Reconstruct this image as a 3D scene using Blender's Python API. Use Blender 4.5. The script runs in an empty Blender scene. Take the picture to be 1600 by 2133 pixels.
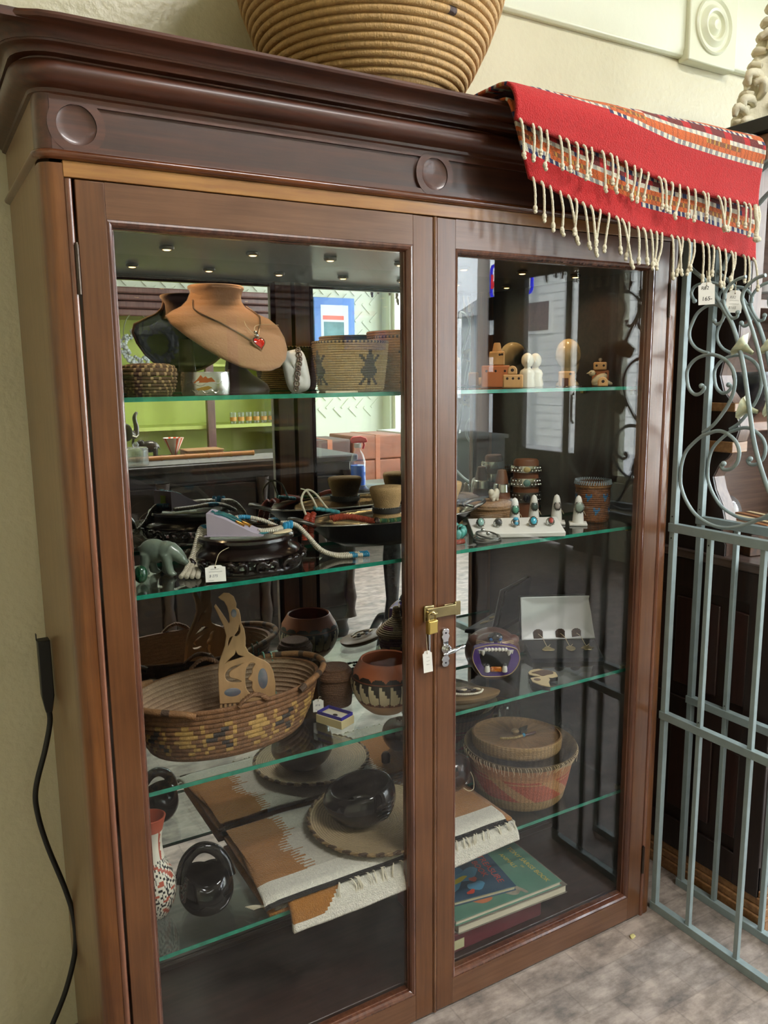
import bpy, math, random
from math import pi, sin, cos, tan, radians as R_, sqrt, atan2, floor, hypot
from mathutils import Vector, Matrix, noise

random.seed(11)
SC = bpy.context.scene
COL = SC.collection

# ---------------------------------------------------------------- camera
cam_d = bpy.data.cameras.new('camera')
cam = bpy.data.objects.new('camera', cam_d)
COL.objects.link(cam)
FW = Vector((0.49496, 0.85272, -0.16699)).normalized()
RT = Vector((0.86396, -0.50346, -0.01009)).normalized()
UPV = RT.cross(FW).normalized()
RT = FW.cross(UPV).normalized()
mw = Matrix((RT, UPV, -FW)).transposed().to_4x4()
mw.translation = Vector((-0.2275, -1.2395, 1.3145))
cam.matrix_world = mw
cam_d.sensor_fit = 'HORIZONTAL'
cam_d.sensor_width = 36.0
cam_d.lens = 36.0 * 1686.3 / 1600.0
cam_d.clip_start = 0.02
SC.camera = cam

# ---------------------------------------------------------------- colour management, bounces
vs = SC.view_settings
vs.view_transform = 'Standard'
vs.look = 'None'
vs.gamma = 1.0
vs.use_curve_mapping = False
vs.exposure = -0.08
SC.cycles.transparent_max_bounces = 32
SC.cycles.max_bounces = 12
SC.cycles.diffuse_bounces = 5
SC.cycles.glossy_bounces = 6
SC.cycles.sample_clamp_indirect = 6.0
SC.cycles.caustics_reflective = False
SC.cycles.caustics_refractive = False
SC.cycles.use_denoising = True
SC.cycles.denoising_prefilter = 'ACCURATE'
SC.cycles.denoising_input_passes = 'RGB_ALBEDO_NORMAL'

# ---------------------------------------------------------------- sky (bright thin overcast)
W = bpy.data.worlds.new('world')
SC.world = W
W.use_nodes = True
bg = W.node_tree.nodes['Background']
bg.inputs[0].default_value = (0.88, 0.94, 1.0, 1)
bg.inputs[1].default_value = 19.0

ROOM_X0, ROOM_X1, ROOM_Y0, ROOM_Y1, ROOM_Z1 = -2.6, 4.0, -5.4, 0.36, 3.2


def area_light(name, loc, rot, sx, sy, power, color=(1, 1, 1), portal=False):
    d = bpy.data.lights.new(name, 'AREA')
    d.shape = 'RECTANGLE'
    d.size, d.size_y = sx, sy
    d.energy = power
    d.color = color
    o = bpy.data.objects.new(name, d)
    COL.objects.link(o)
    o.location = loc
    o.rotation_euler = rot
    if portal:
        d.cycles.is_portal = True
    return o


# daylight portals in the shop-front openings (they guide sampling only, the light is the sky's)
WIN = [(-5.25, -4.17), (-3.86, -3.18), (-2.84, -0.35)]   # y ranges of the glazed openings in the street wall
WZ0, WZ1 = 0.55, 2.95
for a, b in WIN:
    area_light('window_portal', (ROOM_X1 + .02, (a + b) / 2, (WZ0 + WZ1) / 2), (0, R_(90), 0), WZ1 - WZ0, b - a, 1, portal=True)
# sun over the roofs: lights the house fronts across the street, never enters the shop windows
sun_d = bpy.data.lights.new('sun', 'SUN')
sun_d.energy = 55.0
sun_d.angle = R_(3)
sun_d.color = (1.0, .95, .88)
sun_o = bpy.data.objects.new('sun', sun_d)
COL.objects.link(sun_o)
sun_o.rotation_euler = Vector((.70, -.25, -.67)).to_track_quat('-Z', 'Y').to_euler()
FILL_W = (8.0, 75.0)      # power of the two added ceiling fill panels

# ---------------------------------------------------------------- helpers
def lin(c):
    def f(x):
        x /= 255.0
        return x / 12.92 if x <= .04045 else ((x + .055) / 1.055) ** 2.4
    if isinstance(c, str):
        c = c.lstrip('#')
        c = tuple(int(c[i:i + 2], 16) for i in (0, 2, 4))
    return tuple(f(x) for x in c)


def mul(c, k):
    return tuple(min(1, x * k) for x in c)


def mixc(a, b, t):
    return tuple(x * (1 - t) + y * t for x, y in zip(a, b))


MATS = {}


def mat(name, col='#808080', rough=.5, metal=0.0, var=0.0, scale=20.0, stretch=(1, 1, 1), bump=0.0, bscale=60.0,
        bstretch=(1, 1, 1), attr=False, spec=.5, coat=0.0, emit=None, estr=0.0, col2=None, sheen=0.0, rvar=0.0, ior=1.5):
    if name in MATS:
        return MATS[name]
    m = bpy.data.materials.new(name)
    m.use_nodes = True
    nt = m.node_tree
    N, L = nt.nodes, nt.links
    b = N['Principled BSDF']
    b.inputs['Roughness'].default_value = rough
    b.inputs['Metallic'].default_value = metal
    b.inputs['Specular IOR Level'].default_value = spec
    b.inputs['IOR'].default_value = ior
    b.inputs['Coat Weight'].default_value = coat
    b.inputs['Coat Roughness'].default_value = .12
    if sheen:
        b.inputs['Sheen Weight'].default_value = sheen
        b.inputs['Sheen Roughness'].default_value = .5
    c = lin(col) if isinstance(col, str) else col
    b.inputs['Base Color'].default_value = (*c, 1)
    if emit is not None:
        e = lin(emit) if isinstance(emit, str) else emit
        b.inputs['Emission Color'].default_value = (*e, 1)
        b.inputs['Emission Strength'].default_value = estr
    tc = None
    if var or bump or rvar:
        tc = N.new('ShaderNodeTexCoord')
    src = None
    if attr:
        at = N.new('ShaderNodeAttribute')
        at.attribute_name = 'Col'
        src = at.outputs['Color']
    if var:
        mp = N.new('ShaderNodeMapping')
        mp.inputs['Scale'].default_value = stretch
        L.new(tc.outputs['Object'], mp.inputs['Vector'])
        nz = N.new('ShaderNodeTexNoise')
        nz.inputs['Scale'].default_value = scale
        nz.inputs['Detail'].default_value = 6
        nz.inputs['Roughness'].default_value = .6
        L.new(mp.outputs[0], nz.inputs['Vector'])
        mr = N.new('ShaderNodeMapRange')
        mr.inputs['From Min'].default_value = .28
        mr.inputs['From Max'].default_value = .72
        L.new(nz.outputs['Fac'], mr.inputs['Value'])
        mx = N.new('ShaderNodeMix')
        mx.data_type = 'RGBA'
        L.new(mr.outputs[0], mx.inputs[0])
        if src is not None:
            lo = N.new('ShaderNodeMix'); lo.data_type = 'RGBA'; lo.blend_type = 'MULTIPLY'
            lo.inputs[0].default_value = 1
            L.new(src, lo.inputs[6])
            k = 1 - var
            lo.inputs[7].default_value = (k, k, k, 1)
            L.new(lo.outputs[2], mx.inputs[6])
            L.new(src, mx.inputs[7])
        else:
            c2 = (lin(col2) if isinstance(col2, str) else col2) if col2 is not None else mul(c, 1 - var)
            mx.inputs[6].default_value = (*c2, 1)
            mx.inputs[7].default_value = (*(c if col2 is not None else mul(c, 1 + var)), 1)
        L.new(mx.outputs[2], b.inputs['Base Color'])
        if rvar:
            rr = N.new('ShaderNodeMapRange')
            rr.inputs['To Min'].default_value = max(0, rough - rvar)
            rr.inputs['To Max'].default_value = rough + rvar
            L.new(nz.outputs['Fac'], rr.inputs['Value'])
            L.new(rr.outputs[0], b.inputs['Roughness'])
    elif src is not None:
        L.new(src, b.inputs['Base Color'])
    if bump:
        mp = N.new('ShaderNodeMapping')
        mp.inputs['Scale'].default_value = bstretch
        L.new(tc.outputs['Object'], mp.inputs['Vector'])
        nz = N.new('ShaderNodeTexNoise')
        nz.inputs['Scale'].default_value = bscale
        nz.inputs['Detail'].default_value = 4
        L.new(mp.outputs[0], nz.inputs['Vector'])
        bp = N.new('ShaderNodeBump')
        bp.inputs['Strength'].default_value = bump
        bp.inputs['Distance'].default_value = .01
        L.new(nz.outputs['Fac'], bp.inputs['Height'])
        L.new(bp.outputs[0], b.inputs['Normal'])
    MATS[name] = m
    return m


def glass_mat(name, tint=(1, 1, 1), rough=0.0, f0=.04, haze=0.0):
    """thin clear glass: see-through, with a reflection that grows toward grazing angles"""
    m = bpy.data.materials.new(name)
    m.use_nodes = True
    nt = m.node_tree
    N, L = nt.nodes, nt.links
    N.remove(N['Principled BSDF'])
    out = N['Material Output']
    tr = N.new('ShaderNodeBsdfTransparent')
    tr.inputs[0].default_value = (*tint, 1)
    gl = N.new('ShaderNodeBsdfGlossy')
    gl.inputs['Roughness'].default_value = rough
    lw = N.new('ShaderNodeLayerWeight')
    lw.inputs['Blend'].default_value = .5
    pw = N.new('ShaderNodeMath'); pw.operation = 'POWER'; pw.inputs[1].default_value = 4.0
    L.new(lw.outputs['Facing'], pw.inputs[0])
    ma = N.new('ShaderNodeMath'); ma.operation = 'MULTIPLY_ADD'
    ma.inputs[1].default_value = 1 - f0
    ma.inputs[2].default_value = f0
    L.new(pw.outputs[0], ma.inputs[0])
    mx = N.new('ShaderNodeMixShader')
    L.new(ma.outputs[0], mx.inputs[0])
    L.new(tr.outputs[0], mx.inputs[1])
    L.new(gl.outputs[0], mx.inputs[2])
    if haze:
        df = N.new('ShaderNodeBsdfDiffuse')
        df.inputs[0].default_value = (.8, .82, .8, 1)
        tc = N.new('ShaderNodeTexCoord')
        nz = N.new('ShaderNodeTexNoise'); nz.inputs['Scale'].default_value = 7; nz.inputs['Detail'].default_value = 5
        L.new(tc.outputs['Object'], nz.inputs['Vector'])
        mr = N.new('ShaderNodeMapRange')
        mr.inputs['From Min'].default_value = .45; mr.inputs['From Max'].default_value = .8
        mr.inputs['To Min'].default_value = haze * .25; mr.inputs['To Max'].default_value = haze
        L.new(nz.outputs['Fac'], mr.inputs['Value'])
        m2 = N.new('ShaderNodeMixShader')
        L.new(mr.outputs[0], m2.inputs[0]); L.new(mx.outputs[0], m2.inputs[1]); L.new(df.outputs[0], m2.inputs[2])
        L.new(m2.outputs[0], out.inputs[0])
    else:
        L.new(mx.outputs[0], out.inputs[0])
    MATS[name] = m
    return m


class MB:
    def __init__(self):
        self.v, self.f, self.c, self.mi = [], [], [], []

    def add(self, vs, fs, col=None, mi=0):
        n = len(self.v)
        self.v += [tuple(p) for p in vs]
        for i, f in enumerate(fs):
            self.f.append(tuple(n + k for k in f))
            self.c.append(col[i] if isinstance(col, list) else col)
            self.mi.append(mi)
        return self

    def box(self, x0, x1, y0, y1, z0, z1, col=None, mi=0, M=None):
        p = [(x0, y0, z0), (x1, y0, z0), (x1, y1, z0), (x0, y1, z0), (x0, y0, z1), (x1, y0, z1), (x1, y1, z1), (x0, y1, z1)]
        if M is not None:
            p = [tuple(M @ Vector(q)) for q in p]
        return self.add(p, [(0, 3, 2, 1), (4, 5, 6, 7), (0, 1, 5, 4), (1, 2, 6, 5), (2, 3, 7, 6), (3, 0, 4, 7)], col, mi)

    def tube(self, pts, r, n=8, closed=False, cap=True, col=None, mi=0, sq=False):
        P = [Vector(p) for p in pts]
        m = len(P)
        rr = r if isinstance(r, (list, tuple)) else [r] * m
        T = []
        for i in range(m):
            a = P[i - 1] if (i > 0 or closed) else P[i]
            b = P[(i + 1) % m] if (i < m - 1 or closed) else P[i]
            t = (b - a)
            T.append(t.normalized() if t.length > 1e-9 else Vector((0, 0, 1)))
        ref = Vector((0, 0, 1)) if abs(T[0].z) < .9 else Vector((1, 0, 0))
        nrm = T[0].cross(ref).normalized()
        vs_ = []
        for i in range(m):
            nrm = (nrm - T[i] * nrm.dot(T[i]))
            if nrm.length < 1e-6:
                nrm = T[i].orthogonal()
            nrm.normalize()
            bn = T[i].cross(nrm)
            for k in range(n):
                a = 2 * pi * k / n + (pi / 4 if sq else 0)
                vs_.append(P[i] + (nrm * cos(a) + bn * sin(a)) * rr[i])
        fs = []
        cl = []
        for i in range(m if closed else m - 1):
            j = (i + 1) % m
            for k in range(n):
                l = (k + 1) % n
                fs.append((i * n + k, i * n + l, j * n + l, j * n + k))
                cl.append(col[i] if isinstance(col, list) else col)
        if cap and not closed:
            fs.append(tuple(range(n - 1, -1, -1))); cl.append(cl[0])
            fs.append(tuple((m - 1) * n + k for k in range(n))); cl.append(cl[-1])
        return self.add(vs_, fs, cl, mi)

    def lathe(self, prof, n=48, c=(0, 0, 0), col=None, mi=0, sx=1.0, sy=1.0, a0=0.0, a1=2 * pi, rmod=None, closed=False):
        """prof: list of (r,z); col: function(theta, k, r, z)->rgb"""
        full = abs(a1 - a0 - 2 * pi) < 1e-6
        na = n if full else n + 1
        vs_ = []
        m = len(prof)
        for k, (r, z) in enumerate(prof):
            for i in range(na):
                a = a0 + (a1 - a0) * i / n
                q = r * (rmod(a, k) if rmod else 1)
                vs_.append((c[0] + q * cos(a) * sx, c[1] + q * sin(a) * sy, c[2] + z))
        fs, cl = [], []
        for k in range(m if closed else m - 1):
            k2 = (k + 1) % m
            for i in range(n):
                j = (i + 1) % na if full else i + 1
                fs.append((k * na + i, k * na + j, k2 * na + j, k2 * na + i))
                if callable(col):
                    a = a0 + (a1 - a0) * (i + .5) / n
                    cl.append(col(a, k, (prof[k][0] + prof[k2][0]) / 2, (prof[k][1] + prof[k2][1]) / 2))
                else:
                    cl.append(col)
        return self.add(vs_, fs, cl, mi)

    def ball(self, c, r, n=12, m=8, col=None, mi=0, s=(1, 1, 1), M=None):
        vs_ = [Vector((0, 0, -1))]
        for k in range(1, m):
            p = pi * k / m - pi / 2
            for i in range(n):
                a = 2 * pi * i / n
                vs_.append(Vector((cos(p) * cos(a), cos(p) * sin(a), sin(p))))
        vs_.append(Vector((0, 0, 1)))
        rr = (r, r, r) if not isinstance(r, (tuple, list)) else r
        out = []
        for p in vs_:
            q = Vector((p.x * rr[0] * s[0], p.y * rr[1] * s[1], p.z * rr[2] * s[2]))
            if M is not None:
                q = M @ q
            out.append(q + Vector(c))
        fs = [(0, 1 + (i + 1) % n, 1 + i) for i in range(n)]
        for k in range(m - 2):
            for i in range(n):
                j = (i + 1) % n
                fs.append((1 + k * n + i, 1 + k * n + j, 1 + (k + 1) * n + j, 1 + (k + 1) * n + i))
        last = len(out) - 1
        b = 1 + (m - 2) * n
        fs += [(last, b + i, b + (i + 1) % n) for i in range(n)]
        return self.add(out, fs, col, mi)

    def prism(self, poly, fn0, fn1, col=None, mi=0):
        """poly: list of (a,b); fn0/fn1 map (a,b) to 3D on the two faces"""
        n = len(poly)
        vs_ = [fn0(a, b) for a, b in poly] + [fn1(a, b) for a, b in poly]
        fs = [tuple(range(n - 1, -1, -1)), tuple(range(n, 2 * n))]
        fs += [(i, (i + 1) % n, n + (i + 1) % n, n + i) for i in range(n)]
        return self.add(vs_, fs, col, mi)

    def grid(self, nu, nv, fn, col=None, mi=0):
        vs_ = [fn(i / nu, j / nv) for j in range(nv + 1) for i in range(nu + 1)]
        fs, cl = [], []
        for j in range(nv):
            for i in range(nu):
                a = j * (nu + 1) + i
                fs.append((a, a + 1, a + nu + 2, a + nu + 1))
                cl.append(col((i + .5) / nu, (j + .5) / nv) if callable(col) else col)
        return self.add(vs_, fs, cl, mi)


def mesh(name, mb, mats, smooth=True, angle=38):
    me = bpy.data.meshes.new(name)
    me.from_pydata(mb.v, [], mb.f)
    if not isinstance(mats, (list, tuple)):
        mats = [mats]
    for m in mats:
        me.materials.append(m)
    if len(mats) > 1:
        me.polygons.foreach_set('material_index', mb.mi)
    if any(c is not None for c in mb.c):
        ca = me.color_attributes.new('Col', 'FLOAT_COLOR', 'CORNER')
        buf = []
        for f, c in zip(mb.f, mb.c):
            c = c if c is not None else (.5, .5, .5)
            buf += [c[0], c[1], c[2], 1.0] * len(f)
        ca.data.foreach_set('color', buf)
    me.validate()
    if smooth:
        me.shade_smooth()
        me.set_sharp_from_angle(angle=R_(angle))
    else:
        me.shade_flat()
    me.update()
    return me


def O(name, mb, m, parent=None, loc=None, rot=None, smooth=True, bev=0.0, angle=38, seg=2, kind=None, label=None):
    me = mb if isinstance(mb, bpy.types.Mesh) else mesh(name, mb, m, smooth, angle)
    o = bpy.data.objects.new(name, me)
    COL.objects.link(o)
    if parent is not None:
        o.parent = parent
    if loc is not None:
        o.location = loc
    if rot is not None:
        o.rotation_euler = rot
    if bev:
        b = o.modifiers.new('bevel', 'BEVEL')
        b.width = bev
        b.segments = seg
        b.limit_method = 'ANGLE'
        b.angle_limit = R_(35)
    if kind:
        o['kind'] = kind
    if label:
        o['label'] = label
    return o


def T(name, label, cat, loc=(0, 0, 0), rot=(0, 0, 0), group=None):
    o = bpy.data.objects.new(name, None)
    o.empty_display_size = .02
    COL.objects.link(o)
    o.location = loc
    o.rotation_euler = rot
    o['label'] = label
    o['category'] = cat
    if group:
        o['group'] = group
    return o


def tag(o, label, cat, group=None):
    o['label'] = label
    o['category'] = cat
    if group:
        o['group'] = group
    return o


def struct(name, mb, m, label, parent=None, smooth=True, bev=0.0):
    o = O(name, mb, m, parent, smooth=smooth, bev=bev)
    o['kind'] = 'structure'
    o['label'] = label
    return o


def dup(root, loc=None, rot=None, label=None, group=None):
    r = root.copy(); COL.objects.link(r)
    if loc is not None: r.location = loc
    if rot is not None: r.rotation_euler = rot
    if label: r['label'] = label
    if group: r['group'] = group
    for ch in list(root.children):
        c = ch.copy(); COL.objects.link(c); c.parent = r
        for g in list(ch.children):
            d = g.copy(); COL.objects.link(d); d.parent = c
    return r


def plate(name, splines, thick, m, parent=None, loc=None, rot=None, bev=0.0, cyclic_smooth=None, label=None):
    """flat plate in the local XY plane from closed outlines (later outlines inside the first cut holes), converted to a mesh"""
    cu = bpy.data.curves.new(name, 'CURVE')
    cu.dimensions = '2D'
    cu.fill_mode = 'BOTH'
    cu.extrude = thick / 2
    cu.bevel_depth = bev
    cu.bevel_resolution = 1
    for pts in splines:
        s = cu.splines.new('POLY')
        s.points.add(len(pts) - 1)
        for p, q in zip(s.points, pts):
            p.co = (q[0], q[1], 0, 1)
        s.use_cyclic_u = True
    tmp = bpy.data.objects.new(name, cu)
    COL.objects.link(tmp)
    dg = bpy.context.evaluated_depsgraph_get()
    me = bpy.data.meshes.new_from_object(tmp.evaluated_get(dg))
    bpy.data.objects.remove(tmp)
    me.materials.clear()
    me.materials.append(m)
    o = bpy.data.objects.new(name, me)
    COL.objects.link(o)
    if parent is not None: o.parent = parent
    if loc is not None: o.location = loc
    if rot is not None: o.rotation_euler = rot
    if label: o['label'] = label
    return o


def text(name, body, size, m, parent=None, loc=(0, 0, 0), rot=(0, 0, 0), ext=.0004, shear=0.0, align='LEFT', sx=1.0, label=None):
    cu = bpy.data.curves.new(name, 'FONT')
    cu.body = body
    cu.size = size
    cu.extrude = ext
    cu.shear = shear
    cu.align_x = align
    tmp = bpy.data.objects.new(name, cu)
    COL.objects.link(tmp)
    dg = bpy.context.evaluated_depsgraph_get()
    me = bpy.data.meshes.new_from_object(tmp.evaluated_get(dg))
    bpy.data.objects.remove(tmp)
    me.materials.clear()
    me.materials.append(m)
    o = bpy.data.objects.new(name, me)
    COL.objects.link(o)
    if parent is not None: o.parent = parent
    o.location = loc
    o.rotation_euler = rot
    o.scale = (sx, 1, 1)
    if label: o['label'] = label
    return o


def spl(pts, n=8, closed=False):
    """Catmull-Rom resample"""
    P = [Vector(p) for p in pts]
    m = len(P)
    out = []
    for i in range(m if closed else m - 1):
        p0 = P[(i - 1) % m] if (closed or i > 0) else P[0]
        p1, p2 = P[i], P[(i + 1) % m]
        p3 = P[(i + 2) % m] if (closed or i + 2 < m) else P[-1]
        for k in range(n):
            t = k / n
            out.append(.5 * ((2 * p1) + (p2 - p0) * t + (2 * p0 - 5 * p1 + 4 * p2 - p3) * t * t + (3 * p1 - p0 - 3 * p2 + p3) * t ** 3))
    if not closed:
        out.append(P[-1])
    return out


def circ(cx, cy, r, n=24, ry=None):
    ry = r if ry is None else ry
    return [(cx + r * cos(2 * pi * i / n), cy + ry * sin(2 * pi * i / n)) for i in range(n)]


def coil_prof(prof, nc, depth, per=5):
    """subdivide a (r,z) profile into nc bulging coils"""
    L = [0]
    for a, b in zip(prof, prof[1:]):
        L.append(L[-1] + hypot(b[0] - a[0], b[1] - a[1]))
    tot = L[-1]

    def at(s):
        for i in range(len(prof) - 1):
            if s <= L[i + 1] or i == len(prof) - 2:
                t = (s - L[i]) / max(1e-9, L[i + 1] - L[i])
                a, b = prof[i], prof[i + 1]
                d = (b[0] - a[0], b[1] - a[1])
                l = hypot(*d) or 1
                return (a[0] + d[0] * t, a[1] + d[1] * t), (d[1] / l, -d[0] / l)
    out = []
    for k in range(nc):
        for j in range(per):
            s = tot * (k + j / per) / nc
            (r, z), nn = at(s)
            h = depth * sqrt(max(0, 1 - (2 * j / per - 1) ** 2))
            out.append((max(.0005, r + nn[0] * h), z + nn[1] * h))
    out.append(prof[-1])
    return out


def rc(base, amt=.12):
    k = 1 + random.uniform(-amt, amt)
    return tuple(min(1, x * k) for x in base)
# ---------------------------------------------------------------- materials
m_wall = mat('plaster_wall', '#d3ccae', rough=.36, var=.05, scale=3, bump=.22, bscale=70, rvar=.12)
m_trimpaint = mat('trim_paint', '#dfe0c6', rough=.32, var=.03, scale=5, bump=.06, bscale=40)
m_oppo = mat('wallpaper_paint', '#d3d9c4', rough=.6, var=.04, scale=4)
m_ceil = mat('ceiling_paint', '#cfcabb', rough=.8, var=.03, scale=4)
m_frontwood = mat('shopfront_wood', '#23262a', rough=.45, var=.25, scale=6, stretch=(1, 1, .2))
m_woodv = mat('mahogany_vertical', '#7a4422', rough=.33, var=.0, scale=9, bump=.05, bscale=90, bstretch=(1, 1, .06), coat=.25)
m_glass = glass_mat('door_glass', (.985, .992, .985), f0=.028, haze=.001)
m_shelf = glass_mat('shelf_glass', (.93, .985, .965), f0=.045)
m_winglass = glass_mat('window_glass', (.97, .98, .98), f0=.04)


def wood(name, dark, light, axis='z', rough=.3, coat=.3, scale=5.0, bump=.05):
    """streaked polished timber, grain along one axis"""
    if name in MATS: return MATS[name]
    m = bpy.data.materials.new(name)
    m.use_nodes = True
    nt = m.node_tree; N, L = nt.nodes, nt.links
    b = N['Principled BSDF']
    b.inputs['Roughness'].default_value = rough
    b.inputs['Coat Weight'].default_value = coat
    b.inputs['Coat Roughness'].default_value = .15
    tc = N.new('ShaderNodeTexCoord')
    s = {'x': (.05, 1, 1), 'y': (1, .05, 1), 'z': (1, 1, .05)}[axis]

    def nz(sc, det, st):
        mp = N.new('ShaderNodeMapping'); mp.inputs['Scale'].default_value = st
        L.new(tc.outputs['Object'], mp.inputs['Vector'])
        n = N.new('ShaderNodeTexNoise'); n.inputs['Scale'].default_value = sc; n.inputs['Detail'].default_value = det
        n.inputs['Roughness'].default_value = .62
        L.new(mp.outputs[0], n.inputs['Vector'])
        return n
    n1 = nz(scale * 22, 5, s)
    n2 = nz(scale, 3, (1, 1, 1))
    ad = N.new('ShaderNodeMath'); ad.operation = 'MULTIPLY_ADD'; ad.inputs[1].default_value = .6
    L.new(n1.outputs['Fac'], ad.inputs[0]); 
    m2_ = N.new('ShaderNodeMath'); m2_.operation = 'MULTIPLY'; m2_.inputs[1].default_value = .4
    L.new(n2.outputs['Fac'], m2_.inputs[0]); L.new(m2_.outputs[0], ad.inputs[2])
    cr = N.new('ShaderNodeValToRGB')
    cr.color_ramp.elements[0].position = .33; cr.color_ramp.elements[0].color = (*lin(dark), 1)
    cr.color_ramp.elements[1].position = .66; cr.color_ramp.elements[1].color = (*lin(light), 1)
    L.new(ad.outputs[0], cr.inputs[0]); L.new(cr.outputs[0], b.inputs['Base Color'])
    bp = N.new('ShaderNodeBump'); bp.inputs['Strength'].default_value = bump; bp.inputs['Distance'].default_value = .004
    L.new(n1.outputs['Fac'], bp.inputs['Height']); L.new(bp.outputs[0], b.inputs['Normal'])
    MATS[name] = m
    return m


w_post = wood('cabinet_wood_upright', '#4d280f', '#7d4d24', 'z', rough=.32)
w_door = wood('cabinet_wood_door', '#4a2a14', '#6e4526', 'z', rough=.32)
w_rail = wood('cabinet_wood_rail', '#54331d', '#755036', 'x', rough=.32)
w_head = wood('cabinet_wood_header', '#7a4c20', '#a8763a', 'x', rough=.36)
w_corn = wood('cabinet_wood_cornice', '#2b140a', '#542a16', 'x', rough=.42, coat=.15)
w_friz = wood('cabinet_wood_frieze', '#331b12', '#57301f', 'x', rough=.42)
w_panl = wood('cabinet_wood_panel', '#2a1a14', '#4a2a1c', 'x', rough=.4)
w_dark = wood('cabinet_wood_inside', '#1d100a', '#38211a', 'x', rough=.38)
w_side = wood('cabinet_wood_side', '#6d5136', '#8a6a48', 'z', rough=.36)
w_blk = wood('hutch_wood', '#120a07', '#2c1810', 'z', rough=.5, coat=.1)
w_blk_lit = wood('hutch_wood_lit_edge', '#4a352c', '#7a6255', 'z', rough=.45, coat=.1)  # lighter hutch wood: the street light on its front edges put into the colour
w_hback = wood('hutch_wood_back', '#5d3d2d', '#8b6650', 'x', rough=.5, coat=.1)
w_base = wood('hutch_wood_base', '#6a4425', '#a67a4e', 'x', rough=.45, coat=.1)


def floor_mat():
    m = bpy.data.materials.new('worn_floor')
    m.use_nodes = True
    nt = m.node_tree; N, L = nt.nodes, nt.links
    b = N['Principled BSDF']
    b.inputs['Roughness'].default_value = .42
    tc = N.new('ShaderNodeTexCoord')

    def nz(sc, det, st=(1, 1, 1), rgh=.6):
        mp = N.new('ShaderNodeMapping'); mp.inputs['Scale'].default_value = st
        mp.inputs['Rotation'].default_value = (0, 0, R_(8))
        L.new(tc.outputs['Object'], mp.inputs['Vector'])
        n = N.new('ShaderNodeTexNoise'); n.inputs['Scale'].default_value = sc; n.inputs['Detail'].default_value = det
        n.inputs['Roughness'].default_value = rgh
        L.new(mp.outputs[0], n.inputs['Vector'])
        return n
    n1 = nz(11, 8, (1, 1.6, 1), .68)
    n2 = nz(30, 5, (.5, 2.5, 1))
    n3 = nz(2.2, 4)
    cr = N.new('ShaderNodeValToRGB')
    cr.color_ramp.elements[0].position = .34; cr.color_ramp.elements[0].color = (*lin('#6a6460'), 1)
    cr.color_ramp.elements[1].position = .62; cr.color_ramp.elements[1].color = (*lin('#b0a49b'), 1)
    e = cr.color_ramp.elements.new(.48); e.color = (*lin('#90857d'), 1)
    L.new(n1.outputs['Fac'], cr.inputs[0])
    # faint block joints of the sheet pattern
    br = N.new('ShaderNodeTexBrick')
    br.inputs['Scale'].default_value = 1
    br.inputs['Brick Width'].default_value = .16; br.inputs['Row Height'].default_value = .08
    br.inputs['Mortar Size'].default_value = .0025; br.inputs['Mortar Smooth'].default_value = .6
    br.inputs['Color1'].default_value = (.95, .95, .95, 1); br.inputs['Color2'].default_value = (1.08, 1.03, .98, 1)
    br.inputs['Mortar'].default_value = (.8, .78, .76, 1)
    L.new(tc.outputs['Object'], br.inputs['Vector'])
    mx = N.new('ShaderNodeMix'); mx.data_type = 'RGBA'; mx.blend_type = 'MULTIPLY'; mx.inputs[0].default_value = .8
    L.new(cr.outputs[0], mx.inputs[6]); L.new(br.outputs[0], mx.inputs[7])
    mr = N.new('ShaderNodeMapRange'); mr.inputs['From Min'].default_value = .35; mr.inputs['From Max'].default_value = .7
    mr.inputs['To Min'].default_value = .82; mr.inputs['To Max'].default_value = 1.08
    L.new(n2.outputs['Fac'], mr.inputs['Value'])
    mx2 = N.new('ShaderNodeMix'); mx2.data_type = 'RGBA'; mx2.blend_type = 'MULTIPLY'; mx2.inputs[0].default_value = 1
    L.new(mx.outputs[2], mx2.inputs[6]); L.new(mr.outputs[0], mx2.inputs[7])
    L.new(mx2.outputs[2], b.inputs['Base Color'])
    mr2 = N.new('ShaderNodeMapRange'); mr2.inputs['To Min'].default_value = .3; mr2.inputs['To Max'].default_value = .6
    L.new(n3.outputs['Fac'], mr2.inputs['Value']); L.new(mr2.outputs[0], b.inputs['Roughness'])
    return m


# ---------------------------------------------------------------- room shell
struct('floor', MB().box(ROOM_X0 - .1, ROOM_X1 + .1, ROOM_Y0 - .1, ROOM_Y1 + .1, -.1, 0), floor_mat(), 'worn tan and grey patterned shop floor', smooth=False)
struct('ceiling', MB().box(ROOM_X0 - .1, ROOM_X1 + .1, ROOM_Y0 - .1, ROOM_Y1 + .1, ROOM_Z1, ROOM_Z1 + .1), m_ceil, 'pale shop ceiling', smooth=False)
struct('wall_back', MB().box(ROOM_X0 - .1, ROOM_X1 + .1, ROOM_Y1, ROOM_Y1 + .1, 0, ROOM_Z1), m_wall, 'cream plaster wall behind the cabinet', smooth=False)
wo = struct('wall_front', MB().box(ROOM_X0 - .1, ROOM_X1 + .1, ROOM_Y0 - .1, ROOM_Y0, 0, ROOM_Z1), m_oppo, 'pale embossed wall across the shop', smooth=False)
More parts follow.
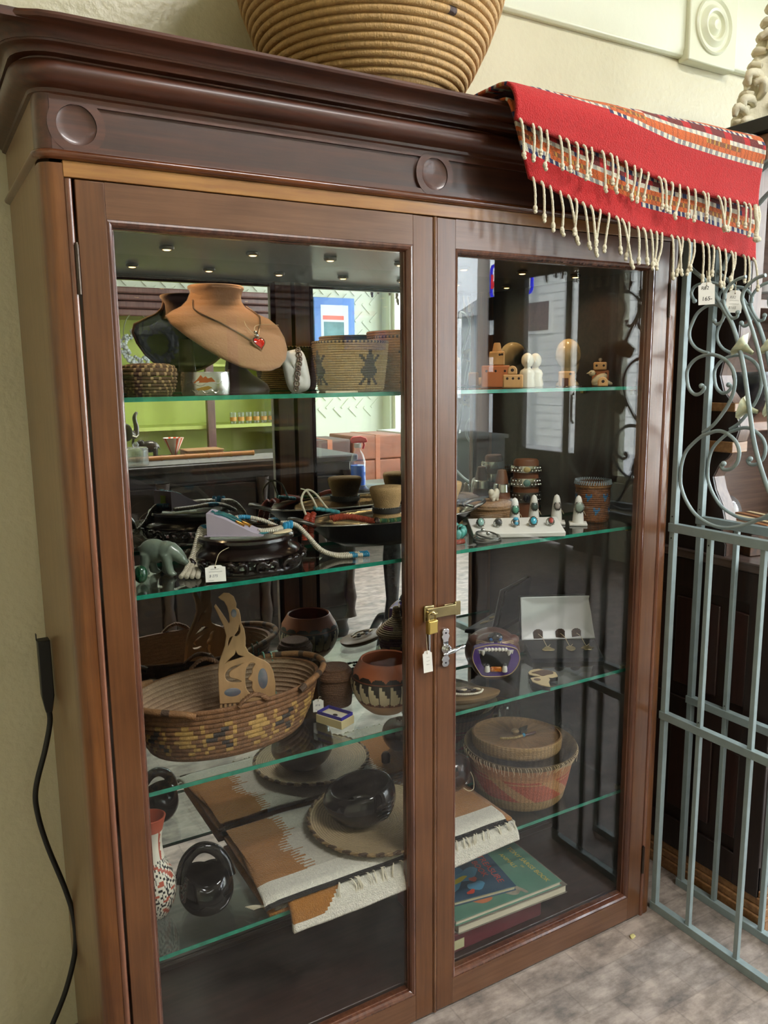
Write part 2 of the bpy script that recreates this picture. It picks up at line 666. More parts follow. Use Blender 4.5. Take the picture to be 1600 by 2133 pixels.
# embossed lattice of the wallpaper opposite: short raised diagonal ribs
rb = MB()
st = .17
for i in range(-2, 29):
    for j in range(0, 15):
        x = -.6 + i * st
        z = .95 + j * st
        for k, (ox, oz, an) in enumerate(((0, 0, 45), (st * .5, st * .5, -45))):
            if x + ox > 3.95 or z + oz > 3.15: continue
            Mx = Matrix.Translation((x + ox, ROOM_Y0, z + oz)) @ Matrix.Rotation(R_(an), 4, 'Y')
            rb.box(-.062, .062, 0, .009, -.011, .011, M=Mx)
O('embossed_pattern', rb, m_oppo, wo, smooth=False, kind='stuff')
struct('wall_left', MB().box(ROOM_X0 - .1, ROOM_X0, ROOM_Y0, ROOM_Y1, 0, ROOM_Z1), m_wall, 'cream plaster side wall', smooth=False)
# street wall: piers, sill, head
wr = MB()
X1 = ROOM_X1
wr.box(X1, X1 + .12, ROOM_Y0, WIN[0][0], 0, ROOM_Z1)
wr.box(X1, X1 + .12, WIN[2][1], ROOM_Y1, 0, ROOM_Z1)
wr.box(X1, X1 + .12, WIN[0][0], WIN[0][1], 0, WZ0)
wr.box(X1, X1 + .12, WIN[2][0], WIN[2][1], 0, WZ0)
wr.box(X1, X1 + .12, WIN[0][0], WIN[2][1], WZ1, ROOM_Z1)
struct('wall_right', wr, m_oppo, 'street wall around the shop front glazing', smooth=False)
pr_ = MB()
pr_.box(X1, X1 + .05, WIN[0][1], WIN[1][0], 0, WZ1)
# stepped ledges down the pier (shelf ends of a display rack standing against it)
for z in (1.15, 1.45, 1.75):
    pr_.box(X1 - .03, X1 - .001, WIN[0][1] - .04, WIN[0][1] + .12, z, z + .18)
struct('trim_1', pr_, m_frontwood, 'dark stepped shop front post left of the door', smooth=False)
struct('trim_2', MB().box(X1, X1 + .05, WIN[1][1], WIN[2][0], 0, WZ1), m_frontwood, 'dark shop front post right of the door', smooth=False)
for n, (a, b) in ((1, WIN[0]), (2, WIN[2])):
    f = MB()
    for p, q, c, d in ((a, b, WZ0, WZ0 + .05), (a, b, WZ1 - .05, WZ1), (a, a + .05, WZ0, WZ1), (b - .05, b, WZ0, WZ1)):
        f.box(X1 + .03, X1 + .09, p, q, c, d)
    k = 1 if n == 1 else 3
    for i in range(1, k):
        y = a + (b - a) * i / k
        f.box(X1 + .03, X1 + .09, y - .02, y + .02, WZ0, WZ1)
    w_ = struct('window_%d' % n, f, m_trimpaint, 'large shop window with pale frame number %s from the corner' % ('one', 'two')[n - 1], bev=.004)
    O('pane', MB().box(X1 + .055, X1 + .06, a + .05, b - .05, WZ0 + .05, WZ1 - .05), m_winglass, w_, smooth=False)
a, b = WIN[1]
dr = MB()
dr.box(X1 + .02, X1 + .07, a, b, .02, .72)
dr.box(X1 + .02, X1 + .07, a, a + .04, .72, 2.15); dr.box(X1 + .02, X1 + .07, b - .04, b, .72, 2.15); dr.box(X1 + .02, X1 + .07, a, b, 2.05, 2.15)
dr.box(X1 + .02, X1 + .07, a, b, 2.15, 2.22)
d1 = struct('door_1', dr, m_frontwood, 'dark glazed shop door to the street', bev=.004)
O('pane', MB().box(X1 + .04, X1 + .046, a + .04, b - .04, .72, 2.05), m_winglass, d1, smooth=False)
O('transom_pane', MB().box(X1 + .04, X1 + .046, a + .02, b - .02, 2.22, WZ1), m_winglass, d1, smooth=False)
O('door_handle', MB().tube([(X1 + .0, b - .035, .95), (X1 - .02, b - .035, .97), (X1 - .02, b - .035, 1.15), (X1 + .0, b - .035, 1.17)], .008), mat('steel', '#b8bcc0', .25, 1), d1)

# wall trim above the cabinet: board with an ogee lower edge, and a bullseye corner block
tb = MB()
prof = [(0, 2.128), (-.012, 2.128), (-.018, 2.134), (-.018, 2.142), (-.022, 2.15), (-.022, 2.33), (-.014, 2.34), (0, 2.34)]
for x0, x1 in ((-2.6, 1.612), (1.80, 2.9)):
    tb.prism(prof, lambda a, b, x=x0: (x, .36 + a, b), lambda a, b, x=x1: (x, .36 + a, b))
struct('trim_3', tb, m_trimpaint, 'cream moulded wall board above the cabinet', bev=.002)
cb = MB().box(1.612, 1.80, .325, .36, 2.118, 2.35)
t4 = struct('trim_4', cb, m_trimpaint, 'cream square corner block with a turned bullseye', bev=.004)
ros = [(.0005, .010), (.012, .012), (.020, .006), (.024, .001), (.030, .001), (.034, .009), (.040, .011), (.046, .006), (.052, .000), (.060, .000), (.066, .006), (.070, .003), (.072, -.006)]
O('bullseye', MB().lathe(ros, 48), m_trimpaint, t4, loc=(1.703, .3235, 2.214), rot=(R_(90), 0, 0))

# ---------------------------------------------------------------- street outside
struct('ground', MB().box(4.12, 40, -40, 20, -.25, -.15), mat('asphalt', '#8b8d90', .9, var=.15, scale=3), 'grey street and pavement outside', smooth=False)
m_siding = mat('white_siding', '#e9ebe8', .7)
bl = T('clapboard_house', 'white clapboard house across the street', 'house', (11, -8.6, -.15))
O('wall', MB().box(0, 5, -3.9, 3.6, 0, 4.3), m_siding, bl, smooth=False)
bd = MB()
for i in range(26):
    z = .2 + i * .158
    bd.add([(-.02, -3.9, z), (-.02, 3.6, z), (0, 3.6, z + .155), (0, -3.9, z + .155)], [(0, 1, 2, 3)])
    bd.add([(-.02, -3.9, z), (0, -3.9, z), (0, 3.6, z), (-.02, 3.6, z)], [(0, 1, 2, 3)])
O('siding', bd, m_siding, bl, smooth=False, kind='stuff')
rf = MB()
rf.prism([(-.45, 4.25), (5.4, 4.25), (2.5, 6.2)], lambda a, b: (a, -4.2, b), lambda a, b: (a, 3.9, b))
O('roof', rf, mat('shingle_grey', '#8d8f92', .8, var=.2, scale=8), bl, smooth=False)
for y in (-3.1, -1.2, 1.4):
    f = O('window', MB().box(-.06, 0, y - .42, y + .42, 2.25, 2.95), m_siding, bl, bev=.01)
    O('pane', MB().box(-.07, -.055, y - .34, y + .34, 2.32, 2.88), mat('dark_pane', '#3a2c2e', .15, var=.3, scale=5), f, smooth=False)
h2 = T('pale_house', 'low pale house far down the street', 'house', (15, -17, -.15))
O('wall', MB().box(0, 6, -3, 4, 0, 3.2), mat('pale_siding', '#d9dfe2', .7, var=.05, scale=2), h2, smooth=False)
O('roof', MB().prism([(-.3, 3.2), (6.3, 3.2), (3, 5)], lambda a, b: (a, -3.3, b), lambda a, b: (a, 4.3, b)), MATS['shingle_grey'], h2, smooth=False)
up = T('utility_pole', 'grey utility pole with cross arm on the pavement', 'pole', (9.2, -11.2, -.15))
O('shaft', MB().tube([(0, 0, 0), (0, 0, 7)], [.13, .1], 12), mat('pole_wood', '#77706a', .9), up)
O('cross_arm', MB().box(-.05, .05, -1, 1, 6.2, 6.32), MATS['pole_wood'], up)

# neon sign in the shop window
m_nblue = mat('neon_blue', '#1020ff', .4, emit=(.02, .03, 1.0), estr=9)
m_nred = mat('neon_red', '#ff2020', .4, emit=(1.0, .03, .06), estr=9)
ns = T('neon_open_sign', 'neon sign with blue border and red letters in shop window', 'sign', (X1 + .10, -4.085, 2.075))
pts = []
for cx, cz, a0 in ((.22, .09, 0), (-.22, .09, 90), (-.22, -.09, 180), (.22, -.09, 270)):
    for k in range(5):
        a = R_(a0 + k * 22.5)
        pts.append((0, (cx + .04 * cos(a)), cz + .04 * sin(a)))
O('blue_border', MB().tube(pts, .013, 8, closed=True), m_nblue, ns)
text('red_letters', 'OPEN', .17, m_nred, ns, (-.02, .2, -.06), (R_(90), 0, R_(-90)), ext=.008)
O('backing', MB().box(.02, .026, -.27, .27, -.14, .14), m_winglass, ns, smooth=False)
# ---------------------------------------------------------------- display cabinet
CB = T('display_cabinet', 'tall mahogany display cabinet with two glazed doors and a mirrored back', 'cabinet', (0, 0, 0))
XL, XR, XM = -.044, 1.246, .606     # outer sides, meeting line of the doors
ZD = 1.587                          # top of doors
S1, S2, S3, S4, S5 = 1.284, .969, .628, .320, .075


def post(xo, sgn):
    """rounded corner post; xo = outer x, sgn = +1 left post (outer side faces -x)"""
    pts = []
    r = .02
    for k in range(7):
        a = R_(180 + 15 * k)
        pts.append((xo + sgn * (r + r * cos(a)), .002 + r + r * sin(a)))
    pts += [(xo + sgn * .0305, .002), (xo + sgn * .0305, .006), (xo + sgn * .041, .006), (xo + sgn * .041, .04), (xo, .04)]
    b = MB()
    b.prism(pts, lambda a, c: (a, c, 0.0), lambda a, c: (a, c, ZD + .02))
    return b


pl = O('corner_post', post(XL, 1), w_post, CB, angle=30)
pR = O('corner_post', post(XR, -1), w_post, CB, angle=30)
for p, x in ((pl, XL + .0355), (pR, XR - .0355)):
    O('bead', MB().tube([(x, .004, .0), (x, .004, ZD)], .0052, 10), wood('bead_wood', '#5c3526', '#83553e', 'z', rough=.18, coat=.6), p)
for x, nm in ((XL, 'side_panel'), (XR - .02, 'side_panel')):
    O(nm, MB().box(x, x + .02, .04, .358, 0, 1.70), w_side, CB, bev=.001)
O('inner_side', MB().box(XL + .02, -.004, .04, .34, .02, 1.60), w_dark, CB)
O('inner_side', MB().box(1.205, XR - .02, .04, .34, .02, 1.60), w_dark, CB)
O('base_board', MB().box(-.004, 1.21, .034, .35, .02, S5), w_dark, CB, bev=.002)
O('top_board', MB().box(-.004, 1.21, .034, .35, 1.537, 1.60), w_dark, CB)
O('back_board', MB().box(XL + .02, XR - .02, .340, .358, 0, 1.70), w_dark, CB)
m_mirror = mat('mirror_silver', (.86, .88, .86), rough=.0, metal=1.0)
O('mirror_back', MB().box(-.004, 1.205, .325, .339, S5 + .012, 1.537), m_mirror, CB, smooth=False)
O('mirror_bead', MB().box(-.004, 1.205, .316, .326, S5, S5 + .014), w_dark, CB, bev=.003)
O('header_rail', MB().box(XL + .03, XR - .03, .001, .04, ZD + .002, 1.611), w_head, CB, bev=.001)

# moulding swept around left side, front, right side (rounded corners)
def sweep(prof, r0=.02, n=6, ymax=.358):
    """prof: (outset, z) points; path hugs the case with corners of radius r0+outset"""
    path = []
    path.append(((XL, ymax), (-1, 0)))
    path.append(((XL, r0), (-1, 0)))
    for k in range(1, n):
        a = R_(180 + 90 * k / n)
        path.append(((XL + r0 + r0 * cos(a), r0 + r0 * sin(a)), (cos(a), sin(a))))
    path.append(((XL + r0, 0), (0, -1)))
    path.append(((XR - r0, 0), (0, -1)))
    for k in range(1, n):
        a = R_(270 + 90 * k / n)
        path.append(((XR - r0 + r0 * cos(a), r0 + r0 * sin(a)), (cos(a), sin(a))))
    path.append(((XR, r0), (1, 0)))
    path.append(((XR, ymax), (1, 0)))
    b = MB()
    m = len(prof)
    vs_ = [(p[0] + d[0] * o, p[1] + d[1] * o, z) for p, d in path for o, z in prof]
    fs = []
    for i in range(len(path) - 1):
        for k in range(m - 1):
            fs.append((i * m + k, i * m + k + 1, (i + 1) * m + k + 1, (i + 1) * m + k))
    b.add(vs_, fs)
    return b


zb = 1.612
O('bead_moulding', sweep([(0, zb - .001)] + [(.001 + .007 * cos(a), zb + .006 + .006 * sin(a)) for a in [R_(-80 + 16 * k) for k in range(11)]] + [(0, zb + .013)]),
  wood('bead_dark', '#3a1c0f', '#744021', 'x', rough=.2, coat=.5), CB, angle=60)
cor = [(0, 1.694), (.005, 1.696), (.006, 1.7005), (.008, 1.7015)]
for k in range(11):     # torus
    a = R_(-80 + 16 * k)
    cor.append((.010 + .019 * cos(a), 1.7185 + .0165 * sin(a)))
cor += [(.014, 1.737), (.026, 1.7385)]
for k in range(6):     # small cove
    a = R_(90 * k / 5)
    cor.append((.026 + .010 * (1 - cos(a)), 1.7385 + .008 * sin(a)))
cor += [(.040, 1.7475), (.040, 1.7505)]
for k in range(8):     # big cove under the lip
    a = R_(90 * k / 7)
    cor.append((.041 + .026 * (1 - cos(a)), 1.7505 + .013 * sin(a)))
cor += [(.070, 1.7645), (.0715, 1.768), (.070, 1.772), (.062, 1.7735)]
cn = O('cornice', sweep(cor, r0=.028), w_corn, CB, angle=28)
O('cabinet_top', MB().box(XL - .055, XR + .055, -.055, .358, 1.7625, 1.7730), w_corn, CB)

# frieze: recessed ground, raised borders, rings around sunk roundels
FR = O('frieze', MB().box(XL + .016, XR - .016, .004, .04, 1.622, 1.700), w_panl, CB)
fb = MB()
fb.box(XL + .018, XR - .018, -.0005, .006, 1.622, 1.632)
fb.box(XL + .018, XR - .018, -.0005, .006, 1.684, 1.700)
for cx in (.008, .601, 1.194):
    n = 40
    for (r1, r2) in ((.0268, .0385),):
        vs_, fs = [], []
        for i in range(n):
            a = 2 * pi * i / n
            x1, z1 = cx + r1 * cos(a), 1.658 + r1 * sin(a)
            x2, z2 = cx + r2 * cos(a), max(1.6225, min(1.699, 1.658 + r2 * sin(a)))
            vs_ += [(x1, -.001, z1), (x2, -.001, z2), (x1, .006, z1), (x2, .006, z2)]
        for i in range(n):
            j = (i + 1) % n
            fs += [(4 * i, 4 * j, 4 * j + 1, 4 * i + 1), (4 * i, 4 * i + 2, 4 * j + 2, 4 * j), (4 * i + 1, 4 * j + 1, 4 * j + 3, 4 * i + 3)]
        fb.add(vs_, fs)
for cx, s in ((.008, -1), (1.194, 1)):   # solid corner ends
    e = XL + .018 if s < 0 else XR - .018
    n = 16
    pts = [(e, 1.632), (e, 1.684)] + [(cx + s * .0268 * cos(R_(90 - 180 * i / n)), 1.658 + .0268 * sin(R_(90 - 180 * i / n))) for i in range(n + 1)]
    if s > 0: pts = pts[::-1]
    fb.prism(pts, lambda a, b: (a, -.0008, b), lambda a, b: (a, .006, b))
O('raised_border', fb, w_friz, FR, angle=30)
for cx in (.008, .601, 1.194):
    O('roundel', MB().lathe([(.0005, -.0012), (.016, -.001), (.023, -.0002), (.0264, .0012)], 40), w_friz, FR, loc=(cx, .0022, 1.658), rot=(R_(90), 0, 0))
# rounded frieze corners on the side
for s, x in ((1, XL), (-1, XR)):
    pts = [(x + s * (.02 + .02 * cos(R_(180 + 15 * k))), .02 + .02 * sin(R_(180 + 15 * k))) for k in range(7)] + [(x + s * .02, .04), (x, .04)]
    O('frieze_corner', MB().prism(pts, lambda a, b: (a, b, 1.62), lambda a, b: (a, b, 1.70)), w_friz, CB, angle=30)


def door(x0, x1, hinge_left):
    st, mo, gd = .040, .0115, .016
    z0, z1 = .006, ZD
    b = MB()
    b.box(x0, x0 + st, 0, .03, z0, z1)
    b.box(x1 - st - .002, x1, 0, .03, z0, z1)
    d = O('door', b, w_door, CB, bev=.0012)
    xa, xb = x0 + st, x1 - st - .002
    O('top_rail', MB().box(xa, xb, .0003, .03, z1 - .05, z1), w_rail, d)
    O('bottom_rail', MB().box(xa, xb, .0003, .03, z0, z0 + .058), w_rail, d)
    # glazing mould: ovolo stepping back to the pane
    za, zb_ = z0 + .058, z1 - .05
    pr2 = [(0, .001), (.0035, .0002), (.007, .003), (.0095, .007), (.0105, .012), (.0115, .013), (.0115, .026)]
    rings = []
    for o, y in pr2:
        rings.append([(xa + o, y, za + o), (xb - o, y, za + o), (xb - o, y, zb_ - o), (xa + o, y, zb_ - o)])
    m_ = MB()
    for r1, r2 in zip(rings, rings[1:]):
        for i in range(4):
            j = (i + 1) % 4
            m_.add([r1[i], r1[j], r2[j], r2[i]], [(0, 1, 2, 3)])
    O('glazing_mould', m_, wood('mould_wood', '#43231a', '#6e4430', 'z', rough=.2, coat=.5), d, angle=50)
    g = .010
    O('glass_pane', MB().box(xa + g, xb - g, .0155, .0185, za + g, zb_ - g), m_glass, d, smooth=False)
    m_h = mat('hinge_metal', '#4a4038', .35, .9)
    for z in (1.465, .15):
        x = x0 - .0035 if hinge_left else x1 + .0035
        O('hinge', MB().tube([(x, -.001, z - .034), (x, -.001, z + .034)], .0032, 10).tube([(x, -.001, z + .034), (x, -.001, z + .037)], .0022, 8), m_h, d)
    return d


dl = door(.0, .5975, True)
dR = door(.6065, 1.2025, False)
# rounded meeting bead on the edge of the left door
O('meeting_bead', MB().tube([(.602, .0015, .006), (.602, .0015, ZD)], .0042, 12), wood('meet_wood', '#4c2c1b', '#7d5434', 'z', rough=.2, coat=.5), dl)

# glass shelves with green edges
m_edge = mat('glass_edge_green', '#1f7a63', .12, spec=.7, var=.35, scale=40, emit=None)
for z, nm in ((S1, 0), (S2, 1), (S3, 2), (S4, 3)):
    yf = .048
    s = O('glass_shelf', MB().box(.004, 1.198, yf + .0012, .262, z - .0072, z), m_shelf, CB, smooth=False)
    e = MB()
    n = 60
    for i in range(n):       # slightly chipped front edge
        x0, x1 = .004 + 1.194 * i / n, .004 + 1.194 * (i + 1) / n
        j0 = yf + (.0006 * noise.noise((i * .7, z * 9, 0)) if nm else 0)
        j1 = yf + (.0006 * noise.noise(((i + 1) * .7, z * 9, 0)) if nm else 0)
        e.add([(x0, j0, z - .0072), (x1, j1, z - .0072), (x1, j1, z), (x0, j0, z), (x0, yf + .0012, z), (x1, yf + .0012, z), (x0, yf + .0012, z - .0072), (x1, yf + .0012, z - .0072)],
              [(0, 1, 2, 3), (3, 2, 5, 4), (0, 6, 7, 1)])
    O('shelf_edge', e, m_edge, s, smooth=False)
    O('shelf_edge', MB().box(.004, 1.198, .262, .2628, z - .0072, z), m_edge, s, smooth=False)
    for x in (.002, 1.194):
        for y in (.08, .24):
            O('shelf_pin', MB().box(x - .003, x + .008, y - .005, y + .005, z - .019, z - .0074), mat('brass_pin', '#8a7a4a', .35, .8), CB, bev=.001)
# row of little warm lamps under the cabinet top
m_lamp = mat('lamp_warm', '#fff0d0', .4, emit=(1.0, .60, .22), estr=7)
m_lrim = mat('lamp_rim', '#4a3a24', .4, .6)
for k in range(8):
    x = .024 + .157 * k
    l = O('puck_lamp', MB().lathe([(.0005, 0), (.011, 0), (.013, -.002), (.012, -.006), (.008, -.007)], 20), m_lrim, CB, loc=(x, .20, 1.537))
    O('lamp_lens', MB().lathe([(.0005, -.008), (.005, -.0075), (.008, -.006)], 16), m_lamp, l)
    d = bpy.data.lights.new('puck_light', 'SPOT')
    d.energy = .62
    d.spot_size = R_(150)
    d.spot_blend = .6
    d.shadow_soft_size = .012
    d.color = (1.0, .68, .36)
    lo = bpy.data.objects.new('puck_light', d)
    COL.objects.link(lo)
    lo.location = (x, .20, 1.525)

# hasp, latch handle and key plate on the doors
m_brass = mat('brass', '#ab9c72', .28, 1.0, var=.12, scale=30)
m_chrome = mat('chrome', '#c9ccd2', .12, 1.0)
hs = O('hasp', MB().box(-.005, .026, -.0035, -.0005, -.011, .011), m_brass, dR, loc=(.627, 0, .869), bev=.0008)
O('hinge_leaf', MB().box(.019, .032, -.004, -.0005, -.0135, .0135).tube([(.0185, -.005, -.0125), (.0185, -.005, .0125)], .0022, 8), m_brass, hs, bev=.0004)
for z in (-.007, .006):
    O('screw', MB().lathe([(.0003, -.001), (.0022, -.0012), (.0026, 0)], 10), m_brass, hs, loc=(.0265, -.004, z), rot=(R_(90), 0, 0))
O('hasp_strap', MB().box(-.047, .018, -.0085, -.006, -.010, .010), m_brass, hs, bev=.0008)
O('staple_plate', MB().box(-.052, -.030, -.006, -.0005, -.0155, .0155), m_brass, hs, bev=.002)
O('staple', MB().tube([(-.0475, -.004, .004), (-.0475, -.016, .004), (-.0445, -.0205, .003), (-.038, -.021, .002), (-.0325, -.018, .002), (-.031, -.004, .002)], .0019, 8), m_brass, hs)
lt = O('latch_plate', MB(), m_chrome, dR, loc=(.623, 0, .788)) if False else None
out = [(-.004, -.036), (.004, -.036), (.0075, -.031), (.006, -.026), (.0085, -.022), (.0055, -.016), (.006, 0), (.0055, .016), (.0085, .024), (.006, .028), (.0075, .033), (.004, .038), (-.004, .038),
       (-.0075, .033), (-.006, .028), (-.0085, .024), (-.0055, .016), (-.006, 0), (-.0055, -.016), (-.0085, -.022), (-.006, -.026), (-.0075, -.031)]
lt = plate('latch_plate', [[(p.x, p.y) for p in spl([(a, b, 0) for a, b in out], 3, True)]], .003, m_chrome, dR, loc=(.6245, -.0022, .793), rot=(R_(90), 0, 0), bev=.0008)
O('latch_boss', MB().lathe([(.0085, 0), (.0095, .002), (.0075, .004), (.0085, .006), (.006, .009), (.0072, .012), (.0045, .015), (.0040, .022)], 20), m_chrome, lt)
lev = [(-.021, -.0035), (-.0195, -.0015)]
tb_ = MB().tube([(-.0200, -.004, .022), (-.017, -.0035, .022), (-.012, -.003, .022), (-.004, -.001, .022), (.004, .0005, .022), (.012, .002, .022), (.020, .0035, .022), (.027, .005, .022), (.030, .0055, .022)],
                [.0030, .0042, .0030, .0036, .0050, .0036, .0030, .0044, .0030], 12)
O('latch_lever', tb_, m_chrome, lt)
for y in (.031, -.029):
    O('screw', MB().lathe([(.0003, .003), (.0018, .0028), (.0022, .0015)], 10), mat('screw_dark', '#3a3a3e', .3, 1), lt, loc=(0, y, 0))
O('keeper_strip', MB().box(-.0022, .0022, -.0035, 0, -.03, .03), m_chrome, dl, loc=(.588, 0, .805), bev=.0008)
# ---------------------------------------------------------------- padlock and its tag on the hasp
m_gold = mat('padlock_brass', '#b89f5a', .3, 1.0, var=.08, scale=60)
pk = T('padlock', 'small brass padlock hanging from the hasp of the doors', 'padlock', (.581, -.021, .861))
O('body', MB().box(-.0115, .0115, -.0055, .0055, -.026, 0), m_gold, pk, bev=.0022, rot=(0, 0, R_(8)))
O('shackle', MB().tube([(-.0075, 0, -.004), (-.0075, 0, .008)] + [(-.0075 * cos(R_(20 * k)), 0, .008 + .0075 * sin(R_(20 * k))) for k in range(1, 9)] + [(.0075, 0, .008), (.0075, 0, -.004)], .0017, 8),
  mat('shackle_brass', '#cbb277', .22, 1.0), pk)

m_paper = mat('tag_paper', '#e9e6de', .8, var=.03, scale=60)
m_string = mat('cotton_string', '#c9b898', .9)
m_ink = mat('black_ink', '#16130f', .7)
m_inkg = mat('faded_ink', '#8f8b86', .8)


def tag_shape(w, h):
    c = h * .12
    return [(-w / 2, -h / 2), (w / 2, -h / 2), (w / 2, h / 2 - c), (w * .36, h / 2 - c * .75), (w * .3, h / 2 - c * .2), (w * .22, h / 2), (-w * .22, h / 2), (-w * .3, h / 2 - c * .2), (-w * .36, h / 2 - c * .75), (-w / 2, h / 2 - c)]


def scribble(w, rows, seed, h=.0022, r=.00022):
    rnd = random.Random(seed)
    b = MB()
    for y, x0, x1 in rows:
        n = max(4, int((x1 - x0) / (h * .55)))
        pts = [(x0 + (x1 - x0) * i / n, y + (h * .5 if i % 2 else -h * .5) * rnd.uniform(.2, 1), 0) for i in range(n + 1)]
        b.tube(pts, r, 4)
    return b


def price_tag(name, label, w, h, loc, rot, lines=(), rows=(), ink=None, cord=None, group=None, seed=1):
    """paper tag standing in its local XY plane (faces local +Z), optional string given in local coordinates"""
    t = T(name, label, 'tag', loc, rot, group)
    hole = circ(0, h * .36, w * .045, 10)
    plate('paper', [tag_shape(w, h), hole], .0004, m_paper, t)
    for s, size, x, y, sh in lines:
        text('handwriting', s, size, ink or m_ink, t, (x, y, .0003), ext=.00015, shear=sh)
    if rows:
        O('handwriting', scribble(w, rows, seed, h * .055), ink or m_inkg, t, loc=(0, 0, .0004))
    if cord:
        O('string', MB().tube(spl(cord, 6), .0005, 5), m_string, t)
    return t


FACE = (R_(90), 0, 0)
price_tag('price_tag', 'white paper tag hanging on string below the brass padlock', .019, .043, (.5775, -.012, .778), (R_(90), R_(-4), R_(-8)),
          rows=((.008, -.002, .004), (.001, -.003, .004), (-.006, -.003, .003)), cord=[(0, .016, .0006), (-.001, .03, .004), (0, .05, .002), (.003, .058, -.004)], seed=3)

# ---------------------------------------------------------------- large coiled basket on top
straw, straw_d = lin('#b9935c'), lin('#3c2a26')
bk = T('coiled_basket', 'large bowl shaped coiled straw basket on top of the cabinet', 'basket', (.535, .10, 1.7735))
prof = coil_prof([(.128, 0), (.150, .02), (.176, .06), (.202, .11), (.222, .16), (.238, .22), (.243, .28), (.238, .30)], 27, .0052, 6)
marks = {(10, k) for k in (0, 1, 38, 39, 76, 77, 111)} | {(9, 112), (9, 113), (7, 74)}
marks = {}
for row, cols in ((16, (112, 113, 63)), (14, (64, 96, 97)), (18, (104, 105, 118, 119, 130)), (20, (70, 71, 104)), (10, (131, 132))):
    for q in cols: marks[(row, q)] = 1
NS = 170
bb = MB()
random.seed(5)
st_col = [[rc(straw, .10) for _ in range(NS)] for _ in range(28)]


def bcol(a, k, r, z):
    i = int(a / (2 * pi) * NS) % NS
    row = k // 6
    if (row, i) in marks: return straw_d
    return st_col[min(27, row)][i]


bb.lathe(prof, NS, col=bcol)
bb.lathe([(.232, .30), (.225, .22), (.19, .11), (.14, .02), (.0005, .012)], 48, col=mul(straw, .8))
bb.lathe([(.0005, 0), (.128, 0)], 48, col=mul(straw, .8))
m_straw = mat('straw', attr=True, rough=.62, var=.2, scale=260, bump=.35, bscale=330, bstretch=(1, 1, .35))
O('coiled_body', bb, m_straw, bk, angle=80)
O('rim', MB().lathe([(.238 + .008 * cos(a), .30 + .008 * sin(a)) for a in [2 * pi * k / 8 for k in range(8)]], 80, col=lambda a, k, r, z: rc(straw, .15), closed=True), m_straw, bk, angle=80)

# ---------------------------------------------------------------- red striped rug draped over the corner
red, ora, och, wht, nav, mar, brn = [lin(c) for c in ('#b30f12', '#c85f25', '#b98a36', '#d8d2bd', '#27305c', '#6a1f1c', '#7d4a2c')]
rg = T('striped_rug', 'folded red and orange striped wool rug draped over the cabinet top', 'rug', (0, 0, 0))


def interp(tab, x):
    for (a, va), (b, vb) in zip(tab, tab[1:]):
        if x <= b:
            t = max(0, (x - a) / (b - a)); return va + (vb - va) * t
    return tab[-1][1]


UE = [(.69, 1.733), (.80, 1.715), (.91, 1.703), (1.0, 1.683), (1.08, 1.668), (1.2, 1.657), (1.345, 1.648)]
LE = [(.72, 1.655), (.80, 1.634), (.87, 1.615), (1.0, 1.584), (1.1, 1.576), (1.19, 1.571), (1.37, 1.548)]


def stripe(s, x, lower=False):
    i = int(x * 260)
    wob = .003 * sin(x * 14)
    s = s + wob * (0 if s < .05 else 1)
    w0 = .047 if lower else .074
    if s < w0: return rc(red, .06)
    s -= w0
    if s < .0035: return nav if i % 4 < 2 else wht
    if s < .008: return wht if (i // 2) % 2 else mixc(nav, wht, .35)
    if s < .016: return ora if i % 3 else mul(ora, .7)
    if s < .022: return brn if i % 3 else och
    if s < .030: return ora if i % 3 else mul(ora, .75)
    if s < .034: return mixc(wht, nav, .4) if i % 4 < 2 else wht
    if s < .038: return nav if (i // 3) % 3 == 0 else wht
    if s < .050: return mar if (i // 5) % 3 else red
    if s < .054: return nav if (i // 3) % 3 else wht
    if s < .058: return wht if i % 4 < 2 else nav
    if s < .075: return ora if i % 3 else mul(ora, .8)
    if s < .082: return nav if i % 5 < 3 else wht
    return [ora, brn, ora, mar, och][int(s / .012) % 5]


def rug_layer(name, x0a, x1a, x0e, x1e, edge, sec, lower, thick):
    nu, nv = 150, 60
    L = [0]
    for a, b in zip(sec, sec[1:]): L.append(L[-1] + hypot(b[0] - a[0], b[1] - a[1]))

    def fn(u, v):
        # v = 0 at back, 1 at the hanging edge
        xa = x0a + (x1a - x0a) * u
        xe = x0e + (x1e - x0e) * u
        ze = interp(edge, xe)
        # section down to the fold, then straight to the edge
        tot = L[-1] + (sec[-1][1] - ze)
        s = v * tot
        x = xa + (xe - xa) * max(0, (s - L[-2]) / max(1e-6, tot - L[-2])) if s > L[-2] else xa
        if s < L[-1]:
            for i in range(len(sec) - 1):
                if s <= L[i + 1]:
                    t = (s - L[i]) / (L[i + 1] - L[i])
                    y = sec[i][0] + (sec[i + 1][0] - sec[i][0]) * t
                    z = sec[i][1] + (sec[i + 1][1] - sec[i][1]) * t
                    break
        else:
            y = sec[-1][0]
            z = sec[-1][1] - (s - L[-1])
            d = (s - L[-1])
            y += .006 * sin(d * 26) * (0 if lower else 1)
        y += .0030 * noise.noise((x * 9, v * 3, 2 if lower else 5)) + (.004 * sin(x * 11) * v if lower else .002 * sin(x * 9) * v)
        return (x, y, z)

    def cf(u, v):
        xe = x0e + (x1e - x0e) * u
        ze = interp(edge, xe)
        tot = L[-1] + (sec[-1][1] - ze)
        return stripe((1 - v) * tot, xe, lower)
    g = MB().grid(nu, nv, fn, cf)
    o = O(name, g, mat('rug_wool', attr=True, rough=.9, var=.16, scale=220, bump=.5, bscale=420, sheen=.08), rg, angle=70)
    sm = o.modifiers.new('thick', 'SOLIDIFY'); sm.thickness = thick; sm.offset = 0
    return fn


